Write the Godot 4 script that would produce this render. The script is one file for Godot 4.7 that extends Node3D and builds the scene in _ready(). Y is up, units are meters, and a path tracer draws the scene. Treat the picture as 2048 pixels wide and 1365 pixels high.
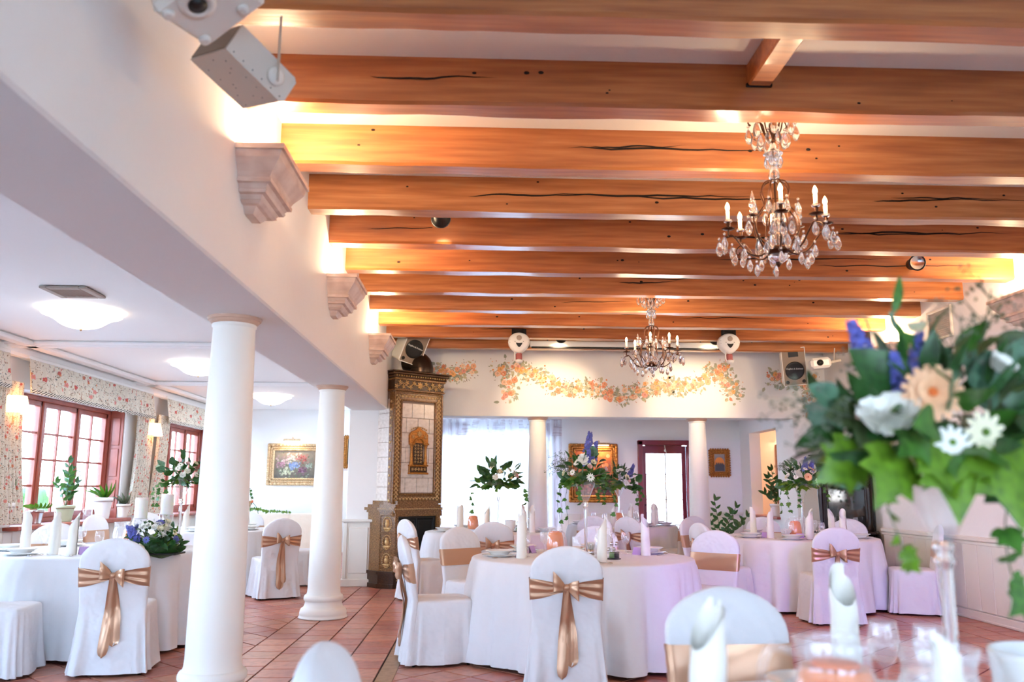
extends Node3D

# ---------------------------------------------------------------- helpers
var M := {}
var names := {}
var rng := RandomNumberGenerator.new()
var protos := {}

func numbered(called: String) -> String:
	if names.has(called):
		names[called] += 1
		return "%s_%03d" % [called, names[called]]
	names[called] = 0
	return called

func tag(o, label: String, category := "", group := "", kind := ""):
	if label: o.set_meta("label", label)
	if category: o.set_meta("category", category)
	if group: o.set_meta("group", group)
	if kind: o.set_meta("kind", kind)
	return o

func thing(called: String, label: String, category: String, at := Vector3.ZERO, turn := 0.0, group := "") -> Node3D:
	var o := Node3D.new()
	o.name = numbered(called)
	add_child(o)
	o.position = at
	o.rotation.y = turn
	tag(o, label, category, group)
	return o

func S() -> SurfaceTool:
	var s := SurfaceTool.new()
	s.begin(Mesh.PRIMITIVE_TRIANGLES)
	s.set_smooth_group(0)
	s.set_uv(Vector2.ZERO)
	return s

func done(s: SurfaceTool) -> ArrayMesh:
	s.generate_normals()
	return s.commit()

func put(called: String, mesh, m: Material, parent: Node = null, xf := Transform3D()) -> MeshInstance3D:
	var o := MeshInstance3D.new()
	o.mesh = done(mesh) if mesh is SurfaceTool else mesh
	o.material_override = m
	o.transform = xf
	if parent == null:
		o.name = numbered(called)
		add_child(o)
	else:
		o.name = called
		parent.add_child(o, true)
	return o

func struct(called: String, mesh, m: Material, label := "", parent: Node = null) -> MeshInstance3D:
	var o := put(called, mesh, m, parent)
	if parent == null:
		o.set_meta("kind", "structure")
		if label: o.set_meta("label", label)
	return o

func copy(o: Node3D, label: String, at: Vector3, turn := 0.0, group := "") -> Node3D:
	var c: Node3D = o.duplicate()
	var base: String = o.name
	if base.length() > 4 and base[-4] == "_" and base.right(3).is_valid_int(): base = base.left(-4)
	c.name = numbered(base)
	add_child(c)
	c.position = at
	c.rotation = Vector3(0, turn, 0)
	c.set_meta("label", label)
	if group: c.set_meta("group", group)
	return c

func tri(s: SurfaceTool, a: Vector3, b: Vector3, c: Vector3):
	s.add_vertex(a); s.add_vertex(b); s.add_vertex(c)

func quad(s: SurfaceTool, a: Vector3, b: Vector3, c: Vector3, d: Vector3):
	tri(s, a, b, c); tri(s, a, c, d)

func uvt(s: SurfaceTool, p: Vector3, u: float, v: float):
	s.set_uv(Vector2(u, v)); s.add_vertex(p)

# a sheet of nu x nv cells: f(u, v) with u, v in 0..1
func sheet(s: SurfaceTool, nu: int, nv: int, f: Callable):
	var pts := PackedVector3Array()
	pts.resize((nu + 1) * (nv + 1))
	for j in nv + 1:
		for i in nu + 1:
			pts[j * (nu + 1) + i] = f.call(float(i) / nu, float(j) / nv)
	for j in nv:
		for i in nu:
			var a := j * (nu + 1) + i
			var u0 := float(i) / nu
			var u1 := float(i + 1) / nu
			var v0 := float(j) / nv
			var v1 := float(j + 1) / nv
			uvt(s, pts[a], u0, v0); uvt(s, pts[a + 1], u1, v0); uvt(s, pts[a + nu + 2], u1, v1)
			uvt(s, pts[a], u0, v0); uvt(s, pts[a + nu + 2], u1, v1); uvt(s, pts[a + nu + 1], u0, v1)

# chamfered box
func bx(s: SurfaceTool, c: Vector3, size: Vector3, b := 0.0, basis := Basis()):
	s.set_smooth_group(-1)
	var h := size / 2
	b = minf(b, 0.45 * minf(h.x, minf(h.y, h.z)) * 2)
	var P := func(x, y, z): return c + basis * Vector3(x, y, z)
	for sg in [-1.0, 1.0]:
		var i := h - Vector3(b, b, b)
		quad(s, P.call(sg * h.x, -i.y, sg * i.z), P.call(sg * h.x, -i.y, -sg * i.z), P.call(sg * h.x, i.y, -sg * i.z), P.call(sg * h.x, i.y, sg * i.z))
		quad(s, P.call(-i.x, sg * h.y, -sg * i.z), P.call(-i.x, sg * h.y, sg * i.z), P.call(i.x, sg * h.y, sg * i.z), P.call(i.x, sg * h.y, -sg * i.z))
		quad(s, P.call(-sg * i.x, -i.y, sg * h.z), P.call(sg * i.x, -i.y, sg * h.z), P.call(sg * i.x, i.y, sg * h.z), P.call(-sg * i.x, i.y, sg * h.z))
		if b > 0.0:
			for tg in [-1.0, 1.0]:
				quad(s, P.call(sg * h.x, tg * i.y, -i.z), P.call(sg * h.x, tg * i.y, i.z), P.call(sg * i.x, tg * h.y, i.z), P.call(sg * i.x, tg * h.y, -i.z))
				quad(s, P.call(sg * h.x, -i.y, tg * i.z), P.call(sg * h.x, i.y, tg * i.z), P.call(sg * i.x, i.y, tg * h.z), P.call(sg * i.x, -i.y, tg * h.z))
				quad(s, P.call(-i.x, sg * h.y, tg * i.z), P.call(i.x, sg * h.y, tg * i.z), P.call(i.x, sg * i.y, tg * h.z), P.call(-i.x, sg * i.y, tg * h.z))
				for ug in [-1.0, 1.0]:
					tri(s, P.call(sg * h.x, tg * i.y, ug * i.z), P.call(sg * i.x, tg * h.y, ug * i.z), P.call(sg * i.x, tg * i.y, ug * h.z))
	s.set_smooth_group(0)

func box(c: Vector3, size: Vector3, b := 0.0, basis := Basis()) -> SurfaceTool:
	var s := S()
	bx(s, c, size, b, basis)
	return s

# box between two corners
func slab(a: Vector3, b: Vector3, bev := 0.0) -> SurfaceTool:
	return box((a + b) / 2, (b - a).abs(), bev)

func sbx(s: SurfaceTool, a: Vector3, b: Vector3, bev := 0.0):
	bx(s, (a + b) / 2, (b - a).abs(), bev)

# profile of (radius, height), turned round y
func lathe(s: SurfaceTool, prof: Array, seg := 24, xf := Transform3D()):
	var n := prof.size() - 1
	sheet(s, seg, n, func(u, v):
		var p: Vector2 = prof[int(round(v * n))]
		return xf * Vector3(p.x * cos(u * TAU), p.y, -p.x * sin(u * TAU)))

func turned(prof: Array, seg := 24) -> SurfaceTool:
	var s := S()
	lathe(s, prof, seg)
	return s

func smooth(pts: Array, n := 6) -> Array:
	var out := []
	for i in pts.size() - 1:
		var p0 = pts[maxi(i - 1, 0)]
		var p1 = pts[i]
		var p2 = pts[i + 1]
		var p3 = pts[mini(i + 2, pts.size() - 1)]
		for k in n:
			out.append(p1.cubic_interpolate(p2, p0, p3, float(k) / n))
	out.append(pts[-1])
	return out

func tube(s: SurfaceTool, pts: Array, r, sides := 6, flat := 1.0):
	var n := pts.size()
	var up := Vector3.UP
	var rings := []
	for i in n:
		var t: Vector3 = (pts[mini(i + 1, n - 1)] - pts[maxi(i - 1, 0)]).normalized()
		var side := up.cross(t)
		if side.length() < 0.05: side = Vector3.RIGHT.cross(t)
		if side.length() < 0.05: side = Vector3.BACK.cross(t)
		side = side.normalized()
		up = t.cross(side).normalized()
		var rad: float = r if not (r is Array) else r[i]
		var ring := []
		for k in sides + 1:
			var a := TAU * k / sides
			ring.append(pts[i] + side * cos(a) * rad + up * sin(a) * rad * flat)
		rings.append(ring)
	for i in n - 1:
		for k in sides:
			quad(s, rings[i][k], rings[i][k + 1], rings[i + 1][k + 1], rings[i + 1][k])
	for e in [0, n - 1]:
		for k in sides:
			tri(s, pts[e], rings[e][k], rings[e][k + 1])

func ball(s: SurfaceTool, c: Vector3, r: Vector3, seg := 10, rows := 7, basis := Basis()):
	sheet(s, seg, rows, func(u, v):
		var a: float = (v - 0.5) * PI
		return c + basis * Vector3(r.x * cos(a) * cos(u * TAU), r.y * sin(a), -r.z * cos(a) * sin(u * TAU)))

# polygon in xy, pushed along +z by depth
func prism(s: SurfaceTool, poly: PackedVector2Array, depth: float, xf := Transform3D()):
	s.set_smooth_group(-1)
	var ix := Geometry2D.triangulate_polygon(poly)
	for k in range(0, ix.size(), 3):
		var a := poly[ix[k]]; var b := poly[ix[k + 1]]; var c := poly[ix[k + 2]]
		tri(s, xf * Vector3(a.x, a.y, 0), xf * Vector3(b.x, b.y, 0), xf * Vector3(c.x, c.y, 0))
		tri(s, xf * Vector3(a.x, a.y, depth), xf * Vector3(c.x, c.y, depth), xf * Vector3(b.x, b.y, depth))
	for k in poly.size():
		var a := poly[k]; var b := poly[(k + 1) % poly.size()]
		quad(s, xf * Vector3(a.x, a.y, 0), xf * Vector3(b.x, b.y, 0), xf * Vector3(b.x, b.y, depth), xf * Vector3(a.x, a.y, depth))
	s.set_smooth_group(0)

func basis_to(d: Vector3, roll := 0.0) -> Basis:   # y axis along d
	var y := d.normalized()
	var x := y.cross(Vector3.BACK if absf(y.z) < 0.9 else Vector3.RIGHT).normalized()
	var z := x.cross(y)
	return Basis(x, y, z) * Basis(Vector3.UP, roll)

# ---------------------------------------------------------------- materials
func mat(c: Color, rough := 0.7, metal := 0.0, spec := 0.5) -> StandardMaterial3D:
	var m := StandardMaterial3D.new()
	m.albedo_color = c
	m.roughness = rough
	m.metallic = metal
	m.metallic_specular = spec
	return m

func noise_tex(freq: float, w := 256, h := 256, ramp = null, seed := 1, octaves := 4, kind := FastNoiseLite.TYPE_SIMPLEX_SMOOTH) -> NoiseTexture2D:
	var n := FastNoiseLite.new()
	n.noise_type = kind
	n.frequency = freq
	n.seed = seed
	n.fractal_octaves = octaves
	var t := NoiseTexture2D.new()
	t.noise = n
	t.width = w
	t.height = h
	t.seamless = true
	if ramp:
		var g := Gradient.new()
		g.offsets = PackedFloat32Array(ramp[0])
		g.colors = PackedColorArray(ramp[1])
		t.color_ramp = g
	return t

func triplanar(m: StandardMaterial3D, scale: Vector3, world := true):
	m.uv1_triplanar = true
	m.uv1_world_triplanar = world
	m.uv1_scale = scale
	return m

func glow(c: Color, e: float) -> StandardMaterial3D:
	var m := mat(c, 0.6)
	m.emission_enabled = true
	m.emission = c
	m.emission_energy_multiplier = e
	return m

func clear(c: Color, a := 0.08, rough := 0.04) -> StandardMaterial3D:
	var m := mat(c, rough)
	m.albedo_color.a = a
	m.transparency = BaseMaterial3D.TRANSPARENCY_ALPHA
	return m

func grained(c: Color, tex: Texture2D, scale: Vector3, rough := 0.5, bump := 0.0, btex: Texture2D = null) -> StandardMaterial3D:
	var m := mat(c, rough)
	if tex: m.albedo_texture = tex
	if bump > 0.0:
		m.heightmap_enabled = true
		m.heightmap_scale = bump
		m.heightmap_texture = btex if btex else tex
	return triplanar(m, scale)

func stamp_flower(im: Image, cx: int, cy: int, r: float, col: Color, n: int):
	var w := im.get_width()
	var h := im.get_height()
	for dy in range(-int(r), int(r) + 1):
		for dx in range(-int(r), int(r) + 1):
			var d := sqrt(float(dx * dx + dy * dy))
			var a := atan2(dy, dx)
			var edge := r * (0.72 + 0.28 * absf(cos(a * n / 2.0)))
			if d < edge:
				var k := d / edge
				var c := col.lerp(Color(1, 0.93, 0.88), 0.45 * absf(sin(k * 9.0 + a))) if k > 0.25 else Color(0.85, 0.62, 0.3)
				im.set_pixel(posmod(cx + dx, w), posmod(cy + dy, h), c)

func line_on(im: Image, x: float, y: float, ang: float, len: int, curl: float, col: Color, wd := 1):
	var w := im.get_width()
	var h := im.get_height()
	for k in len:
		x += cos(ang); y += sin(ang); ang += curl
		for q in wd:
			im.set_pixel(posmod(int(x) + q, w), posmod(int(y), h), col)

func floral_image(bg: Color) -> Image:
	var im := Image.create(512, 512, false, Image.FORMAT_RGB8)
	im.fill(bg)
	var r := RandomNumberGenerator.new()
	r.seed = 5
	for k in 130:
		line_on(im, r.randf() * 512, r.randf() * 512, r.randf() * TAU, 40 + r.randi() % 60, r.randf_range(-0.06, 0.06), [Color(0.5, 0.42, 0.34), Color(0.55, 0.5, 0.38), Color(0.62, 0.36, 0.26)][k % 3], 2)
	for k in 240:
		var x := r.randi() % 512
		var y := r.randi() % 512
		var c: Color = [Color(0.5, 0.5, 0.42), Color(0.55, 0.45, 0.36), Color(0.42, 0.46, 0.44), Color(0.7, 0.5, 0.38)][k % 4]
		var a := r.randf() * TAU
		for q in range(-9, 10):
			var hw := int(3.4 * cos(q / 9.0 * 1.5))
			for p in range(-hw, hw + 1):
				im.set_pixel(posmod(int(x + q * cos(a) - p * sin(a)), 512), posmod(int(y + q * sin(a) + p * cos(a)), 512), c)
	for k in 34:
		stamp_flower(im, r.randi() % 512, r.randi() % 512, r.randf_range(9, 21), [Color(0.74, 0.16, 0.18), Color(0.85, 0.42, 0.42), Color(0.8, 0.38, 0.22), Color(0.66, 0.3, 0.24)][k % 4], 5 + k % 3)
	return im

func painted_image(w: int, h: int, base: Array, blobs: Array, seed: int) -> ImageTexture:
	var im := Image.create(w, h, false, Image.FORMAT_RGB8)
	var n := FastNoiseLite.new()
	n.seed = seed
	n.frequency = 0.03
	for y in h:
		for x in w:
			var c: Color = base[0].lerp(base[1], clampf(float(y) / h + 0.25 * n.get_noise_2d(x, y), 0, 1))
			im.set_pixel(x, y, c)
	var r := RandomNumberGenerator.new()
	r.seed = seed
	for b in blobs:   # [x, y, spread, count, size, colour]
		for k in b[3]:
			var cx: float = (b[0] + r.randfn() * b[2] * 0.5) * w
			var cy: float = (b[1] + r.randfn() * b[2] * 0.5) * h
			var rad: float = b[4] * w * r.randf_range(0.5, 1.2)
			var col: Color = b[5]
			col = col.lightened(r.randf() * 0.3) if r.randf() < 0.5 else col.darkened(r.randf() * 0.3)
			for dy in range(-int(rad), int(rad) + 1):
				for dx in range(-int(rad), int(rad) + 1):
					if dx * dx + dy * dy < rad * rad:
						var px := int(cx + dx)
						var py := int(cy + dy)
						if px >= 0 and py >= 0 and px < w and py < h:
							im.set_pixel(px, py, im.get_pixel(px, py).lerp(col, 0.75))
	return ImageTexture.create_from_image(im)

func make_materials():
	var W := Color.WHITE
	var plaster_n := noise_tex(0.02, 256, 256, null, 3, 4)
	M.plaster = grained(Color(0.93, 0.92, 0.905), null, Vector3.ONE * 0.8, 0.85)
	M.plaster.heightmap_enabled = true
	M.plaster.heightmap_scale = 0.25
	M.plaster.heightmap_texture = plaster_n
	M.plaster.metallic_specular = 0.3
	M.paint = mat(Color(0.94, 0.93, 0.915), 0.6)
	M.wains = mat(Color(0.90, 0.885, 0.84), 0.5)
	M.pink_wall = mat(Color(0.9, 0.8, 0.76), 0.8)
	var ramp := [[0.0, 0.35, 0.6, 1.0], [Color(0.60, 0.35, 0.17), Color(0.67, 0.405, 0.21), Color(0.72, 0.45, 0.245), Color(0.78, 0.53, 0.315)]]
	var grain := noise_tex(0.012, 512, 512, ramp, 11, 5)
	var grain2 := noise_tex(0.02, 512, 512, null, 12, 5)
	for k in 4:
		var tint: Color = [Color(1, 1, 1), Color(1.0, 0.93, 0.85), Color(0.93, 0.86, 0.78), Color(1.0, 0.96, 0.9)][k]
		var m := grained(tint, grain, Vector3(0.16, 2.6, 2.6), 0.4, 0.05, grain2)
		m.uv1_offset = Vector3(0.17 * k, 0.31 * k, 0.13 * k)
		m.clearcoat_enabled = true
		m.clearcoat = 0.8
		m.clearcoat_roughness = 0.18
		M["beam%d" % k] = m
	M.crack = mat(Color(0.10, 0.045, 0.02), 0.9)
	M.knot = mat(Color(0.42, 0.2, 0.08), 0.6)
	var mot := noise_tex(0.03, 256, 256, [[0.0, 0.5, 1.0], [Color(0.82, 0.8, 0.78), Color(0.95, 0.95, 0.95), Color(1, 1, 1)]], 21, 4)
	var tc := [Color(0.79, 0.50, 0.41), Color(0.74, 0.44, 0.365), Color(0.82, 0.55, 0.45), Color(0.77, 0.52, 0.41), Color(0.72, 0.43, 0.37)]
	for k in 5:
		var m := grained(tc[k], mot, Vector3.ONE * 1.3, 0.3, 0.06)
		M["tile%d" % k] = m
	M.band = grained(Color(0.66, 0.54, 0.42), mot, Vector3.ONE * 1.5, 0.45)
	M.grout = mat(Color(0.22, 0.19, 0.165), 0.9)
	var cl := noise_tex(0.014, 256, 256, null, 31, 3)
	M.cloth = grained(Color(0.90, 0.895, 0.90), null, Vector3.ONE * 1.6, 0.8)
	M.cloth.heightmap_enabled = true
	M.cloth.heightmap_texture = cl
	M.cloth.heightmap_scale = 0.6
	M.cloth.uv1_world_triplanar = false
	M.cloth.metallic_specular = 0.3
	M.cloth.rim_enabled = true
	M.cloth.rim = 0.25
	M.cover = M.cloth.duplicate()
	M.cover.albedo_color = Color(0.885, 0.88, 0.885)
	M.cover.heightmap_scale = 1.1
	M.cream_cloth = M.cloth.duplicate()
	M.cream_cloth.albedo_color = Color(0.93, 0.895, 0.82)
	M.napkin = mat(Color(0.92, 0.90, 0.86), 0.8)
	M.satin = mat(Color(0.74, 0.57, 0.45), 0.3, 0.5)
	M.satin.rim_enabled = true
	M.satin.rim = 0.5
	M.china = mat(Color(0.94, 0.93, 0.91), 0.18)
	M.glass = clear(Color(0.97, 0.98, 1.0), 0.07)
	M.window_glass = clear(Color(0.96, 0.98, 1.0), 0.03, 0.02)
	M.crystal = mat(Color(1, 1, 1), 0.02)
	M.crystal.refraction_enabled = true
	M.crystal.refraction_scale = 0.055
	M.crystal.albedo_color.a = 0.03
	M.water = clear(Color(0.9, 0.93, 0.95), 0.15, 0.05)
	M.juice = mat(Color(0.93, 0.50, 0.09), 0.15)
	M.juice.subsurf_scatter_enabled = true
	M.juice.subsurf_scatter_strength = 0.1
	M.steel = mat(Color(0.8, 0.79, 0.78), 0.2, 1.0)
	M.lilac = mat(Color(0.75, 0.62, 0.83), 0.7)
	M.food_orange = mat(Color(0.93, 0.45, 0.1), 0.5)
	M.food_green = mat(Color(0.3, 0.5, 0.15), 0.6)
	M.food_cream = mat(Color(0.9, 0.8, 0.6), 0.6)
	M.pepper = mat(Color(0.2, 0.13, 0.08), 0.7)
	M.wax = mat(Color(0.96, 0.945, 0.92), 0.5)
	M.wax.subsurf_scatter_enabled = true
	M.wax.subsurf_scatter_strength = 0.4
	M.black = mat(Color(0.045, 0.042, 0.04), 0.5)
	M.dark_leg = mat(Color(0.16, 0.12, 0.09), 0.5, 0.3)
	M.red_wood = grained(Color(0.68, 0.345, 0.27), noise_tex(0.02, 128, 256, [[0.0, 1.0], [Color(0.85, 0.8, 0.8), Color(1, 1, 1)]], 41, 3), Vector3(3, 0.5, 3), 0.32)
	M.red_deep = mat(Color(0.50, 0.14, 0.15), 0.35)
	M.bronze = mat(Color(0.30, 0.17, 0.10), 0.42, 0.75)
	M.gold = grained(Color(0.80, 0.56, 0.28), noise_tex(0.05, 128, 128, [[0.0, 0.5, 1.0], [Color(0.5, 0.42, 0.34), Color(0.9, 0.86, 0.8), Color(1, 1, 1)]], 51, 3), Vector3.ONE * 6, 0.38, 0.25)
	M.gold.metallic = 0.65
	M.gilt = M.gold.duplicate()
	M.gilt.albedo_color = Color(0.95, 0.85, 0.70)
	M.gilt.metallic = 0.25
	var majolica := noise_tex(0.06, 256, 256, [[0.0, 0.4, 0.7, 1.0], [Color(0.24, 0.16, 0.09), Color(0.44, 0.3, 0.16), Color(0.6, 0.43, 0.25), Color(0.72, 0.56, 0.36)]], 52, 4)
	M.stove_brown = grained(W, majolica, Vector3.ONE * 3, 0.22, 0.2)
	M.stove_dark = grained(Color(0.5, 0.44, 0.4), majolica, Vector3.ONE * 3, 0.3, 0.2)
	M.stove_relief = mat(Color(0.80, 0.66, 0.44), 0.28, 0.35)
	M.stove_tile = grained(Color(0.93, 0.89, 0.85), mot, Vector3.ONE * 2, 0.2)
	M.stove_joint = mat(Color(0.6, 0.52, 0.46), 0.8)
	M.iron = mat(Color(0.06, 0.055, 0.055), 0.5, 0.3)
	M.duct = mat(Color(0.24, 0.19, 0.16), 0.3, 0.8)
	var marble := noise_tex(0.012, 256, 256, [[0.0, 0.5, 1.0], [Color(0.80, 0.70, 0.64), Color(0.9, 0.83, 0.78), Color(0.96, 0.92, 0.88)]], 61, 4)
	M.corbel = grained(Color(0.95, 0.91, 0.89), marble, Vector3(1.2, 2.6, 1.2), 0.5)
	M.capital = grained(Color(0.92, 0.83, 0.76), marble, Vector3(1.2, 2.6, 1.2), 0.5)
	M.column = mat(Color(0.945, 0.93, 0.895), 0.45)
	M.plastic = mat(Color(0.90, 0.86, 0.81), 0.45)
	M.plastic_white = mat(Color(0.93, 0.92, 0.9), 0.4)
	M.grey_box = mat(Color(0.83, 0.77, 0.71), 0.5)
	M.grille = mat(Color(0.66, 0.60, 0.55), 0.6)
	M.grille_dark = mat(Color(0.3, 0.27, 0.25), 0.7)
	M.baffle = mat(Color(0.55, 0.48, 0.42), 0.6)
	M.rubber_pink = mat(Color(0.66, 0.36, 0.35), 0.5)
	M.floral = mat(W, 0.85)
	M.floral.albedo_texture = ImageTexture.create_from_image(floral_image(Color(0.90, 0.87, 0.80)))
	M.floral.backlight_enabled = true
	M.floral.backlight = Color(0.35, 0.33, 0.3)
	var st := Image.create(64, 64, false, Image.FORMAT_RGB8)
	for y in 64:
		for x in 64:
			st.set_pixel(x, y, Color(0.3, 0.3, 0.27) if posmod(x + y, 16) < 7 else Color(0.93, 0.91, 0.86))
	M.stripe = mat(W, 0.85)
	M.stripe.albedo_texture = ImageTexture.create_from_image(st)
	M.sheer = mat(Color(0.95, 0.95, 0.97, 0.9), 0.9)
	M.sheer.transparency = BaseMaterial3D.TRANSPARENCY_ALPHA
	M.sheer.backlight_enabled = true
	M.sheer.backlight = Color(0.8, 0.8, 0.8)
	M.sheer_border = mat(Color(0.96, 0.95, 0.96, 0.85), 0.9)
	M.sheer_border.transparency = BaseMaterial3D.TRANSPARENCY_ALPHA
	M.sheer_border.albedo_texture = noise_tex(0.02, 256, 256, [[0.0, 0.45, 0.6, 1.0], [Color(1, 1, 1), Color(0.98, 0.97, 0.98), Color(0.9, 0.86, 0.86), Color(0.87, 0.87, 0.91)]], 71, 3)
	M.sheer_border.backlight_enabled = true
	M.sheer_border.backlight = Color(1, 1, 1)
	M.shade = glow(Color(1.0, 0.9, 0.74), 0.9)
	M.lamp_bowl = glow(Color(1.0, 0.98, 0.95), 2.4)
	M.flame = glow(Color(1.0, 0.84, 0.62), 16.0)
	M.bulb = glow(Color(1.0, 0.9, 0.75), 8.0)
	M.candle_sleeve = mat(Color(0.95, 0.9, 0.8), 0.5)
	M.dark_wood = grained(Color(0.27, 0.13, 0.085), grain2, Vector3(6, 0.8, 6), 0.3)
	M.oak = grained(Color(0.6, 0.42, 0.3), noise_tex(0.03, 256, 256, [[0.0, 1.0], [Color(0.7, 0.65, 0.6), Color(1, 1, 1)]], 81, 4), Vector3(5, 0.6, 5), 0.5)
	M.mirror = mat(Color(0.35, 0.34, 0.33), 0.05, 1.0)
	M.terracotta = mat(Color(0.62, 0.36, 0.26), 0.8)
	M.pot_green = mat(Color(0.72, 0.74, 0.6), 0.4)
	M.ground = mat(Color(0.72, 0.72, 0.7), 0.9)
	M.facade = mat(Color(0.82, 0.83, 0.84), 0.9)
	M.facade_glass = mat(Color(0.3, 0.36, 0.42), 0.1)
	M.roof_grey = mat(Color(0.5, 0.5, 0.52), 0.7)
	var mot_leaf := noise_tex(0.02, 128, 128, [[0.0, 0.5, 1.0], [Color(0.62, 0.66, 0.6), Color(0.9, 0.9, 0.85), Color(1, 1, 0.95)]], 91, 3)
	for g in [["leaf_dark", Color(0.20, 0.38, 0.18)], ["leaf_mid", Color(0.29, 0.49, 0.19)], ["leaf_bright", Color(0.42, 0.58, 0.14)], ["leaf_blue", Color(0.38, 0.54, 0.45)], ["leaf_olive", Color(0.34, 0.40, 0.27)], ["leaf_grey", Color(0.52, 0.55, 0.5)]]:
		var m := grained(g[1], mot_leaf, Vector3.ONE * 14.0, 0.4)
		m.backlight_enabled = true
		m.backlight = Color(0.4, 0.5, 0.2)
		M[g[0]] = m
	for g in [["white_petal", Color(0.94, 0.93, 0.88)], ["cream_petal", Color(0.93, 0.9, 0.76)], ["peach_petal", Color(0.96, 0.75, 0.57)], ["pink_petal", Color(0.92, 0.72, 0.68)], ["blue_petal", Color(0.34, 0.36, 0.68)], ["red_petal", Color(0.6, 0.14, 0.16)], ["orange_petal", Color(0.9, 0.45, 0.16)]]:
		var m := mat(g[1], 0.6)
		m.backlight_enabled = true
		m.backlight = Color(0.5, 0.5, 0.5)
		M[g[0]] = m
	M.stem = mat(Color(0.25, 0.36, 0.14), 0.6)
	M.soil = mat(Color(0.12, 0.08, 0.06), 0.9)
	M.mural = mat(W, 0.9)
	M.mural.vertex_color_use_as_albedo = true
	M.mural.vertex_color_is_srgb = true
	M.wicker = mat(Color(0.78, 0.66, 0.5), 0.8)

# ---------------------------------------------------------------- camera, sky, lights
func lamp(l: Light3D, at: Vector3, c: Color, e: float, size := 0.05, parent: Node = null):
	l.light_color = c
	l.light_energy = e
	l.light_size = size
	l.shadow_enabled = true
	if parent: parent.add_child(l, true)
	else: add_child(l, true)
	l.position = at
	return l

func omni(at: Vector3, c: Color, e: float, size := 0.03, parent: Node = null):
	var l := OmniLight3D.new()
	l.name = "lamp_light"
	l.omni_range = 25.0
	l.omni_attenuation = 2.0
	return lamp(l, at, c, e, size, parent)

func spot(at: Vector3, to: Vector3, ang: float, c: Color, e: float, size := 0.05, soft := 0.5):
	var l := SpotLight3D.new()
	l.name = "spot_light"
	l.spot_range = 30.0
	l.spot_attenuation = 2.0
	l.spot_angle = ang
	l.spot_angle_attenuation = soft
	lamp(l, at, c, e, size)
	l.look_at_from_position(at, to, Vector3.UP if absf((to - at).normalized().y) < 0.99 else Vector3.RIGHT)
	return l

func set_up_view():
	var cam := Camera3D.new()
	cam.name = "camera"
	add_child(cam)
	cam.position = Vector3(0, 1.3, 0)
	cam.rotation = Vector3(0.1747, -0.0369, 0.005)
	cam.near = 0.05
	cam.far = 200.0
	var at := CameraAttributesPhysical.new()
	at.frustum_focal_length = 29.503
	at.frustum_focus_distance = 8.5
	at.frustum_near = 0.05
	at.frustum_far = 200.0
	at.exposure_aperture = 2.2
	cam.attributes = at
	cam.fov = 44.27
	cam.current = true
	var env := Environment.new()
	var sky := Sky.new()
	var sm := ProceduralSkyMaterial.new()
	sm.sky_top_color = Color(0.66, 0.82, 1.0)
	sm.sky_horizon_color = Color(0.84, 0.92, 1.0)
	sm.ground_horizon_color = Color(0.86, 0.87, 0.88)
	sm.ground_bottom_color = Color(0.8, 0.8, 0.8)
	sm.energy_multiplier = 1.0
	sky.sky_material = sm
	env.background_mode = Environment.BG_SKY
	env.sky = sky
	env.background_energy_multiplier = SKY
	env.tonemap_mode = Environment.TONE_MAPPER_LINEAR
	env.tonemap_exposure = EXPOSURE
	env.sdfgi_enabled = true
	env.ssao_enabled = true
	env.ssil_enabled = true
	var we := WorldEnvironment.new()
	we.name = "surroundings"
	we.environment = env
	add_child(we)

const SKY := 16.0
const EXPOSURE := 1.62
const WARM := Color(1.0, 0.72, 0.42)
const WARM2 := Color(1.0, 0.87, 0.70)

# ---------------------------------------------------------------- room
const XL := -1.279
const XR := 5.118
const CEIL := 3.574
const SOFFIT := 2.37

# wall in the plane of x and y; holes are [x0, x1, y0, y1]; z from z0 to z1
func pierced(x0: float, x1: float, y0: float, y1: float, holes: Array, place: Callable) -> SurfaceTool:
	var s := S()
	var x := x0
	for h in holes:
		if h[0] > x: place.call(s, x, h[0], y0, y1)
		if h[2] > y0: place.call(s, h[0], h[1], y0, h[2])
		if h[3] < y1: place.call(s, h[0], h[1], h[3], y1)
		x = h[1]
	if x < x1: place.call(s, x, x1, y0, y1)
	return s

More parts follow.
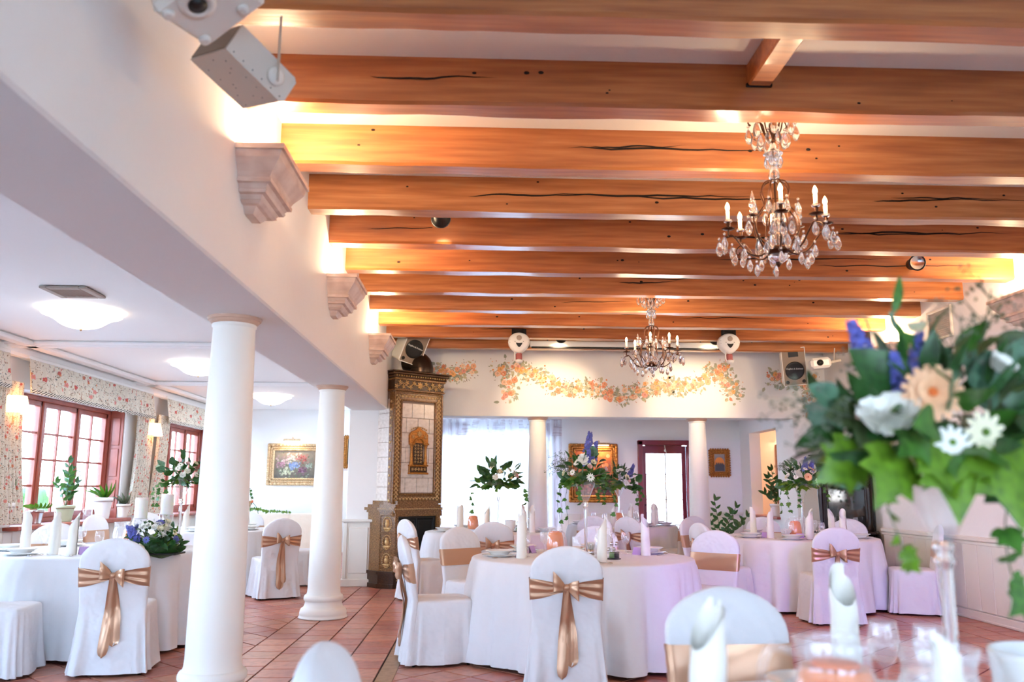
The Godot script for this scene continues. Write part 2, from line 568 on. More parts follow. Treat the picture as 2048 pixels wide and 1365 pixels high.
func window(n: int, w: float, h: float, lights: int, rows: int, at: Vector3, turn: float, label: String, panes := true, depth := 0.3):
	var o := Node3D.new()
	o.name = "window_%d" % n
	add_child(o)
	o.position = at
	o.rotation.y = turn
	o.set_meta("kind", "structure")
	o.set_meta("label", label)
	var f := S()
	sbx(f, Vector3(-w / 2, 0, -0.06), Vector3(-w / 2 + 0.06, h, 0.06), 0.008)
	sbx(f, Vector3(w / 2 - 0.06, 0, -0.06), Vector3(w / 2, h, 0.06), 0.008)
	sbx(f, Vector3(-w / 2, h - 0.06, -0.06), Vector3(w / 2, h, 0.06), 0.008)
	sbx(f, Vector3(-w / 2, 0, -0.06), Vector3(w / 2, 0.06, 0.06), 0.008)
	put("frame", f, M.red_wood, o)
	var cw := (w - 0.12) / lights
	for k in range(1, lights):
		put("mullion", box(Vector3(-w / 2 + 0.06 + k * cw, h / 2, 0.0), Vector3(0.09, h - 0.12, 0.13), 0.012), M.red_wood, o)
	for sx in [-1.0, 1.0]:
		var rv := S()
		bx(rv, Vector3(sx * (w / 2 - 0.012), h / 2, 0.06 + depth / 2), Vector3(0.024, h, depth), 0.004)
		for k in 3:
			bx(rv, Vector3(sx * (w / 2 - 0.03), 0.12 + (h - 0.2) * (k + 0.5) / 3, 0.06 + depth / 2), Vector3(0.016, (h - 0.2) / 3 - 0.05, depth - 0.08), 0.006)
		put("reveal_panel", rv, M.red_wood, o)
	var hgt := h - 0.12
	for k in lights:
		var c := Node3D.new()
		c.name = "casement"
		o.add_child(c, true)
		var x0 := -w / 2 + 0.06 + k * cw + 0.03
		var x1 := x0 + cw - 0.06
		var cf := S()
		sbx(cf, Vector3(x0, 0.06, -0.03), Vector3(x0 + 0.055, h - 0.06, 0.045), 0.006)
		sbx(cf, Vector3(x1 - 0.055, 0.06, -0.03), Vector3(x1, h - 0.06, 0.045), 0.006)
		sbx(cf, Vector3(x0, 0.06, -0.03), Vector3(x1, 0.13, 0.045), 0.006)
		sbx(cf, Vector3(x0, h - 0.13, -0.03), Vector3(x1, h - 0.06, 0.045), 0.006)
		put("sash", cf, M.red_wood, c)
		var xm := (x0 + x1) / 2
		put("muntin", box(Vector3(xm, h / 2, 0.005), Vector3(0.028, hgt - 0.1, 0.04), 0.006), M.red_wood, c)
		for r in range(1, rows):
			put("muntin", box(Vector3(xm, 0.13 + (h - 0.26) * r / rows, 0.005), Vector3(x1 - x0 - 0.09, 0.026, 0.036), 0.006), M.red_wood, c)
		if panes:
			for r in rows:
				for q in 2:
					var px0 := x0 + 0.05 if q == 0 else xm + 0.014
					var px1 := xm - 0.014 if q == 0 else x1 - 0.05
					put("pane", box(Vector3((px0 + px1) / 2, 0.13 + (h - 0.26) * (r + 0.5) / rows, 0.0), Vector3(px1 - px0, (h - 0.26) / rows - 0.02, 0.004)), M.window_glass, c)
		else:
			put("pane", box(Vector3(xm, h / 2, 0.0), Vector3(x1 - x0 - 0.1, h - 0.26, 0.004)), M.window_glass, c)
		if k != 1:
			var hd := S()
			bx(hd, Vector3(x0 + 0.03, h * 0.42, 0.05), Vector3(0.025, 0.12, 0.012), 0.003)
			tube(hd, [Vector3(x0 + 0.03, h * 0.42, 0.05), Vector3(x0 + 0.03, h * 0.42, 0.085), Vector3(x0 + 0.08, h * 0.415, 0.09), Vector3(x0 + 0.10, h * 0.36, 0.088)], 0.008, 6)
			put("handle", hd, M.iron, c)
	return o

func room():
	var F := func(a, b, c): return Vector3(a, b, c)
	# floor
	var fl := struct("floor", slab(Vector3(-6.2, -0.2, -18.3), Vector3(7.4, -0.008, 3.6)), M.grout, "terracotta tiled floor with straight lanes and diagonal fields")
	floor_tiles(fl)
	put("border_strip", slab(Vector3(-0.705, -0.01, -12.0), Vector3(-0.585, 0.0, 3.0), 0.002), M.band, fl)
	# ceilings
	struct("ceiling", slab(Vector3(XL - 0.3, CEIL, -13.3), Vector3(5.9, CEIL + 0.2, 3.5)), M.paint, "white plastered ceiling between the brown beams")
	struct("ceiling_aisle", slab(Vector3(-6.1, 2.92, -18.1), Vector3(-1.79, 3.12, 3.5)), M.paint, "white ceiling over the window aisle")
	struct("ceiling_alcove", slab(Vector3(-1.82, 2.65, -16.0), Vector3(5.2, 2.8, -13.25)), M.paint, "white ceiling over the alcove behind the two rear columns")
	# mouldings of the aisle ceiling
	var tr := S()
	for z in [-9.6, -13.2]:
		bx(tr, Vector3(-3.8, 2.90, z), Vector3(3.4, 0.05, 0.28), 0.02)
		bx(tr, Vector3(-3.8, 2.88, z), Vector3(3.4, 0.04, 0.14), 0.018)
	struct("trim_1", tr, M.paint, "white mouldings crossing the aisle ceiling")
	var tr2 := S()
	bx(tr2, Vector3(-5.1, 2.89, -7.3), Vector3(0.16, 0.06, 20.8), 0.02)
	bx(tr2, Vector3(-2.1, 2.89, -7.3), Vector3(0.16, 0.06, 20.8), 0.02)
	bx(tr2, Vector3(-5.42, 2.86, -7.3), Vector3(0.14, 0.12, 20.8), 0.03)
	struct("trim_2", tr2, M.paint, "white mouldings running along the aisle ceiling")
	# girder wall over the columns
	struct("wall_left", slab(Vector3(-1.801, SOFFIT, -13.3), Vector3(XL, CEIL + 0.1, 3.4), 0.012), M.plaster, "plastered white girder wall carried by the left columns")
	struct("wall_pier", slab(Vector3(-1.82, 0, -17.9), Vector3(XL - 0.002, SOFFIT + 0.01, -11.75), 0.01), M.plaster, "white pier wall left of the tiled stove")
	# wall with the mural and its opening
	var back := S()
	sbx(back, Vector3(XL - 0.1, 2.40, -13.3), Vector3(5.9, CEIL + 0.1, -12.9), 0.006)
	sbx(back, Vector3(4.86, -0.05, -13.7), Vector3(5.9, 2.41, -12.9), 0.006)
	struct("wall_back", back, M.plaster, "cream end wall painted with rose garlands over the alcove")
	# alcove behind
	var aw := pierced(-1.9, 5.1, -0.05, 2.8, [[-0.95, 1.3, 0.45, 2.45], [2.98, 3.90, -0.06, 2.17]], func(s, a, b, c, d): sbx(s, Vector3(a, c, -15.95), Vector3(b, d, -15.7)))
	struct("wall_alcove", aw, M.paint, "white rear wall of the alcove with curtained window and red door")
	var sw := pierced(-15.9, -13.65, -0.05, 2.8, [[-15.15, -13.7, 0.87, 2.32]], func(s, a, b, c, d): sbx(s, Vector3(4.88, c, a), Vector3(5.08, d, b)))
	struct("wall_hatch", sw, M.paint, "white side wall of the alcove with a serving hatch")
	struct("trim_3", slab(Vector3(4.80, 0.835, -15.2), Vector3(5.14, 0.872, -13.66), 0.008), M.red_wood, "red-brown wooden sill of the serving hatch")
	# room behind the hatch
	var hr := S()
	sbx(hr, Vector3(4.9, -0.05, -17.0), Vector3(8.2, 2.9, -16.8))
	sbx(hr, Vector3(8.0, -0.05, -17.0), Vector3(8.2, 2.9, -13.3))
	sbx(hr, Vector3(5.0, -0.05, -13.5), Vector3(8.2, 2.9, -13.3))
	sbx(hr, Vector3(5.08, -0.05, -17.0), Vector3(5.1, 2.9, -15.7))
	struct("wall_far", hr, M.pink_wall, "pinkish walls of the room seen through the hatch")
	struct("ceiling_far", slab(Vector3(4.9, 2.75, -17.0), Vector3(8.2, 2.9, -13.3)), M.pink_wall, "pinkish ceiling of the room behind the hatch")
	struct("floor_far", slab(Vector3(7.3, -0.2, -17.0), Vector3(8.2, 0.0, -12.6)), M.tile1, "floor of the room behind the hatch")
	# right wall
	var wr := S()
	sbx(wr, Vector3(XR, -0.05, -10.7), Vector3(5.9, CEIL + 0.1, 3.4), 0.006)
	sbx(wr, Vector3(5.4, -0.05, -12.95), Vector3(5.9, CEIL + 0.1, -10.6))
	struct("wall_right", wr, M.plaster, "plain white wall along the right side")
	var wn := Node3D.new()
	wn.name = "wainscot_right"
	add_child(wn)
	tag(wn, "cream tongue-and-groove wainscot along the right wall", "", "", "structure")
	var z := -10.66
	while z < -1.5:
		put("board", slab(Vector3(XR - 0.022, 0.1, z + 0.003), Vector3(XR + 0.01, 0.80, z + 0.247), 0.005), M.wains, wn)
		z += 0.25
	put("rail", slab(Vector3(XR - 0.045, 0.79, -10.7), Vector3(XR + 0.01, 0.84, 3.2), 0.012), M.wains, wn)
	put("rail_edge", slab(Vector3(XR - 0.03, 0.755, -10.7), Vector3(XR + 0.01, 0.79, 3.2), 0.008), M.wains, wn)
	var bb := S()
	sbx(bb, Vector3(XR - 0.03, 0, -10.7), Vector3(XR + 0.01, 0.09, 3.2), 0.008)
	sbx(bb, Vector3(XR - 0.04, 0, -10.7), Vector3(XR + 0.01, 0.03, 3.2), 0.008)
	struct("baseboard_right", bb, M.wains, "white baseboard along the right wall")
	# wainscot beside the stove and in the alcove
	var pw := Node3D.new()
	pw.name = "wainscot_pier"
	add_child(pw)
	tag(pw, "cream panelled dado on the pier left of the stove", "", "", "structure")
	put("backing", slab(Vector3(-1.84, 0.0, -11.76), Vector3(-1.42, 0.86, -11.71), 0.005), M.wains, pw)
	put("panel", slab(Vector3(-1.76, 0.17, -11.72), Vector3(-1.50, 0.78, -11.695), 0.012), M.wains, pw)
	put("stile", slab(Vector3(-1.83, 0.10, -11.72), Vector3(-1.785, 0.84, -11.69), 0.006), M.wains, pw)
	put("stile", slab(Vector3(-1.475, 0.10, -11.72), Vector3(-1.43, 0.84, -11.69), 0.006), M.wains, pw)
	put("rail", slab(Vector3(-1.87, 0.845, -11.78), Vector3(-1.40, 0.885, -11.665), 0.012), M.wains, pw)
	put("plinth", slab(Vector3(-1.87, 0, -11.78), Vector3(-1.40, 0.1, -11.68), 0.01), M.wains, pw)
	var ad := Node3D.new()
	ad.name = "wainscot_alcove"
	add_child(ad)
	tag(ad, "cream wainscot under the small gilt picture in the alcove", "", "", "structure")
	for k in 4:
		put("board", slab(Vector3(3.93 + k * 0.236, 0.1, -15.72), Vector3(4.16 + k * 0.236, 0.86, -15.68), 0.006), M.wains, ad)
	put("rail", slab(Vector3(3.92, 0.86, -15.72), Vector3(4.88, 0.90, -15.65), 0.01), M.wains, ad)
	for k in 7:
		put("board", slab(Vector3(1.42 + k * 0.218, 0.1, -15.72), Vector3(1.63 + k * 0.218, 0.86, -15.68), 0.006), M.wains, ad)
	# aisle walls
	var holes := []
	for k in WINDOWS: holes.append([k[0], k[1], 0.84, 2.46])
	var ww := pierced(-18.0, 3.4, -0.05, 3.1, holes, func(s, a, b, c, d): sbx(s, Vector3(-5.95, c, a), Vector3(-5.5, d, b)))
	struct("wall_window", ww, M.plaster, "white wall of red casement windows along the aisle")
	struct("wall_end", slab(Vector3(-6.0, -0.05, -18.1), Vector3(-1.5, 3.1, -17.8)), M.plaster, "white end wall of the aisle behind the flower painting")
	var n := 1
	for k in WINDOWS:
		window(n, k[1] - k[0], 1.62, 3, 4, Vector3(-5.78, 0.84, (k[0] + k[1]) / 2), PI / 2, ["red casement window in the aisle farthest along, mostly behind the left column", "large red casement window left of the floral drape, plants on its sill", "red casement window nearest the camera in the aisle, just past the left edge", "red casement window beside the camera in the aisle", "red casement window behind the camera in the aisle"][n - 1], n < 3, 0.2)
		struct("trim_%d" % (n + 10), slab(Vector3(-5.75, 0.79, k[0] - 0.08), Vector3(-5.32, 0.842, k[1] + 0.08), 0.012), M.red_wood, "red-brown sill board under the aisle window, number %d from the far end" % n)
		n += 1
	var dado := Node3D.new()
	dado.name = "wainscot_window"
	add_child(dado)
	tag(dado, "cream wainscot below the red aisle windows", "", "", "structure")
	z = -17.7
	while z < -4.0:
		put("board", slab(Vector3(-5.51, 0.1, z + 0.004), Vector3(-5.475, 0.78, z + 0.196), 0.006), M.wains, dado)
		z += 0.2
	# wall behind the camera, with two wide windows
	var rw := pierced(-6.0, 5.9, -0.05, CEIL + 0.1, [[-5.0, -2.2, 0.84, 2.5], [-0.6, 2.0, 0.2, 2.7], [2.6, 4.7, 0.2, 2.7]], func(s, a, b, c, d): sbx(s, Vector3(a, c, 3.1), Vector3(b, d, 3.4)))
	struct("wall_front", rw, M.paint, "white wall behind the camera with tall windows")
	window(6, 2.6, 2.5, 3, 4, Vector3(0.7, 0.2, 3.3), PI, "tall red window in the wall behind the camera", false, 0.1)
	window(7, 2.1, 2.5, 2, 4, Vector3(3.65, 0.2, 3.3), PI, "tall narrower red window behind the camera on the right", false, 0.1)
	window(8, 2.8, 1.66, 3, 4, Vector3(-3.6, 0.84, 3.3), PI, "red window behind the camera at the aisle end", false, 0.1)
	# alcove window and door
	alcove_window()
	red_door()
	outside()

const WINDOWS := [[-17.5, -14.95], [-13.25, -10.2], [-9.3, -6.3], [-5.3, -2.3], [-1.4, 1.6]]

func alcove_window():
	var o := Node3D.new()
	o.name = "window_9"
	add_child(o)
	o.position = Vector3(0.175, 0.45, -15.82)
	tag(o, "bright white-framed window behind the sheer curtain", "", "", "structure")
	var f := S()
	for x in [-1.095, 0.0, 1.095]: bx(f, Vector3(x, 1.0, 0), Vector3(0.06, 2.0, 0.08), 0.006)
	for y in [0.03, 1.97]: bx(f, Vector3(0, y, 0), Vector3(2.25, 0.06, 0.08), 0.006)
	put("frame", f, M.paint, o)
	for x in [-0.547, 0.547]: put("pane", box(Vector3(x, 1.0, 0), Vector3(1.03, 1.88, 0.005)), M.window_glass, o)
	put("sill", box(Vector3(0, -0.02, 0.16), Vector3(2.4, 0.04, 0.2), 0.01), M.paint, o)

func red_door():
	var o := Node3D.new()
	o.name = "door_1"
	add_child(o)
	o.position = Vector3(3.44, 0, -15.72)
	tag(o, "dark red glazed door at the back of the alcove", "", "", "structure")
	var f := S()
	for sx in [-1.0, 1.0]: bx(f, Vector3(sx * 0.46, 1.1, 0.03), Vector3(0.09, 2.2, 0.16), 0.012)
	bx(f, Vector3(0, 2.165, 0.03), Vector3(1.01, 0.09, 0.16), 0.012)
	put("door_frame", f, M.red_deep, o)
	var lf := S()
	for sx in [-1.0, 1.0]: bx(lf, Vector3(sx * 0.375, 1.06, -0.06), Vector3(0.08, 2.1, 0.05), 0.008)
	for y in [0.12, 2.05]: bx(lf, Vector3(0, y, -0.06), Vector3(0.7, 0.16, 0.05), 0.008)
	put("leaf_frame", lf, M.red_deep, o)
	put("muntin", box(Vector3(0.03, 1.1, -0.06), Vector3(0.025, 1.8, 0.03), 0.004), M.paint, o)
	for y in [0.66, 1.12, 1.58]:
		put("muntin", box(Vector3(0, y, -0.06), Vector3(0.68, 0.02, 0.03), 0.004), M.paint, o)
	for r in 4:
		for q in 2:
			put("pane", box(Vector3(-0.155 if q == 0 else 0.19, 0.43 + r * 0.46, -0.06), Vector3(0.35 if q == 0 else 0.3, 0.43, 0.005)), M.window_glass, o)
	var bell := S()
	tube(bell, [Vector3(0, 2.12, 0.06), Vector3(0, 2.05, 0.1), Vector3(0.02, 1.98, 0.1)], 0.008)
	ball(bell, Vector3(0, 2.02, 0.1), Vector3(0.02, 0.025, 0.02))
	put("door_bell", bell, M.plastic, o)
	var hd := S()
	tube(hd, [Vector3(-0.37, 1.02, -0.03), Vector3(-0.37, 1.02, 0.02), Vector3(-0.27, 1.02, 0.02)], 0.01)
	put("handle", hd, M.iron, o)

func outside():
	struct("ground", slab(Vector3(-40, -0.5, -60), Vector3(40, -0.25, 40)), M.ground, "pale paved yard outside the windows")
	var b := thing("neighbour_building", "pale low building with arched windows seen through the aisle window", "building", Vector3(-17, -0.25, -17), 0.0)
	put("wall", slab(Vector3(-3, 0, -12), Vector3(0, 3.3, 10)), M.facade, b)
	put("roof", slab(Vector3(-3.3, 3.3, -12.3), Vector3(0.5, 3.55, 10.3)), M.roof_grey, b)
	for k in 8:
		var w := S()
		var poly := PackedVector2Array([Vector2(-0.5, 0.9), Vector2(0.5, 0.9), Vector2(0.5, 2.1)])
		for q in range(1, 8): poly.append(Vector2(0.5 * cos(PI * q / 8), 2.1 + 0.5 * sin(PI * q / 8)))
		poly.append(Vector2(-0.5, 2.1))
		prism(w, poly, 0.05, Transform3D(Basis(Vector3.UP, PI / 2), Vector3(0.0, 0, -10.5 + k * 2.7)))
		put("window", w, M.facade_glass, b)
	for k in 3:
		var s := S()
		for q in 60:
			var d := Vector3(rng.randfn(), absf(rng.randfn()), rng.randfn()).normalized()
			ball(s, d * rng.randf_range(0.25, 0.55), Vector3.ONE * rng.randf_range(0.06, 0.14), 5, 4)
		var sh := thing("shrub", ["green shrub outside the window behind the left candles", "green shrub outside behind the tall window plant", "green shrub outside the far window"][k], "shrub", Vector3(-7.6, -0.25, [-11.0, -14.6, -19.5][k]))
		put("foliage", s, M.leaf_mid, sh, Transform3D(Basis().scaled(Vector3(1, 1.5, 1)), Vector3(0, 0.65, 0)))
		var tk := S()
		tube(tk, [Vector3.ZERO, Vector3(0.02, 0.6, 0)], 0.03)
		put("stem", tk, M.oak, sh)

func floor_tiles(fl: Node):
	var r := RandomNumberGenerator.new()
	r.seed = 77
	var T := 0.285
	var g := 0.012
	var unit := box(Vector3(0, -0.004, 0), Vector3(T - g, 0.012, T - g), 0.002)
	var mesh := done(unit)
	var list := []   # [distance, mesh, place, material]
	var lanes := [[-1.853, 4, T, -15.7, 3.0], [3.98, 5, T, -13.0, 3.0]]
	for L in lanes:
		for i in L[1]:
			var z: float = L[3] + T / 2 + 0.1 * (i % 2)
			while z < L[4]:
				list.append([z, mesh, Vector3(L[0] + (i + 0.5) * L[2], r.randf_range(-0.0012, 0.0), z), r.randi() % 5])
				z += T
	var fields := [[-5.5, -1.853, -17.8, 3.0], [-0.585, 3.98, -15.7, 3.0]]
	for R in fields:
		var clip := PackedVector2Array([Vector2(R[0] + 0.004, R[2]), Vector2(R[1] - 0.004, R[2]), Vector2(R[1] - 0.004, R[3]), Vector2(R[0] + 0.004, R[3])])
		var q := sqrt(0.5)
		for i in range(-80, 80):
			for j in range(-80, 80):
				var c := Vector2((i + j) * T * q + R[1], (i - j) * T * q - 6.0)
				if c.x < R[0] - 0.25 or c.x > R[1] + 0.25 or c.y < R[2] - 0.2 or c.y > -2.5: continue
				var h := (T - g) * q
				var poly := PackedVector2Array([c + Vector2(h, 0), c + Vector2(0, h), c + Vector2(-h, 0), c + Vector2(0, -h)])
				if c.x - h > R[0] and c.x + h < R[1]:
					list.append([c.y, mesh, Vector3(c.x, r.randf_range(-0.0012, 0.0), c.y), r.randi() % 5, true])
				else:
					var cut := Geometry2D.intersect_polygons(poly, clip)
					if cut.size() and cut[0].size() >= 3:
						var s := S()
						var pp := PackedVector2Array()
						for p in cut[0]: pp.append(p - c)
						prism(s, pp, 0.012, Transform3D(Basis(Vector3.RIGHT, PI / 2), Vector3(0, 0.002, 0)))
						list.append([c.y, done(s), Vector3(c.x, 0.0, c.y), r.randi() % 5, false])
	var near := []
	var far := []
	for t in list:
		var p: Vector3 = t[2]
		var seen: bool = p.z < -5.2 and p.z > -12.0 and (p.x > -2.7 and p.x < 0.05 or p.x > 2.2 and p.z > -8.6 or p.x > -3.4 and p.x < -2 and p.z > -7.2)
		(near if seen else far).append(t)
	near.sort_custom(func(a, b): return a[0] > b[0])
	far.append_array(near.slice(300))
	for t in near.slice(0, 300):
		var xf := Transform3D(Basis(Vector3.UP, PI / 4) if t.size() > 4 and t[4] else Basis(), t[2])
		put("tile", t[1], M["tile%d" % t[3]], fl, xf)
	for k in 5:
		var s := S()
		for t in far:
			if t[3] == k:
				s.append_from(t[1], 0, Transform3D(Basis(Vector3.UP, PI / 4) if t.size() > 4 and t[4] else Basis(), t[2]))
		var o := put("tiles", s.commit(), M["tile%d" % k], fl)
		o.set_meta("kind", "stuff")

# ---------------------------------------------------------------- beams, columns, corbels
func beam_mesh(z: float, seed: int) -> SurfaceTool:
	var n := FastNoiseLite.new()
	n.seed = seed
	n.frequency = 0.55
	var s := S()
	var x0 := XL - 0.02
	var x1 := XR + 0.02 if z > -10.7 else 5.42
	var W := 0.165
	var sec := [Vector2(0, CEIL + 0.02), Vector2(0, 3.327), Vector2(-0.014, 3.311), Vector2(-W + 0.014, 3.311), Vector2(-W, 3.327), Vector2(-W, CEIL + 0.02)]
	var N := 60
	for k in 5:
		s.set_smooth_group(k + 1)
		sheet(s, N, 1, func(u, v):
			var p: Vector2 = sec[k + int(round(v))]
			var x: float = lerpf(x0, x1, u)
			var low := 1.0 if p.y < 3.4 else 0.0
			var which := 0.0 if p.x > -0.08 else 40.0
			return Vector3(x, p.y + low * 0.012 * n.get_noise_2d(x * 1.6, which), z + p.x + 0.008 * n.get_noise_2d(x * 1.3, which + 9.0) * low))
	return s

func beams():
	var ord := ["nearest the camera, cut off by the top of the picture", "second from the camera, joined by the short cross timber", "third from the camera, just below the near chandelier's crown", "fourth from the camera, with long dark cracks", "fifth from the camera, behind the near chandelier's bulbs", "sixth from the camera, carrying the black spotlight", "seventh from the camera", "eighth from the camera, just above the far chandelier", "ninth from the camera, pale at its left end", "tenth from the camera, carrying the two lighting scanners", "farthest from the camera, behind the projection screen case"]
	for n in range(1, 12):
		var z := -5.909 - (n - 4) * 0.8697
		var b := thing("ceiling_beam", "brown varnished ceiling beam " + ord[n - 1], "beam", Vector3.ZERO, 0.0, "ceiling beams")
		put("timber", beam_mesh(z, n * 7), M["beam%d" % (n % 4)], b)
		var r := RandomNumberGenerator.new()
		r.seed = n * 31
		# drying cracks: thin dark wedges along the front face
		for c in [3, 1, 2, 6, 4, 2, 2, 1, 2, 1, 0][n - 1]:
			var x := r.randf_range(-1.1, 3.6)
			var y := 3.44 + r.randf_range(-0.03, 0.05)
			var L := r.randf_range(0.5, 1.7)
			var s := S()
			var tw := r.randf_range(0.004, 0.009)
			var tilt := r.randf_range(0.008, 0.03)
			var nn := FastNoiseLite.new()
			nn.seed = n * 100 + c
			nn.frequency = 1.2
			sheet(s, 16, 1, func(u, v):
				var wdt: float = tw * sin(PI * pow(u, 0.7)) * (1 if v > 0.5 else -1)
				return Vector3(x + L * u, y + tilt * u + 0.02 * nn.get_noise_1d((x + L * u) * 2.0) + wdt, z + 0.0022 + 0.0))
			put("crack", s, M.crack, b)
		var kn := S()
		for c in 9:
			var p := Vector3(r.randf_range(-1.2, 5.0), r.randf_range(3.36, 3.55), z)
			ball(kn, p, Vector3(0.012, 0.007, 0.003) * r.randf_range(0.5, 1.5), 7, 5)
		put("knots", kn, M.crack, b)
	# short timber between the first and second beam
	var t := thing("cross_timber", "short square timber between the two nearest ceiling beams", "beam", Vector3(1.48, 3.51, -3.82))
	put("timber", box(Vector3(0, 0.0, 0.0), Vector3(0.125, 0.13, 0.72), 0.008), M.beam1, t)
	put("bracket", box(Vector3(0, -0.058, -0.342), Vector3(0.14, 0.02, 0.02), 0.003), M.crack, t)

func columns():
	var prof := smooth([Vector2(0.0, 0.0), Vector2(0.232, 0.0), Vector2(0.236, 0.03), Vector2(0.236, 0.06), Vector2(0.222, 0.095), Vector2(0.2, 0.11), Vector2(0.188, 0.14), Vector2(0.186, 0.165), Vector2(0.198, 0.18), Vector2(0.2, 0.20), Vector2(0.192, 0.222), Vector2(0.176, 0.232)], 3)
	var shaft := [Vector2(0.178, 0.225), Vector2(0.168, 0.25), Vector2(0.164, 0.3)]
	for k in 13:
		var t := k / 12.0
		shaft.append(Vector2(0.164 - 0.034 * pow(t, 1.4), 0.3 + t * 2.0))
	shaft.append_array([Vector2(0.13, 2.305), Vector2(0.138, 2.31), Vector2(0.138, 2.325), Vector2(0.132, 2.33)])
	var cap := smooth([Vector2(0.13, 2.325), Vector2(0.14, 2.33), Vector2(0.152, 2.34), Vector2(0.155, 2.35), Vector2(0.164, 2.352), Vector2(0.166, 2.362), Vector2(0.166, 2.372), Vector2(0.1, 2.372)], 2)
	var c := thing("column", "round cream column in the left foreground, base below the picture", "column", Vector3(-1.585, 0, -5.35))
	put("base", turned(prof, 48), M.column, c)
	put("shaft", turned(shaft, 48), M.column, c)
	put("capital", turned(cap, 48), M.capital, c)
	copy(c, "round cream column with its moulded base standing on the tiles", Vector3(-1.585, 0, -8.98))
	for k in 2:
		var r := copy(c, ["slim cream column in front of the sheer curtain's right end", "slim cream column between the red door and the small gilt picture"][k], Vector3([0.888, 3.40][k], 0, -13.1))
		r.scale = Vector3(0.98, 1.013, 0.98)

func corbels():
	var lv := [[0.0, 0.25, 0.325], [-0.028, 0.25, 0.325], [-0.03, 0.236, 0.312], [-0.065, 0.226, 0.302], [-0.095, 0.205, 0.282], [-0.13, 0.178, 0.255], [-0.155, 0.165, 0.242], [-0.16, 0.174, 0.251], [-0.18, 0.172, 0.249], [-0.185, 0.152, 0.229], [-0.205, 0.138, 0.212], [-0.21, 0.146, 0.218], [-0.225, 0.138, 0.21], [-0.23, 0.116, 0.185], [-0.25, 0.104, 0.17], [-0.255, 0.11, 0.176], [-0.268, 0.09, 0.15], [-0.27, 0.07, 0.12], [-0.305, 0.045, 0.08], [-0.31, 0.0, 0.06]]
	var s := S()
	s.set_smooth_group(-1)
	for k in lv.size() - 1:
		var a = lv[k]
		var b = lv[k + 1]
		quad(s, Vector3(a[1], a[0], a[2]), Vector3(a[1], a[0], -a[2]), Vector3(b[1], b[0], -b[2]), Vector3(b[1], b[0], b[2]))
		for sg in [-1.0, 1.0]:
			quad(s, Vector3(0, a[0], sg * a[2]), Vector3(a[1], a[0], sg * a[2]), Vector3(b[1], b[0], sg * b[2]), Vector3(0, b[0], sg * b[2]))
	quad(s, Vector3(0.25, -0.004, 0.325), Vector3(0.25, -0.004, -0.325), Vector3(0, -0.004, -0.325), Vector3(0, -0.004, 0.325))
	var c := thing("corbel_uplight", "stepped plaster corbel lamp high on the left wall, nearest the camera", "wall lamp", Vector3(XL, 3.053, -4.45), 0.0, "stepped corbel uplights")
	put("body", s, M.corbel, c)
	var bl := S()
	tube(bl, [Vector3(0.1, 0.012, -0.2), Vector3(0.1, 0.012, 0.2)], 0.011, 8)
	put("bulb", bl, M.bulb, c)
	var labels := ["stepped plaster corbel lamp on the left wall above the second column", "stepped plaster corbel lamp on the left wall beside the far loudspeaker", "stepped plaster corbel lamp on the right wall at the picture's edge", "stepped plaster corbel lamp on the right wall behind the big bouquet"]
	var at := [Vector3(XL, 3.04, -7.07), Vector3(XL, 3.035, -9.72), Vector3(XR, 3.10, -7.42), Vector3(XR, 3.06, -10.02)]
	for k in 4: copy(c, labels[k], at[k], 0.0 if k < 2 else PI)
	for p in [Vector3(XL, 3.053, -4.45)] + at:
		var q: Vector3 = p + Vector3(0.12 if p.x < 0 else -0.12, 0.055, 0)
		omni(q, WARM2, UPLIGHT, 0.05)

const UPLIGHT := 1.15

# ---------------------------------------------------------------- covered chairs
func spow(x: float, p: float) -> float:
	return signf(x) * pow(absf(x), p)

func back_half(y: float) -> float:
	if y < 0.46: return 0.222 + 0.045 * pow(1.0 - y / 0.46, 1.3)
	if y < 0.775: return 0.222 + 0.012 * (y - 0.46) / 0.315
	return 0.234 * pow(maxf(0.0, 1.0 - pow((y - 0.775) / 0.168, 2.0)), 0.56)

func back_z(y: float) -> float:
	if y < 0.46: return 0.205 + 0.05 * (1.0 - y / 0.46)
	return 0.205 + 0.085 * (y - 0.46) / 0.48

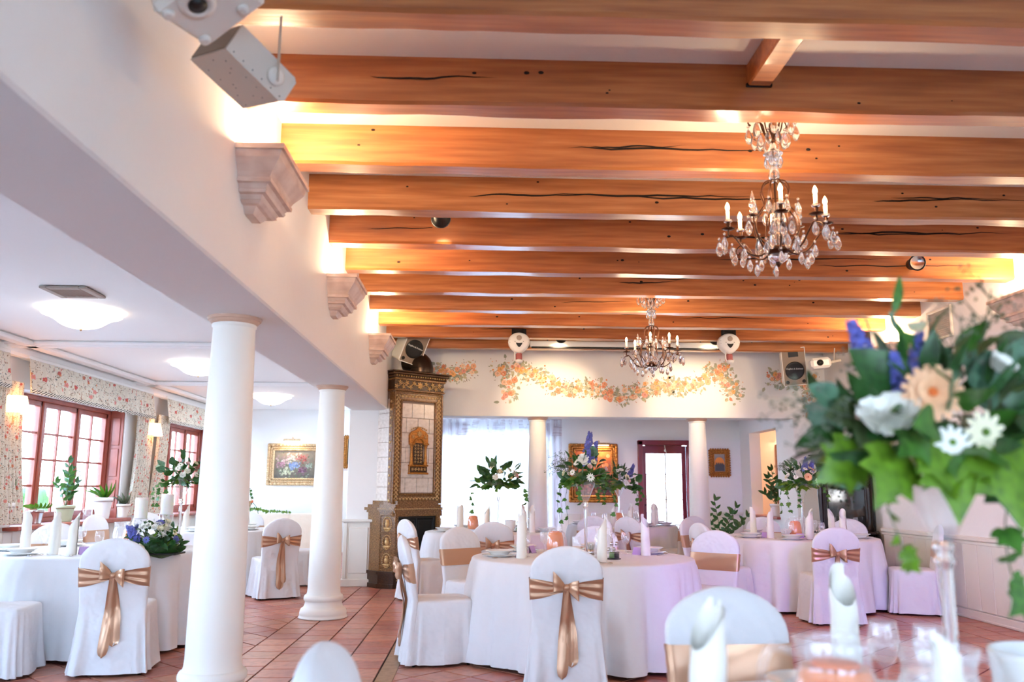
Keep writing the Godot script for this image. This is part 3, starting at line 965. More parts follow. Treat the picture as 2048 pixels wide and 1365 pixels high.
func cover_mesh(seed: int) -> SurfaceTool:
	var n = FastNoiseLite.new()
	n.seed = seed
	n.frequency = 1.0
	var s = S()
	# seat and skirt
	var prof = [[0.0, 0.472], [0.55, 0.472], [0.9, 0.470], [0.97, 0.464], [1.0, 0.452], [1.015, 0.42], [1.03, 0.36], [1.05, 0.28], [1.075, 0.2], [1.105, 0.12], [1.14, 0.055], [1.155, 0.022]]
	sheet(s, 96, prof.size() - 1, func(u, v):
		var p = prof[int(round(v * (prof.size() - 1)))]
		var a: float = u * TAU
		var x: float = 0.228 * spow(cos(a), 0.36) * p[0]
		var z: float = 0.238 * spow(sin(a), 0.36) * p[0] - 0.01
		var t = clampf((0.46 - p[1]) / 0.44, 0.0, 1.0)
		var fold = pow(t, 1.0) * (0.013 * sin(a * 9.0 + seed) + 0.016 * sin(a * 17.0 + seed * 2.0) + 0.03 * n.get_noise_2d(cos(a) * 1.6, sin(a) * 1.6))
		return Vector3(x + cos(a) * fold, p[1] + 0.006 * n.get_noise_2d(a, 5.0) * t, z + sin(a) * fold))
	# back
	var ys = [0.022, 0.06, 0.12, 0.2, 0.28, 0.36, 0.42, 0.47, 0.53, 0.6, 0.66, 0.72, 0.775, 0.81, 0.84, 0.865, 0.885, 0.902, 0.916, 0.928, 0.936, 0.941, 0.943]
	sheet(s, 56, ys.size() - 1, func(u, v):
		var y: float = ys[int(round(v * (ys.size() - 1)))]
		var a: float = u * TAU
		var w = back_half(y)
		var th = 0.034 if y < 0.8 else 0.034 * pow(maxf(0.0, 1.0 - pow((y - 0.8) / 0.143, 3.0)), 0.5)
		var t = clampf((0.44 - y) / 0.42, 0.0, 1.0)
		var fold = t * (0.012 * sin(cos(a) * 11.0 + seed) + 0.03 * n.get_noise_2d(cos(a) * 2.5, 3.0))
		var crease = 0.0025 * n.get_noise_2d(cos(a) * 5.0 + y * 5.0, y * 9.0)
		return Vector3(w * spow(cos(a), 0.5) , y, back_z(y) + th * spow(sin(a), 0.5) + (fold + crease if sin(a) > 0 else 0.0)))
	return s

func sash_mesh(seed: int) -> SurfaceTool:
	var s = S()
	sheet(s, 88, 12, func(u, v):
		var a: float = u * TAU
		var x = spow(cos(a), 0.5)
		var rear = sin(a) > 0.0
		var pinch = exp(-pow(absf(x) / 0.62, 1.6)) if rear else 0.0
		var y: float = lerpf(0.598, 0.745, v)
		y = lerpf(y, 0.682 + (y - 0.67) * 0.3, pinch)
		var w = back_half(y) + 0.006
		var th = 0.034 + 0.006 + (0.0065 * sin(v * TAU * 2.6 + x * 3.0 + seed) * (0.4 + 0.6 * absf(x)) if rear else 0.0012 * sin(v * 9.0 + x * 4.0))
		return Vector3(w * x, y, back_z(y) + th * spow(sin(a), 0.5)))
	return s

func bow_mesh(seed: int) -> SurfaceTool:
	var s = S()
	var zb = back_z(0.69) + 0.048
	var r = RandomNumberGenerator.new()
	r.seed = seed
	for sx in [-1.0, 1.0]:
		var up = r.randf_range(0.012, 0.045) if sx < 0 else r.randf_range(-0.03, 0.012)
		var L = r.randf_range(0.065, 0.085) * (1.0 if sx < 0 else 0.85)
		sheet(s, 26, 8, func(u, v):
			var f: float = u * TAU
			var out = (1.0 - cos(f)) / 2.0
			var wdt = 0.013 + 0.05 * pow(out, 0.7)
			var q: float = (v - 0.5) * 2.0
			return Vector3(sx * (0.008 + L * out), 0.69 + up * out + q * wdt + 0.008 * sin(f) * out, zb + 0.006 + 0.03 * sin(f) * (0.3 + out) * (1.0 - 0.25 * q * q) + 0.025 * out + 0.004 * sin(q * 7.0 + seed) * out))
	ball(s, Vector3(0.002, 0.688, zb + 0.012), Vector3(0.024, 0.021, 0.02), 14, 9, Basis(Vector3.BACK, 0.4))
	return s

func tail_mesh(seed: int, len: float, dx: float, width: float, front: float) -> SurfaceTool:
	var s = S()
	sheet(s, 8, 26, func(u, v):
		var q: float = (u - 0.5) * 2.0
		var t: float = v
		var endw = sqrt(maxf(0.0, 1.0 - pow(maxf(0.0, (t - 0.86) / 0.14), 2.2)))
		var w = (0.018 + (width - 0.018) * minf(1.0, t * 1.7)) * endw
		var y = 0.684 - len * t
		var ripple = 0.010 * sin(q * 3.0 + seed + t * 2.0) * (1.0 - 0.4 * t) + 0.006 * sin(t * 9.0 + seed)
		return Vector3(dx * t + q * w, y, maxf(back_z(maxf(y, 0.05)), back_z(0.46) - 0.01 + 0.02 * t) + 0.05 + front + ripple))
	return s

func make_chair(seed: int) -> Node3D:
	var c = thing("banquet_chair", "", "chair", Vector3.ZERO, 0.0, "white covered banquet chairs")
	put("chair_cover", cover_mesh(seed), M.cover, c)
	put("sash", sash_mesh(seed), M.satin, c)
	put("bow", bow_mesh(seed), M.satin, c)
	put("tail", tail_mesh(seed, [0.59, 0.57, 0.48][seed % 3], [0.02, -0.01, 0.03][seed % 3], 0.048, 0.0), M.satin, c)
	put("tail", tail_mesh(seed + 4, [0.42, 0.5, 0.55][seed % 3], [-0.015, 0.03, -0.03][seed % 3], 0.036, 0.012), M.satin, c)
	for sx in [-1.0, 1.0]:
		for sz in [-1.0, 1.0]:
			var s = S()
			tube(s, [Vector3(sx * 0.18, 0.44, sz * 0.18), Vector3(sx * 0.205, 0.0, sz * 0.205)], 0.012, 8)
			put("leg", s, M.dark_leg, c)
	return c

# back top given; facing = direction of the sitter
func chair(k: int, top: Vector2, facing: Vector2, label: String, group := ""):
	var f = facing.normalized()
	var turn = atan2(-f.x, -f.y)
	var at = top + f * 0.29
	var p = protos["chair%d" % k]
	if p.get_meta("used", false):
		copy(p, label, Vector3(at.x, 0, at.y), turn, group)
	else:
		p.set_meta("used", true)
		p.position = Vector3(at.x, 0, at.y)
		p.rotation.y = turn
		tag(p, label, "", group)

# ---------------------------------------------------------------- round tables
func cloth_mesh(r: float, seed: int, drop := 0.03, h := 0.762) -> SurfaceTool:
	var s = S()
	var rr = RandomNumberGenerator.new()
	rr.seed = seed
	var ph = [rr.randf() * TAU, rr.randf() * TAU, rr.randf() * TAU, rr.randf() * TAU]
	var prof = [[0.0, h], [0.5, h], [0.9, h], [0.975, h - 0.001], [0.992, h - 0.005], [1.0, h - 0.014], [1.004, h - 0.03]]
	for k in 14: prof.append([1.006, lerpf(h - 0.06, drop, k / 13.0)])
	sheet(s, 240, prof.size() - 1, func(u, v):
		var p = prof[int(round(v * (prof.size() - 1)))]
		var a: float = u * TAU
		var t = clampf((h - 0.03 - p[1]) / (h - 0.03 - drop), 0.0, 1.0)
		var w1 = 2.0 * pow(absf(sin(a * 7.0 + ph[0] + 0.9 * sin(a * 3.0 + ph[1]))), 0.6) - 1.0
		var w2 = 2.0 * pow(absf(sin(a * 11.0 + ph[2] + sin(a * 4.0 + ph[3]))), 0.7) - 1.0
		var wave = 0.62 * w1 + 0.38 * w2
		var rad: float = r * p[0] + pow(t, 0.7) * (0.035 + 0.085 * wave) + 0.008 * t * sin(a * 47.0)
		return Vector3(rad * cos(a), p[1], rad * sin(a)))
	return s

func round_table(c: Vector2, r: float, seed: int, label: String, m := "cloth") -> Node3D:
	var t = thing("round_table", label, "table", Vector3(c.x, 0, c.y), 0.0, "round banquet tables")
	put("tablecloth", cloth_mesh(r, seed), M[m], t)
	put("tabletop", turned([Vector2(0, 0.73), Vector2(r - 0.02, 0.73), Vector2(r - 0.012, 0.745), Vector2(r - 0.02, 0.756), Vector2(0, 0.756)], 48), M.oak, t)
	for k in 4:
		var s = S()
		var a = TAU * (k + 0.5) / 4
		tube(s, [Vector3(cos(a) * 0.45, 0.735, sin(a) * 0.45), Vector3(cos(a) * 0.52, 0.0, sin(a) * 0.52)], 0.018, 8)
		put("leg", s, M.dark_leg, t)
	return t

# ---------------------------------------------------------------- tableware
func plate_mesh(r: float, deep: float) -> SurfaceTool:
	return turned(smooth([Vector2(0, 0.004), Vector2(r * 0.55, 0.004), Vector2(r * 0.64, 0.006 + deep * 0.7), Vector2(r * 0.97, 0.012 + deep), Vector2(r, 0.015 + deep), Vector2(r * 0.985, 0.011 + deep), Vector2(r * 0.66, 0.001 + deep * 0.5), Vector2(r * 0.56, 0.0), Vector2(0, 0.0)], 3), 48)

func napkin_mesh(seed: int) -> SurfaceTool:
	var s = S()
	var turns = 1.9
	sheet(s, 44, 12, func(u, v):
		var a: float = u * TAU * turns + seed
		var top: float = 0.27 + 0.052 * cos(a) + 0.016 * u - 0.02 * exp(-pow((u - 0.5) * 8.0, 2.0))
		var y: float = v * top
		var rad = 0.03 + 0.010 * u + 0.003 * (1.0 - v) - 0.003 * v + 0.0015 * sin(y * 60.0 + a)
		return Vector3(rad * cos(a) + 0.006 * v, y, rad * sin(a)))
	return s

func wine_glass_mesh(k := 1.0) -> SurfaceTool:
	return turned(smooth([Vector2(0, 0.002), Vector2(0.033, 0.002), Vector2(0.034, 0.004), Vector2(0.012, 0.009), Vector2(0.005, 0.02), Vector2(0.0045, 0.065), Vector2(0.012, 0.078), Vector2(0.03, 0.1), Vector2(0.036, 0.13), Vector2(0.034, 0.16), Vector2(0.031, 0.178), Vector2(0.0295, 0.178), Vector2(0.0325, 0.158), Vector2(0.0345, 0.13), Vector2(0.028, 0.1), Vector2(0.0, 0.083)], 3), 24)

func make_tableware():
	var g = thing("place_plate", "", "plate")
	put("dish", plate_mesh(0.14, 0.004), M.china, g)
	protos.plate = g
	g = thing("soup_plate", "", "plate")
	put("dish", plate_mesh(0.118, 0.022), M.china, g)
	protos.soup = g
	g = thing("salad_garnish", "", "food")
	var s = S()
	for k in 5: ball(s, Vector3(rng.randf_range(-0.02, 0.02), 0.006 + 0.008 * (k % 2), rng.randf_range(-0.02, 0.02)), Vector3(0.016, 0.008, 0.011), 8, 5, Basis(Vector3.UP, k))
	put("carrot", s, M.food_orange, g)
	s = S()
	for k in 7: ball(s, Vector3(rng.randf_range(-0.04, 0.04), 0.004, rng.randf_range(-0.04, 0.04)), Vector3(0.017, 0.006, 0.012), 7, 4, Basis(Vector3.UP, k))
	put("noodles", s, M.food_cream, g)
	s = S()
	for k in 4: ball(s, Vector3(rng.randf_range(-0.03, 0.03), 0.012, rng.randf_range(-0.03, 0.03)), Vector3(0.009, 0.002, 0.005), 6, 4, Basis(Vector3.UP, k))
	put("herb", s, M.food_green, g)
	protos.food = g
	for k in 3:
		g = thing("rolled_napkin", "", "napkin")
		put("cloth", napkin_mesh(k), M.napkin, g)
		protos["napkin%d" % k] = g
	g = thing("wine_glass", "", "glass")
	put("bowl", wine_glass_mesh(), M.glass, g)
	protos.glass = g
	g = thing("shot_glass", "", "glass")
	put("bowl", turned([Vector2(0, 0.0), Vector2(0.017, 0.0), Vector2(0.02, 0.004), Vector2(0.024, 0.07), Vector2(0.0225, 0.07), Vector2(0.0185, 0.014), Vector2(0, 0.012)], 18), M.glass, g)
	protos.shot = g
	g = thing("name_card", "", "card")
	s = S()
	prism(s, PackedVector2Array([Vector2(-0.028, 0), Vector2(-0.026, 0), Vector2(0.0005, 0.056), Vector2(0.026, 0), Vector2(0.028, 0), Vector2(0.0005, 0.0605), Vector2(-0.0005, 0.0605)]), 0.085, Transform3D(Basis(Vector3.UP, PI / 2), Vector3(-0.0425, 0, 0)))
	put("card", s, M.lilac, g)
	protos.card = g
	g = thing("dinner_fork", "", "fork")
	s = S()
	tube(s, [Vector3(0, 0.004, 0.1), Vector3(0, 0.003, 0.05), Vector3(0, 0.005, -0.02), Vector3(0, 0.012, -0.045)], [0.006, 0.005, 0.003, 0.004], 6, 0.5)
	bx(s, Vector3(0, 0.011, -0.055), Vector3(0.024, 0.002, 0.018))
	for k in 4: tube(s, [Vector3(-0.0105 + k * 0.007, 0.011, -0.06), Vector3(-0.0105 + k * 0.007, 0.006, -0.085), Vector3(-0.0105 + k * 0.007, 0.008, -0.1)], 0.0015, 4)
	put("metal", s, M.steel, g)
	protos.fork = g
	g = thing("soup_spoon", "", "spoon")
	s = S()
	tube(s, [Vector3(0, 0.005, 0.1), Vector3(0, 0.003, 0.05), Vector3(0, 0.006, -0.03), Vector3(0, 0.01, -0.05)], [0.007, 0.005, 0.003, 0.004], 6, 0.5)
	ball(s, Vector3(0, 0.009, -0.075), Vector3(0.02, 0.006, 0.03), 12, 7)
	put("metal", s, M.steel, g)
	protos.spoon = g
	# juice jug, water jug
	for q in 2:
		g = thing("juice_jug" if q == 0 else "water_jug", "", "jug")
		var k = 1.0
		put("jug", turned(smooth([Vector2(0, 0.006), Vector2(0.062, 0.0), Vector2(0.072, 0.02), Vector2(0.076, 0.09), Vector2(0.066, 0.16), Vector2(0.056, 0.19), Vector2(0.064, 0.225), Vector2(0.061, 0.226), Vector2(0.053, 0.19), Vector2(0.063, 0.158), Vector2(0.0725, 0.09), Vector2(0.068, 0.022), Vector2(0, 0.016)], 3), 28), M.glass, g)
		s = S()
		tube(s, smooth([Vector3(0.058, 0.2, 0), Vector3(0.1, 0.205, 0), Vector3(0.118, 0.15, 0), Vector3(0.1, 0.07, 0), Vector3(0.074, 0.06, 0)], 4), 0.008, 8)
		put("handle", s, M.glass, g)
		put("juice" if q == 0 else "water", turned(smooth([Vector2(0, 0.018), Vector2(0.066, 0.024), Vector2(0.071, 0.09), Vector2(0.062, 0.155), Vector2(0.053, 0.182), Vector2(0.05, 0.184), Vector2(0, 0.184)], 2), 24), M.juice if q == 0 else M.water, g)
		if q == 0:
			put("fruit_slice", turned([Vector2(0, 0.185), Vector2(0.036, 0.185), Vector2(0.038, 0.189), Vector2(0.036, 0.192), Vector2(0, 0.192)], 20), M.food_orange, g)
		protos["jug%d" % q] = g
	# oil and pepper stand
	g = thing("cruet_stand", "", "cruet")
	put("tray", turned([Vector2(0, 0), Vector2(0.062, 0), Vector2(0.064, 0.006), Vector2(0, 0.008)], 20), M.black, g)
	s = S()
	tube(s, [Vector3(0, 0.006, 0), Vector3(0, 0.16, 0)], 0.0025, 6)
	var ring = []
	for k in 17: ring.append(Vector3(0.02 * cos(TAU * k / 16), 0.175 + 0.02 * sin(TAU * k / 16), 0))
	tube(s, ring, 0.002, 5)
	ring = []
	for k in 25: ring.append(Vector3(0.055 * cos(TAU * k / 24), 0.05, 0.055 * sin(TAU * k / 24)))
	tube(s, ring, 0.002, 5)
	put("wire", s, M.steel, g)
	for k in 4:
		var b = Node3D.new()
		b.name = "bottle"
		g.add_child(b, true)
		b.position = Vector3(0.032 * cos(TAU * k / 4 + 0.4), 0.007, 0.032 * sin(TAU * k / 4 + 0.4))
		var tall = 0.1 if k < 2 else 0.055
		put("flask", turned([Vector2(0, 0), Vector2(0.022, 0), Vector2(0.022, tall * 0.7), Vector2(0.012, tall * 0.85), Vector2(0.012, tall), Vector2(0, tall)], 14), M.glass, b)
		put("seasoning", turned([Vector2(0, 0.004), Vector2(0.0195, 0.004), Vector2(0.0195, tall * 0.5), Vector2(0, tall * 0.5)], 12), [M.pepper, M.food_green, M.wax, M.pepper][k], b)
		put("stopper", turned([Vector2(0, tall), Vector2(0.014, tall), Vector2(0.014, tall + 0.02), Vector2(0.008, tall + 0.026), Vector2(0, tall + 0.026)], 12), M.steel, b)
	protos.cruet = g
	# white pot
	g = thing("white_pot", "", "pot")
	put("pot", turned(smooth([Vector2(0, 0), Vector2(0.062, 0), Vector2(0.066, 0.03), Vector2(0.07, 0.11), Vector2(0.073, 0.135), Vector2(0.07, 0.137), Vector2(0.064, 0.11), Vector2(0.06, 0.03), Vector2(0, 0.02)], 3), 28), M.china, g)
	protos.pot = g
	# shell-like folded paper napkins in a holder
	g = thing("paper_napkins", "", "napkin holder")
	put("holder", turned([Vector2(0, 0), Vector2(0.045, 0), Vector2(0.05, 0.05), Vector2(0.047, 0.05), Vector2(0.042, 0.005), Vector2(0, 0.005)], 20), M.steel, g)
	for k in 9:
		s = S()
		var a = TAU * k / 9
		var R = Basis(Vector3.UP, a)
		sheet(s, 6, 4, func(u, v):
			var w: float = (u - 0.5) * 0.07 * (0.4 + v)
			return R * Vector3(w, 0.02 + 0.085 * v * (1.0 - 0.25 * absf(u - 0.5) * 2.0), 0.012 + 0.03 * v + 0.006 * sin(u * 9.0)))
		put("napkin", s, M.napkin, g)
	protos.paper = g

const SIDE := ["near side", "front right", "right", "rear right", "rear", "rear left", "left", "front left"]

func spare(o, label: String, at: Vector3, turn := 0.0, group := ""):
	if o.get_meta("used", false):
		return copy(o, label, at, turn, group)
	o.set_meta("used", true)
	o.position = at
	o.rotation.y = turn
	return tag(o, label, "", group)

# what: letters of what stands at that seat: p plates, f food, n napkin, g glass, c card, k cutlery
func setting(c: Vector2, deg: float, what: String, tname: String, h := 0.763):
	var a = deg_to_rad(deg)
	var side: String = SIDE[posmod(int(round(deg / 45.0)), 8)]
	var sg = -1.0 if posmod(deg, 360.0) < 180.0 else 1.0
	var P = func(r: float, off: float, y: float) -> Vector3:
		var b = a + deg_to_rad(off) * sg
		return Vector3(c.x + sin(b) * r, y, c.y + cos(b) * r)
	if "p" in what:
		spare(protos.plate, "white dinner plate under soup plate, %s of %s" % [side, tname], P.call(0.68, 0, h), 0.0, "dinner plates")
		spare(protos.soup, "stacked white soup plate, %s of %s" % [side, tname], P.call(0.68, 0, h + 0.0165), 0.0, "soup plates")
	if "f" in what:
		spare(protos.food, "orange garnish on plate, %s of %s" % [side, tname], P.call(0.68, 0, h + 0.0215), a, "plated starters")
	if "n" in what:
		spare(protos["napkin%d" % (rng.randi() % 3)], "tall rolled white napkin, %s of %s" % [side, tname], P.call(0.55, 17, h), a, "rolled napkins")
	if "g" in what:
		spare(protos.glass, "stemmed wine glass, %s of %s" % [side, tname], P.call(0.46, -4, h), 0.0, "wine glasses")
	if "s" in what:
		spare(protos.shot, "small shot glass, %s of %s" % [side, tname], P.call(0.48, 9, h), 0.0, "shot glasses")
	if "c" in what:
		spare(protos.card, "lilac folded name card, %s of %s" % [side, tname], P.call(0.52, 7, h), a + 0.3, "lilac name cards")
	if "k" in what:
		spare(protos.fork, "steel fork, %s of %s" % [side, tname], P.call(0.70, -15, h), a + PI, "forks")
		spare(protos.spoon, "steel spoon, %s of %s" % [side, tname], P.call(0.70, 15, h), a + PI + 0.5, "spoons")

func put_on(kind: String, c: Vector2, r: float, deg: float, label: String, h := 0.763, turn := 0.0, group := ""):
	var a = deg_to_rad(deg)
	return spare(protos[kind], label, Vector3(c.x + sin(a) * r, h, c.y + cos(a) * r), turn, group)

const T1 := Vector2(0.84, -7.02)
const T2 := Vector2(-3.3, -7.6)
const T3 := Vector2(-3.6, -11.4)
const T4 := Vector2(0.2, -11.1)
const T5 := Vector2(2.2, -13.15)
const T6 := Vector2(3.75, -10.0)
const T7 := Vector2(1.02, -1.66)

func tables_and_chairs():
	for k in 3: protos["chair%d" % k] = make_chair(k + 1)
	make_tableware()
	round_table(T1, 0.9, 1, "round table in the middle of the hall under a white floor-length cloth")
	round_table(T2, 0.9, 2, "round white-clothed table left of the foreground column, by the windows")
	round_table(T3, 0.9, 3, "round white-clothed table seen between the two left columns")
	round_table(T4, 0.9, 4, "round white-clothed table in front of the tiled stove")
	round_table(T5, 0.84, 5, "round white-clothed table in front of the red door")
	round_table(T6, 0.9, 6, "round white-clothed table by the right wall wainscot")
	round_table(T7, 0.9, 7, "round white-clothed table in the foreground at lower right")
	var toward = func(p: Vector2, t: Vector2): return (t - p).normalized()
	# [variant, back top, facing, label]
	var L = [
		[1, Vector2(0.554, -5.48), Vector2(0.08, -1), "chair with big satin bow facing away at the near side of the middle table"],
		[0, Vector2(-0.60, -6.72), Vector2(1, -0.22), "side-on chair at the left of the middle table, long tail hanging"],
		[2, Vector2(-0.2, -8.22), Vector2(0.62, 0.78), "chair facing us with plain sash band, rear left of the middle table"],
		[1, Vector2(1.16, -8.5), Vector2(-0.45, 0.9), "chair behind the middle table, hidden by the cruet stand"],
		[0, Vector2(2.14, -7.7), Vector2(-0.62, 0.7), "chair facing us with plain sash at the right of the middle table"],
		[1, Vector2(-2.57, -6.2), Vector2(-0.18, -1), "chair with satin bow facing away in front of the left foreground column table"],
		[0, Vector2(-3.70, -6.28), Vector2(1, -0.12), "chair at the lower left corner, only its seat in the picture"],
		[2, Vector2(-4.25, -8.8), Vector2(0.6, 0.8), "chair behind the jugs on the window-side table"],
		[0, Vector2(-2.34, -10.35), Vector2(-0.5, -0.86), "chair with bow between the two left columns"],
		[1, Vector2(-2.2, -11.95), Vector2(-1, 0.1), "chair half hidden behind the second left column"],
		[2, Vector2(-5.05, -11.45), Vector2(1, 0.25), "narrow side-on chair with plain sash below the window plants"],
		[1, Vector2(-4.75, -12.45), Vector2(0.75, 0.65), "chair behind the white candles on the left"],
		[0, Vector2(-3.45, -12.95), Vector2(0.1, 1), "chair before the buffet table at the aisle end"],
		[0, Vector2(0.15, -9.52), Vector2(0.05, -1), "chair with bow behind the middle table's left napkins"],
		[1, Vector2(-1.05, -12.1), Vector2(0.85, 0.52), "chair facing us in front of the stove's firebox"],
		[2, Vector2(-0.88, -10.2), Vector2(1, -0.6), "side-on chair between the firebox and the long-tailed chair"],
		[2, Vector2(1.56, -11.75), Vector2(0.35, -0.93), "chair with bow left of the red door's table, behind the tall vase"],
		[0, Vector2(1.98, -11.45), Vector2(0.75, -0.66), "chair turned sideways at the front of the red door's table"],
		[1, Vector2(2.97, -11.8), Vector2(-0.45, -0.9), "chair with tan shaded back beside the right rear column"],
		[2, Vector2(2.62, -10.75), Vector2(0.77, 0.64), "inward-turned chair with sash at the rear left of the right wall's table"],
		[0, Vector2(2.42, -9.4), Vector2(1, -0.3), "bluish-white chair with bow at the left of the right wall's table"],
		[1, Vector2(3.52, -8.36), Vector2(0.04, -1), "chair tinted violet with bow at the near side of the right wall's table"],
		[2, Vector2(5.0, -9.15), Vector2(-0.9, -0.35), "chair seen from the side against the right wall wainscot"],
		[0, Vector2(4.78, -10.95), Vector2(-0.55, 0.83), "chair facing us at the rear right, below the carved cabinet"],
		[2, Vector2(3.85, -11.55), Vector2(-0.1, 1), "chair facing us at the rear of the right wall's table"],
		[1, Vector2(0.92, -3.25), Vector2(0.06, 1), "large chair facing us with a broad tan sash in the foreground"],
		[0, Vector2(-0.37, -2.08), Vector2(1, 0.12), "chair top at the bottom edge of the picture, seen edge-on"],
	]
	for c in L: chair(c[0], c[1], c[2], c[3])
	# settings
	var n1 = "the middle table"
	setting(T1, -84, "pfngsck", n1); setting(T1, 116, "pfngck", n1); setting(T1, -138, "pngc", n1); setting(T1, 165, "pn", n1); setting(T1, -8, "pngk", n1)
	put_on("jug0", T1, 0.24, -120, "jug of orange juice behind the front chair on the middle table", 0.763, 2.4)
	put_on("jug1", T1, 0.2, 50, "clear jug of water by the vase foot on the middle table", 0.763, 0.3)
	put_on("cruet", T1, 0.36, 35, "cruet stand with pepper bottles on the middle table")
	put_on("pot", T1, 0.33, 215, "white pot under the trailing ivy on the middle table")
	put_on("paper", T1, 0.14, 140, "fan of paper napkins on the middle table")
	var n2 = "the window-side table"
	setting(T2, -30, "pfngk", n2); setting(T2, 20, "ngck", n2); setting(T2, -80, "pfng", n2); setting(T2, -135, "png", n2); setting(T2, 140, "png", n2)
	put_on("jug0", T2, 0.3, 80, "left jug of juice on the window-side table", 0.763, 0.5)
	put_on("jug1", T2, 0.22, 150, "jug of water on the window-side table", 0.763, 2.5)
	put_on("paper", T2, 0.5, 62, "fan of paper napkins on the window-side table")
	put_on("cruet", T2, 0.45, 110, "cruet stand on the window-side table")
	var n3 = "the table between the left columns"
	setting(T3, 70, "pfngk", n3); setting(T3, 10, "png", n3); setting(T3, 140, "png", n3)
	var n4 = "the table before the stove"
	setting(T4, -70, "pfnk", n4); setting(T4, -140, "png", n4); setting(T4, 75, "pfngck", n4); setting(T4, 150, "png", n4); setting(T4, 5, "pn", n4)
	put_on("jug0", T4, 0.3, -110, "jug of juice by the vase on the table before the stove", 0.763, 3.0)
	put_on("cruet", T4, 0.34, 60, "cruet stand on the table before the stove")
	put_on("pot", T4, 0.2, 90, "white pot on the table before the stove")
	var n5 = "the table before the red door"
	setting(T5, -40, "png", n5); setting(T5, 65, "pfnck", n5); setting(T5, 115, "pn", n5); setting(T5, -110, "png", n5); setting(T5, 20, "pnck", n5); setting(T5, 170, "png", n5)
	put_on("jug0", T5, 0.3, -20, "jug of juice on the table before the red door", 0.763, 2.2)
	put_on("cruet", T5, 0.42, 20, "cruet stand on the table before the red door")
	put_on("jug1", T5, 0.24, 40, "jug of water on the table before the red door", 0.763, 1.0)
	var n6 = "the table by the right wall"
	setting(T6, -70, "pfnck", n6); setting(T6, -25, "pngck", n6); setting(T6, 60, "pfnk", n6); setting(T6, 130, "png", n6); setting(T6, -150, "png", n6); setting(T6, 10, "ng", n6)
	put_on("jug0", T6, 0.3, -25, "jug of juice under the bouquet on the table by the right wall", 0.763, 2.4)
	put_on("cruet", T6, 0.26, 50, "cruet stand on the table by the right wall")
	put_on("paper", T6, 0.42, -38, "fan of paper napkins on the table by the right wall")
	put_on("jug1", T6, 0.2, 150, "jug of water on the table by the right wall", 0.763, 0.7)
	foreground_table()

func foreground_table():
	var h = 0.763
	var t = "the foreground table"
	var at = func(kind, x, z, label, turn = 0.0, k = 1.0, g = ""):
		var o = spare(protos[kind], label, Vector3(x, h, z), turn, g)
		o.scale = Vector3.ONE * k
		return o
	at.call("plate", 0.87, -2.27, "white dinner plate under the soup plate on the foreground table", 0.0, 1.0, "dinner plates")
	var o = at.call("soup", 0.87, -2.27, "white soup plate on the foreground table below the big chair", 0.0, 1.0, "soup plates")
	o.position.y += 0.0165
	at.call("napkin0", 0.445, -1.70, "tall rolled napkin in front of the large foreground chair", 0.4, 1.0, "rolled napkins")
	at.call("napkin1", 1.005, -2.36, "tall rolled napkin behind the orange jug in the foreground", 1.4, 1.0, "rolled napkins")
	at.call("napkin2", 0.735, -1.32, "rolled napkin right of the water jug in the foreground", 2.2, 0.95, "rolled napkins")
	at.call("jug0", 0.665, -1.62, "large jug of orange juice at the bottom right of the picture", 2.6, 1.16, "")
	at.call("jug1", 0.845, -1.59, "clear jug of water right of the orange jug in the foreground", 0.2, 1.12, "")
	at.call("glass", 0.80, -2.02, "wine glass left of the orange jug in the foreground", 0.0, 1.1, "wine glasses")
	at.call("glass", 1.07, -2.28, "wine glass behind the orange jug in the foreground", 0.0, 1.1, "wine glasses")
	at.call("glass", 1.16, -2.22, "wine glass behind the water jug in the foreground", 0.0, 1.1, "wine glasses")
	at.call("shot", 0.70, -1.93, "small shot glass in front of the foreground soup plate", 0.0, 1.0, "shot glasses")
	at.call("shot", 0.41, -1.52, "small shot glass beside the tall foreground napkin", 0.0, 1.0, "shot glasses")
	at.call("fork", 0.62, -2.13, "fork lying left of the foreground soup plate", 2.4, 1.0, "forks")
	at.call("spoon", 0.66, -2.10, "spoon lying left of the foreground soup plate", 2.3, 1.0, "spoons")
	at.call("paper", 0.60, -1.42, "fan of white paper napkins before the orange jug in the foreground", 0.3, 1.9, "")
	at.call("pot", 1.15, -1.72, "white pot at the right edge of the foreground table", 0.0, 1.6, "")
	at.call("cruet", 0.99, -1.56, "cruet stand at the lower right corner of the picture", 0.0, 1.0, "")

# ---------------------------------------------------------------- tiled stove in the corner
func bead_row(s: SurfaceTool, a: Vector3, b: Vector3, n: int, r: Vector3, basis := Basis()):
	for k in n:
		var p = a.lerp(b, (k + 0.5) / n)
		ball(s, p, r * (1.0 if k % 2 == 0 else 0.75), 7, 5, basis * Basis(Vector3.BACK, 0.6 * (1 if k % 2 == 0 else -1)))

func leaf_relief(s: SurfaceTool, c: Vector3, r: float, n: int, spin := 0.0):
	for k in n:
		var a = TAU * k / n + spin
		ball(s, c + Vector3(cos(a), sin(a), 0) * r * 0.6, Vector3(r * 0.5, r * 0.24, r * 0.22), 7, 5, Basis(Vector3.BACK, a))
	ball(s, c, Vector3(r * 0.3, r * 0.3, r * 0.3), 7, 5)

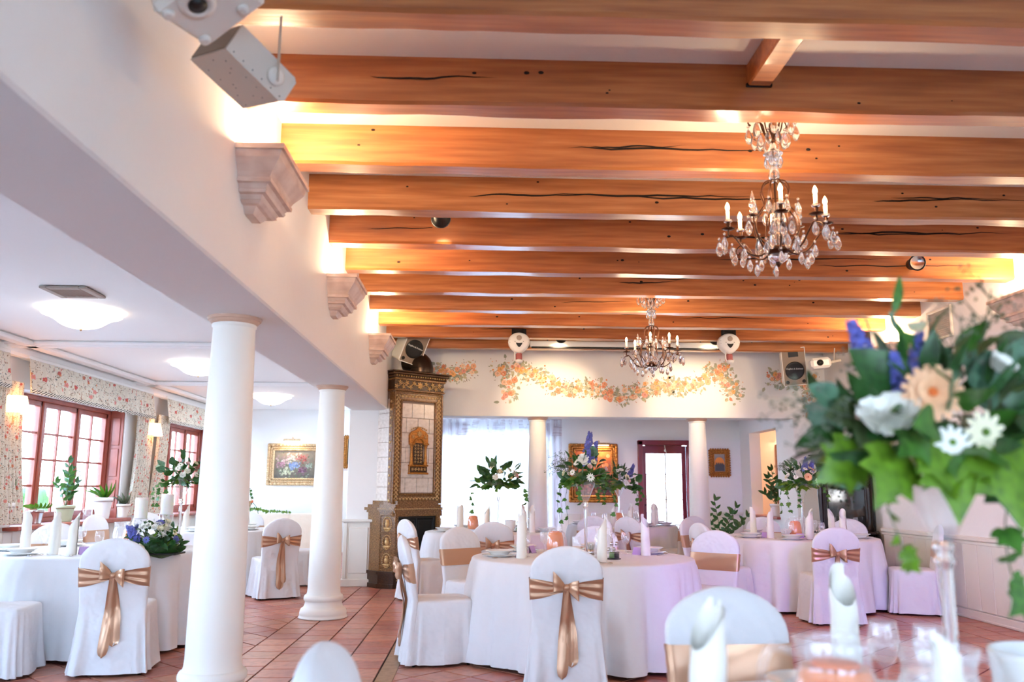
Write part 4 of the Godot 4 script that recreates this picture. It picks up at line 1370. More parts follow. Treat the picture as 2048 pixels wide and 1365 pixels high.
func stove():
	var o = thing("tiled_stove", "tall white and brown majolica tiled stove with firebox standing in the corner", "stove", Vector3(-0.865, 0, -11.695), deg_to_rad(38))
	# base: chamfered front corners, open firebox
	var plan = PackedVector2Array([Vector2(-0.49, 0.45), Vector2(-0.49, 0.14), Vector2(-0.37, -0.06), Vector2(0.37, -0.06), Vector2(0.49, 0.14), Vector2(0.49, 0.45)])
	var flat = Basis(Vector3.RIGHT, -PI / 2)
	var grow = func(k): 
		var q = PackedVector2Array()
		for p in plan: q.append(p * Vector2(k, k) if p.y < 0.45 else Vector2(p.x * k, p.y))
		return q
	var s = S()
	prism(s, grow.call(1.03), 0.06, Transform3D(flat, Vector3(0, 0.000, 0)))
	prism(s, grow.call(1.0), 0.12, Transform3D(flat, Vector3(0, 0.060, 0)))
	prism(s, grow.call(1.04), 0.04, Transform3D(flat, Vector3(0, 0.180, 0)))
	put("plinth", s, M.stove_dark, o)
	s = S()
	# pilasters either side of the firebox
	for sx in [-1.0, 1.0]:
		var p = PackedVector2Array([Vector2(sx * 0.31, 0.45), Vector2(sx * 0.31, -0.05), Vector2(sx * 0.36, -0.05), Vector2(sx * 0.48, 0.14), Vector2(sx * 0.48, 0.45)])
		prism(s, p, 0.76, Transform3D(flat, Vector3(0, 0.220, 0)))
	sbx(s, Vector3(-0.4, 0.93, -0.5), Vector3(0.4, 1.0, 0.045))
	sbx(s, Vector3(-0.33, 0.2, -0.5), Vector3(0.33, 0.26, 0.04))
	put("base", s, M.stove_brown, o)
	# medallions on the two chamfers
	for sx in [-1.0, 1.0]:
		var n = Vector3(sx * 0.82, 0, 0.57)
		var B = Basis(Vector3(0.57, 0, -sx * 0.82), Vector3.UP, n)
		for k in 3:
			var md = S()
			var c = Vector3(sx * 0.42, 0.36 + k * 0.235, -0.045)
			for q in 20:
				var a = TAU * q / 20
				ball(md, c + B * Vector3(0.058 * cos(a), 0.09 * sin(a), 0.004), Vector3(0.011, 0.011, 0.011), 6, 4)
			ball(md, c, Vector3(0.032, 0.046, 0.03), 10, 7, B)
			ball(md, c + B * Vector3(0, 0.045, 0.008), Vector3(0.026, 0.02, 0.02), 8, 5, B)
			for q in 5:
				ball(md, c + B * Vector3(-0.03 + 0.015 * q, -0.058, 0.006), Vector3(0.012, 0.02, 0.012), 6, 4, B)
			put("medallion", md, M.stove_relief, o)
			var fr = S()
			for q in [[-0.1, 0.0, 0.008, 0.21], [0.1, 0.0, 0.008, 0.21], [0.0, 0.108, 0.2, 0.008], [0.0, -0.108, 0.2, 0.008]]:
				bx(fr, c + B * Vector3(q[0], q[1], 0.0), Vector3(q[2], q[3], 0.012), 0.003, B)
			put("panel_edge", fr, M.stove_brown, o)
	# relief on the plinth
	s = S()
	for k in 7: leaf_relief(s, Vector3(-0.3 + k * 0.1, 0.12, 0.066), 0.035, 5, k)
	put("plinth_relief", s, M.stove_relief, o)
	# firebox
	s = S()
	sbx(s, Vector3(-0.31, 0.26, -0.3), Vector3(0.31, 0.93, 0.0))
	put("firebox", s, M.iron, o)
	s = S()
	for q in [[-0.295, 0.595, 0.03, 0.66], [0.295, 0.595, 0.03, 0.66], [0.0, 0.915, 0.62, 0.03], [0.0, 0.275, 0.62, 0.03], [0.0, 0.595, 0.022, 0.62]]:
		bx(s, Vector3(q[0], q[1], 0.01), Vector3(q[2], q[3], 0.03), 0.006)
	for sx in [-1.0, 1.0]:
		for q in [[-0.12, 0.0, 0.012, 0.56], [0.12, 0.0, 0.012, 0.56], [0.0, 0.28, 0.24, 0.012], [0.0, -0.28, 0.24, 0.012]]:
			bx(s, Vector3(sx * 0.147 + q[0], 0.595 + q[1], 0.006), Vector3(q[2], q[3], 0.02), 0.004)
	put("fire_door", s, M.black, o)
	# mantel
	s = S()
	prism(s, grow.call(1.02), 0.03, Transform3D(flat, Vector3(0, 0.980, 0)))
	prism(s, grow.call(1.07), 0.035, Transform3D(flat, Vector3(0, 1.010, 0)))
	prism(s, grow.call(1.0), 0.04, Transform3D(flat, Vector3(0, 1.045, 0)))
	prism(s, grow.call(0.9), 0.05, Transform3D(flat, Vector3(0, 1.085, 0)))
	put("mantel", s, M.stove_brown, o)
	s = S()
	bead_row(s, Vector3(-0.39, 1.028, 0.075), Vector3(0.39, 1.028, 0.075), 40, Vector3(0.008, 0.01, 0.008))
	for sx in [-1.0, 1.0]:
		bead_row(s, Vector3(sx * 0.39, 1.028, 0.06), Vector3(sx * 0.52, 1.028, -0.15), 16, Vector3(0.008, 0.01, 0.008))
	put("mantel_beads", s, M.stove_relief, o)
	# tower
	s = S()
	sbx(s, Vector3(-0.40, 1.1, -0.45), Vector3(0.40, 2.64, -0.012))
	put("tower", s, M.stove_joint, o)
	for r in 6:
		var cuts = [-0.272, -0.19, 0.0, 0.19, 0.272] if r % 2 == 0 else [-0.272, -0.1, 0.1, 0.272]
		for k in cuts.size() - 1:
			put("tile", slab(Vector3(cuts[k] + 0.0025, 1.242 + r * 0.2035, -0.03), Vector3(cuts[k + 1] - 0.0025, 1.44 + r * 0.2035, 0.0), 0.004), M.stove_tile, o)
	for sx in [-1.0, 1.0]:
		for r in 7:
			put("side_tile", slab(Vector3(sx * 0.395, 1.12 + r * 0.2, -0.42), Vector3(sx * 0.405, 1.315 + r * 0.2, -0.09), 0.003), M.stove_tile, o)
	s = S()
	var fw = 0.128
	for sx in [-1.0, 1.0]:
		bx(s, Vector3(sx * 0.392, 1.86, 0.006), Vector3(0.022, 1.5, 0.05), 0.008)
		bx(s, Vector3(sx * 0.283, 1.86, 0.008), Vector3(0.022, 1.27, 0.045), 0.008)
		bx(s, Vector3(sx * 0.338, 1.86, 0.0), Vector3(0.1, 1.5, 0.02), 0.004)
		bx(s, Vector3(sx * 0.405, 1.86, -0.05), Vector3(0.012, 1.5, 0.09), 0.004)
	for y in [1.16, 2.55]:
		bx(s, Vector3(0, y + (0.055 if y > 2 else -0.055), 0.006), Vector3(0.8, 0.022, 0.05), 0.008)
		bx(s, Vector3(0, y + (-0.055 if y > 2 else 0.06), 0.008), Vector3(0.58, 0.022, 0.045), 0.008)
		bx(s, Vector3(0, y, 0.0), Vector3(0.8, 0.1, 0.02), 0.004)
	put("frame", s, M.stove_brown, o)
	s = S()
	for sx in [-1.0, 1.0]:
		for k in 26:
			var y = 1.14 + k * 0.0555
			ball(s, Vector3(sx * 0.338, y, 0.012), Vector3(0.02, 0.017, 0.012), 8, 5)
			ball(s, Vector3(sx * 0.338 + 0.022, y + 0.028, 0.012), Vector3(0.012, 0.02, 0.008), 6, 4, Basis(Vector3.BACK, 0.7))
			ball(s, Vector3(sx * 0.338 - 0.022, y + 0.028, 0.012), Vector3(0.012, 0.02, 0.008), 6, 4, Basis(Vector3.BACK, -0.7))
			if k % 2 == 0:
				ball(s, Vector3(sx * 0.413, y, -0.05), Vector3(0.008, 0.02, 0.022), 6, 5)
	for y in [1.16, 2.55]:
		for k in 11:
			ball(s, Vector3(-0.27 + k * 0.054, y, 0.012), Vector3(0.02, 0.018, 0.012), 8, 5)
			ball(s, Vector3(-0.243 + k * 0.054, y + 0.018, 0.01), Vector3(0.014, 0.009, 0.008), 6, 4)
	put("frame_relief", s, M.stove_relief, o)
	# niche relief in the middle
	var nz = 0.0
	s = S()
	sbx(s, Vector3(-0.155, 1.49, nz), Vector3(0.155, 1.515, nz + 0.06), 0.006)
	sbx(s, Vector3(-0.145, 1.515, nz), Vector3(0.145, 1.6, nz + 0.035), 0.006)
	sbx(s, Vector3(-0.155, 1.6, nz), Vector3(0.155, 1.62, nz + 0.055), 0.006)
	for sx in [-1.0, 1.0]:
		var st = Transform3D(Basis(), Vector3(sx * 0.115, 1.62, nz + 0.028))
		lathe(s, [Vector2(0.026, 0), Vector2(0.028, 0.03), Vector2(0.018, 0.05), Vector2(0.022, 0.09), Vector2(0.018, 0.14), Vector2(0.016, 0.22), Vector2(0.025, 0.25), Vector2(0.03, 0.27)], 12, st)
		sbx(s, Vector3(sx * 0.115 - 0.038, 1.89, nz), Vector3(sx * 0.115 + 0.038, 1.915, nz + 0.065), 0.006)
	var gable = PackedVector2Array([Vector2(-0.15, 1.915), Vector2(0.15, 1.915), Vector2(0.15, 2.03), Vector2(0.11, 2.075), Vector2(0.05, 2.10), Vector2(0.0, 2.145), Vector2(-0.05, 2.10), Vector2(-0.11, 2.075), Vector2(-0.15, 2.03)])
	prism(s, gable, 0.035, Transform3D(Basis(), Vector3(0, 0, nz)))
	var arch = []
	for k in 13: arch.append(Vector3(0.082 * cos(PI * k / 12), 1.9 + 0.082 * sin(PI * k / 12), nz + 0.045))
	tube(s, arch, 0.014, 6)
	put("niche", s, M.gold, o)
	put("niche_back", slab(Vector3(-0.088, 1.62, nz), Vector3(0.088, 1.96, nz + 0.012)), M.stove_dark, o)
	put("niche_ground", slab(Vector3(-0.14, 1.522, nz), Vector3(0.14, 1.592, nz + 0.038)), M.stove_dark, o)
	s = S()
	for r in 6:
		for k in 3: leaf_relief(s, Vector3(-0.048 + k * 0.048, 1.66 + r * 0.045, nz + 0.02), 0.02, 4, r + k)
	leaf_relief(s, Vector3(0, 2.04, nz + 0.045), 0.04, 7)
	for sx in [-1.0, 1.0]: leaf_relief(s, Vector3(sx * 0.1, 2.0, nz + 0.042), 0.03, 5)
	for k in 5: leaf_relief(s, Vector3(-0.1 + k * 0.05, 1.56, nz + 0.042), 0.024, 5, k)
	for k in 9: ball(s, Vector3(-0.12 + 0.03 * k, 2.09 + 0.045 * cos((k - 4) * 0.35), nz + 0.03), Vector3(0.014, 0.012, 0.014), 6, 4)
	put("niche_relief", s, M.stove_relief, o)
	# frieze and cornice
	s = S()
	sbx(s, Vector3(-0.42, 2.62, -0.45), Vector3(0.42, 2.645, 0.045), 0.008)
	sbx(s, Vector3(-0.42, 2.77, -0.45), Vector3(0.42, 2.80, 0.05), 0.008)
	put("frieze_moulding", s, M.stove_brown, o)
	put("frieze", slab(Vector3(-0.41, 2.64, -0.45), Vector3(0.41, 2.78, 0.02)), M.stove_dark, o)
	s = S()
	leaf_relief(s, Vector3(0, 2.71, 0.03), 0.05, 8)
	for sx in [-1.0, 1.0]:
		var vine = []
		for k in 15: vine.append(Vector3(sx * (0.05 + k * 0.023), 2.705 + 0.025 * sin(k * 0.8), 0.026))
		tube(s, vine, 0.006, 5)
		for k in 6: leaf_relief(s, Vector3(sx * (0.10 + k * 0.057), 2.71 + 0.028 * (1 if k % 2 == 0 else -1), 0.03), 0.034, 5, k)
	put("frieze_flowers", s, M.stove_relief, o)
	s = S()
	sbx(s, Vector3(-0.44, 2.80, -0.45), Vector3(0.44, 2.84, 0.06), 0.012)
	sbx(s, Vector3(-0.47, 2.84, -0.45), Vector3(0.47, 2.875, 0.09), 0.012)
	sbx(s, Vector3(-0.49, 2.875, -0.45), Vector3(0.49, 2.895, 0.11), 0.006)
	put("cornice", s, M.stove_dark, o)
	s = S()
	bead_row(s, Vector3(-0.43, 2.825, 0.075), Vector3(0.43, 2.825, 0.075), 22, Vector3(0.012, 0.012, 0.012))
	put("cornice_beads", s, M.stove_relief, o)
	var d = thing("flue_pipe", "dark metal flue elbow on top of the tiled stove", "pipe", Vector3(-0.86, 2.895, -11.95), deg_to_rad(38))
	s = S()
	tube(s, smooth([Vector3(0, 0, 0), Vector3(0, 0.12, 0), Vector3(-0.04, 0.2, -0.08), Vector3(-0.1, 0.24, -0.2)], 4), 0.17, 24)
	put("pipe", s, M.duct, d)
	s = S()
	for y in [0.03, 0.1]:
		var ring = []
		for k in 29: ring.append(Vector3(0.172 * cos(TAU * k / 28), y, 0.172 * sin(TAU * k / 28)))
		tube(s, ring, 0.005, 5)
	put("seam", s, M.duct, d)

# ---------------------------------------------------------------- chandeliers
func drop_mesh() -> SurfaceTool:
	return turned([Vector2(0.0, 0.0), Vector2(0.011, -0.014), Vector2(0.02, -0.04), Vector2(0.0205, -0.053), Vector2(0.013, -0.072), Vector2(0, -0.082)], 8)

func chandelier(at: Vector3, label: String):
	var o = thing("chandelier", label, "chandelier", at)
	# iron work
	var s = S()
	lathe(s, smooth([Vector2(0.0, -0.002), Vector2(0.03, 0.01), Vector2(0.062, 0.03), Vector2(0.068, 0.05), Vector2(0.06, 0.06), Vector2(0.03, 0.065), Vector2(0, 0.066)], 3), 24)
	lathe(s, [Vector2(0, -0.06), Vector2(0.006, -0.055), Vector2(0.012, -0.045), Vector2(0.02, -0.04), Vector2(0.01, -0.032), Vector2(0, -0.03)], 12)
	tube(s, [Vector3(0, 0.06, 0), Vector3(0, 0.95, 0)], 0.006, 6)
	put("hub", s, M.bronze, o)
	s = S()
	lathe(s, smooth([Vector2(0.0, -0.034), Vector2(0.03, -0.03), Vector2(0.055, -0.008), Vector2(0.06, 0.012)], 3), 18)
	lathe(s, smooth([Vector2(0.03, 0.066), Vector2(0.04, 0.09), Vector2(0.036, 0.13), Vector2(0.026, 0.15), Vector2(0.034, 0.17), Vector2(0.036, 0.21), Vector2(0.02, 0.24), Vector2(0.028, 0.26), Vector2(0.018, 0.30), Vector2(0.012, 0.33)], 2), 12)
	lathe(s, smooth([Vector2(0.014, 0.46), Vector2(0.034, 0.49), Vector2(0.03, 0.53), Vector2(0.018, 0.56), Vector2(0.034, 0.60), Vector2(0.05, 0.63), Vector2(0.06, 0.635), Vector2(0.03, 0.66), Vector2(0.016, 0.70)], 2), 12)
	put("crystal_stem", s, M.crystal, o)
	s = S()
	ball(s, Vector3(0, 0.75, 0), Vector3(0.026, 0.04, 0.026), 12, 8)
	ball(s, Vector3(0, 0.81, 0), Vector3(0.016, 0.02, 0.016), 10, 6)
	lathe(s, [Vector2(0, 0.985), Vector2(0.05, 0.98), Vector2(0.06, 0.99), Vector2(0.055, 1.0), Vector2(0.0, 1.0)], 20)
	put("crown_knob", s, M.bronze, o)
	var drop = done(drop_mesh())
	var bead_s = S()
	ball(bead_s, Vector3.ZERO, Vector3.ONE * 0.009, 8, 6)
	var bead = done(bead_s)
	var hang = func(p: Vector3, k := 1.0):
		put("bead", bead, M.crystal, o, Transform3D(Basis(), p))
		put("crystal_drop", drop, M.crystal, o, Transform3D(Basis(Vector3.UP, p.x * 40.0).scaled(Vector3(k, k * 1.1, k * 0.6)), p + Vector3(0, -0.012, 0)))
	for k in 8:
		var a = TAU * k / 8 + 0.25
		var D = Vector3(cos(a), 0, sin(a))
		var Y = Vector3.UP
		if k % 4 != 3:
			# candle arm
			s = S()
			tube(s, smooth([D * 0.05 + Y * 0.04, D * 0.11 + Y * 0.015, D * 0.17 + Y * 0.04, D * 0.215 + Y * 0.1, D * 0.25 + Y * 0.145, D * 0.275 + Y * 0.15, D * 0.275 + Y * 0.185], 5), 0.0058, 6)
			tube(s, smooth([D * 0.255 + Y * 0.145, D * 0.30 + Y * 0.13, D * 0.315 + Y * 0.10, D * 0.295 + Y * 0.085, D * 0.285 + Y * 0.1], 4), 0.0045, 5)
			var dish = Transform3D(Basis(), D * 0.275 + Y * 0.185)
			lathe(s, [Vector2(0, 0.0), Vector2(0.012, 0.0), Vector2(0.036, 0.007), Vector2(0.034, 0.003), Vector2(0.0, -0.004)], 16, dish)
			for q in 10:
				ball(s, D * 0.275 + Y * 0.19 + Vector3(cos(q * TAU / 10), 0, sin(q * TAU / 10)) * 0.034, Vector3(0.009, 0.003, 0.006), 5, 3, Basis(Vector3.UP, -q * TAU / 10))
			lathe(s, [Vector2(0.006, 0.0), Vector2(0.014, 0.006), Vector2(0.01, 0.02), Vector2(0.014, 0.035), Vector2(0.012, 0.04)], 12, dish)
			put("arm", s, M.bronze, o)
			s = S()
			lathe(s, [Vector2(0, 0.04), Vector2(0.022, 0.045), Vector2(0.026, 0.056), Vector2(0.012, 0.05)], 12, dish)
			put("drip_pan", s, M.crystal, o)
			s = S()
			lathe(s, [Vector2(0.0115, 0.045), Vector2(0.0115, 0.115), Vector2(0.0, 0.115)], 12, dish)
			put("candle", s, M.candle_sleeve, o)
			s = S()
			lathe(s, smooth([Vector2(0.006, 0.115), Vector2(0.0125, 0.13), Vector2(0.012, 0.145), Vector2(0.005, 0.163), Vector2(0.0, 0.17)], 3), 12, dish)
			put("flame_bulb", s, M.flame, o)
			omni(D * 0.275 + Y * 0.325, WARM2, CANDLE, 0.012, o)
			for q in [-1.0, 1.0]:
				var E = D.rotated(Y, q * 0.16)
				hang.call(E * 0.305 + Y * 0.145)
			hang.call(D * 0.33 + Y * 0.13, 1.1)
			hang.call(D * 0.16 + Y * 0.012, 0.9)
		else:
			# crystal spire between the candles
			s = S()
			tube(s, smooth([D * 0.05 + Y * 0.05, D * 0.12 + Y * 0.04, D * 0.17 + Y * 0.12, D * 0.2 + Y * 0.21], 5), 0.005, 6)
			lathe(s, [Vector2(0, 0.0), Vector2(0.034, 0.006), Vector2(0, -0.004)], 14, Transform3D(Basis(), D * 0.2 + Y * 0.215))
			put("spire_arm", s, M.bronze, o)
			s = S()
			lathe(s, smooth([Vector2(0.012, 0.0), Vector2(0.02, 0.025), Vector2(0.01, 0.045), Vector2(0.022, 0.06), Vector2(0.018, 0.08), Vector2(0.009, 0.09), Vector2(0.014, 0.1), Vector2(0.006, 0.13), Vector2(0.0, 0.15)], 2), 10, Transform3D(Basis(), D * 0.2 + Y * 0.22))
			put("crystal_spire", s, M.crystal, o)
			hang.call(D * 0.24 + Y * 0.2, 1.1)
		# cage of curved ribs
		s = S()
		var a2 = a + TAU / 16
		var C = Vector3(cos(a2), 0, sin(a2))
		tube(s, smooth([C * 0.055 + Y * 0.055, C * 0.125 + Y * 0.14, C * 0.12 + Y * 0.24, C * 0.07 + Y * 0.32, C * 0.085 + Y * 0.40, C * 0.06 + Y * 0.455, C * 0.015 + Y * 0.47], 5), 0.0052, 6)
		put("rib", s, M.bronze, o)
		hang.call(C * 0.13 + Y * 0.33, 1.0)
		hang.call(C * 0.115 + Y * 0.13, 1.1)
		hang.call(C * 0.21 + Y * 0.06, 0.9)
		# crown of scrolls
		s = S()
		tube(s, smooth([D * 0.02 + Y * 0.72, D * 0.05 + Y * 0.78, D * 0.07 + Y * 0.85, D * 0.11 + Y * 0.875, D * 0.135 + Y * 0.845, D * 0.12 + Y * 0.825], 5), 0.0048, 6)
		put("crown_scroll", s, M.bronze, o)
		hang.call(D * 0.135 + Y * 0.82, 1.15)
		hang.call(C * 0.075 + Y * 0.77, 1.0)
		hang.call(C * 0.04 + Y * 0.64, 0.9)
	return o

const CANDLE := 0.1
const BOWL := 1.2
const SCONCE := 0.14

func ceiling_lamps():
	var at = [-7.8, -11.1, -15.0]
	var lab = ["round white glass ceiling lamp beside the square air vent", "round white glass ceiling lamp half hidden by the left column", "round white glass ceiling lamp farthest along the aisle"]
	var first
	for k in 3:
		if k == 0:
			first = thing("ceiling_lamp", lab[0], "ceiling lamp", Vector3(-3.72, 2.92, at[0]), 0.0, "glass bowl ceiling lamps")
			put("lamp_bowl", turned(smooth([Vector2(0.34, -0.03), Vector2(0.345, -0.045), Vector2(0.3, -0.06), Vector2(0.24, -0.09), Vector2(0.17, -0.14), Vector2(0.08, -0.168), Vector2(0.0, -0.172)], 4), 40), M.lamp_bowl, first)
			put("ceiling_plate", turned([Vector2(0, 0.0), Vector2(0.12, 0.0), Vector2(0.12, -0.03), Vector2(0.0, -0.04)], 24), M.paint, first)
			var s = S()
			ball(s, Vector3(0, -0.18, 0), Vector3(0.012, 0.016, 0.012))
			put("finial", s, M.gilt, first)
		else:
			copy(first, lab[k], Vector3(-3.72, 2.92, at[k]))
		var l = AreaLight3D.new()
		l.name = "bowl_light"
		l.area_size = Vector2(0.45, 0.45)
		l.area_normalize_energy = true
		l.light_color = Color(1.0, 0.97, 0.93)
		l.light_energy = BOWL
		l.shadow_enabled = true
		add_child(l)
		l.position = Vector3(-3.72, 2.72, at[k])
		l.rotation = Vector3(-PI / 2, 0, 0)

func sconces():
	var first
	for k in 2:
		var z = [-9.83, -13.95][k]
		var lab = ["lit cream wall sconce between the floral drapes at the left edge", "lit cream wall sconce between the two visible windows"][k]
		if k == 0:
			first = thing("wall_sconce", lab, "wall lamp", Vector3(-5.5, 2.05, z))
			var s = S()
			bx(s, Vector3(0.015, 0.0, 0), Vector3(0.03, 0.22, 0.1), 0.01)
			tube(s, smooth([Vector3(0.02, -0.03, 0), Vector3(0.1, -0.08, 0), Vector3(0.15, -0.02, 0), Vector3(0.15, 0.05, 0)], 5), 0.009, 8)
			put("bracket", s, M.gilt, first)
			put("candle", box(Vector3(0.15, 0.09, 0), Vector3(0.024, 0.1, 0.024), 0.008), M.candle_sleeve, first)
			put("lamp_shade", turned([Vector2(0.115, 0.28), Vector2(0.12, 0.275), Vector2(0.165, 0.08), Vector2(0.163, 0.075)], 28), M.shade, first, Transform3D(Basis(), Vector3(0.15, 0, 0)))
			s = S()
			ball(s, Vector3(0.15, 0.17, 0), Vector3(0.02, 0.03, 0.02))
			put("bulb", s, M.bulb, first)
		else:
			copy(first, lab, Vector3(-5.5, 2.05, z))
		omni(Vector3(-5.35, 2.22, z), Color(1.0, 0.66, 0.36), SCONCE, 0.03)

# ---------------------------------------------------------------- loudspeakers, scanners, spots
func monitor_box(called: String, label: String, at: Vector3, B: Basis):
	var o = thing(called, label, "loudspeaker", at)
	o.basis = B
	var s = S()
	bx(s, Vector3(0, 0, -0.15), Vector3(0.34, 0.56, 0.3), 0.012)
	put("cabinet", s, M.plastic_white, o)
	s = S()
	for q in [[-0.165, 0, 0.01, 0.56], [0.165, 0, 0.01, 0.56], [0, 0.275, 0.34, 0.01], [0, -0.275, 0.34, 0.01]]:
		bx(s, Vector3(q[0], q[1], 0.006), Vector3(q[2], q[3], 0.014), 0.002)
	put("rim", s, M.plastic_white, o)
	put("baffle", box(Vector3(0, 0, 0.001), Vector3(0.32, 0.54, 0.006)), M.baffle, o)
	s = S()
	lathe(s, [Vector2(0.135, 0.0), Vector2(0.135, 0.008), Vector2(0.125, 0.014), Vector2(0.1, 0.01), Vector2(0.0, 0.02)], 32, Transform3D(Basis(Vector3.RIGHT, PI / 2), Vector3(0, -0.06, 0.004)))
	put("woofer", s, M.black, o)
	s = S()
	bx(s, Vector3(0, 0.19, 0.006), Vector3(0.14, 0.09, 0.012), 0.004)
	put("horn", s, M.black, o)
	for sx in [-1.0, 1.0]:
		s = S()
		lathe(s, [Vector2(0.0, 0.0), Vector2(0.026, 0.002), Vector2(0.026, 0.008), Vector2(0.015, 0.003), Vector2(0, 0.003)], 16, Transform3D(Basis(Vector3.RIGHT, PI / 2), Vector3(sx * 0.115, -0.225, 0.004)))
		put("port", s, M.black, o)
	var t = TextMesh.new()
	t.text = "Hughes & Kettner"
	t.font_size = 18
	t.pixel_size = 0.0016
	t.depth = 0.003
	var f = SystemFont.new()
	f.font_names = PackedStringArray(["Droid Serif"])
	f.font_italic = true
	t.font = f
	put("lettering", t, M.paint, o, Transform3D(Basis(Vector3.BACK, -0.08), Vector3(0, -0.03, 0.025)))
	s = S()
	tube(s, [Vector3(0, 0.1, -0.3), Vector3(0.0, 0.18, -0.42)], 0.016, 8)
	put("mount", s, M.plastic, o)
	return o

func scanner(label: String, at: Vector3):
	var o = thing("lighting_scanner", label, "stage light", at)
	# pale rounded head with a mask-like front
	var out = []
	for k in 25:
		var a = TAU * k / 24
		var w = 0.145 * cos(a)
		var y = 0.125 * sin(a)
		if y < 0: w *= 1.0 - 0.35 * pow(-y / 0.125, 2.0)
		out.append(Vector2(w, y * (1.0 if y > 0 else 1.25)))
	var poly = PackedVector2Array(out.slice(0, 24))
	var s = S()
	for L in [[0.0, 0.93, -0.09], [1.0, 1.0, -0.07], [1.0, 0.97, 0.01], [1.0, 0.82, 0.035], [1.0, 0.0, 0.045]]: pass
	var rings = [[0.0, -0.1], [0.96, -0.1], [1.0, -0.08], [1.0, 0.0], [0.95, 0.025], [0.8, 0.04], [0.0, 0.048]]
	sheet(s, 24, 6, func(u, v):
		var q = rings[int(round(v * 6))]
		var p = poly[int(round(u * 24)) % 24]
		return Vector3(p.x * q[0], p.y * q[0], q[1]))
	put("housing", s, M.plastic_white, o)
	s = S()
	for sx in [-1.0, 1.0]: bx(s, Vector3(sx * 0.08, 0.13, -0.02), Vector3(0.035, 0.09, 0.05), 0.006)
	bx(s, Vector3(0, 0.15, -0.03), Vector3(0.17, 0.05, 0.05), 0.006)
	put("clamp", s, M.iron, o)
	s = S()
	lathe(s, [Vector2(0, 0.0), Vector2(0.035, 0.0), Vector2(0.035, 0.006), Vector2(0.028, 0.008), Vector2(0, 0.01)], 18, Transform3D(Basis(Vector3.RIGHT, PI / 2), Vector3(0, 0.045, 0.045)))
	put("vent_cap", s, M.grille, o)
	# crescent opening and lens
	s = S()
	var cres = PackedVector2Array()
	for k in 9: cres.append(Vector2(-0.045 + 0.01125 * k, -0.02 - 0.006 * sin(PI * k / 8)))
	for k in 9: cres.append(Vector2(0.042 - 0.0105 * k, -0.03 - 0.05 * sin(PI * k / 8)))
	prism(s, cres, 0.004, Transform3D(Basis(), Vector3(0, 0, 0.047)))
	put("lens_opening", s, M.black, o)
	s = S()
	for sx in [-1.0, 1.0]:
		bx(s, Vector3(sx * 0.055, -0.004, 0.044), Vector3(0.012, 0.008, 0.006), 0.001)
		for k in 3: bx(s, Vector3(sx * 0.118, 0.02 - k * 0.018, 0.03), Vector3(0.012, 0.008, 0.01), 0.001)
	put("vent_slots", s, M.black, o)
	# mirror arm below
	s = S()
	bx(s, Vector3(0, -0.2, -0.02), Vector3(0.085, 0.11, 0.06), 0.02)
	put("mirror_neck", s, M.rubber_pink, o)
	s = S()
	tube(s, smooth([Vector3(-0.055, -0.13, 0.0), Vector3(-0.055, -0.22, 0.0), Vector3(-0.03, -0.275, 0.01), Vector3(0.03, -0.275, 0.01), Vector3(0.05, -0.23, 0.0)], 4), 0.009, 6)
	ball(s, Vector3(0, -0.262, 0.005), Vector3(0.05, 0.03, 0.035), 12, 7)
	put("mirror_yoke", s, M.plastic_white, o)

func spot_can(called: String, label: String, at: Vector3, to: Vector3, lens_mat: Material):
	var o = thing(called, label, "spotlight", at)
	var d = (to - at).normalized()
	var B = basis_to(d)
	var s = S()
	lathe(s, [Vector2(0, -0.13), Vector2(0.05, -0.128), Vector2(0.055, -0.11), Vector2(0.055, 0.0), Vector2(0.074, 0.01), Vector2(0.078, 0.03), Vector2(0.07, 0.032), Vector2(0.066, 0.012), Vector2(0, 0.008)], 24, Transform3D(B, Vector3.ZERO))
	put("can", s, M.black, o)
	s = S()
	lathe(s, [Vector2(0.064, 0.026), Vector2(0.05, 0.018), Vector2(0.0, 0.012)], 20, Transform3D(B, Vector3.ZERO))
	put("reflector", s, lens_mat, o)
	s = S()
	for q in [-1.0, 1.0]:
		tube(s, [B * Vector3(q * 0.06, -0.06, 0), B * Vector3(q * 0.065, -0.06, 0) + Vector3(0, 0.09, 0)], 0.005, 5)
	tube(s, [B * Vector3(-0.065, -0.06, 0) + Vector3(0, 0.09, 0), B * Vector3(0.065, -0.06, 0) + Vector3(0, 0.09, 0)], 0.005, 5)
	put("yoke", s, M.iron, o)

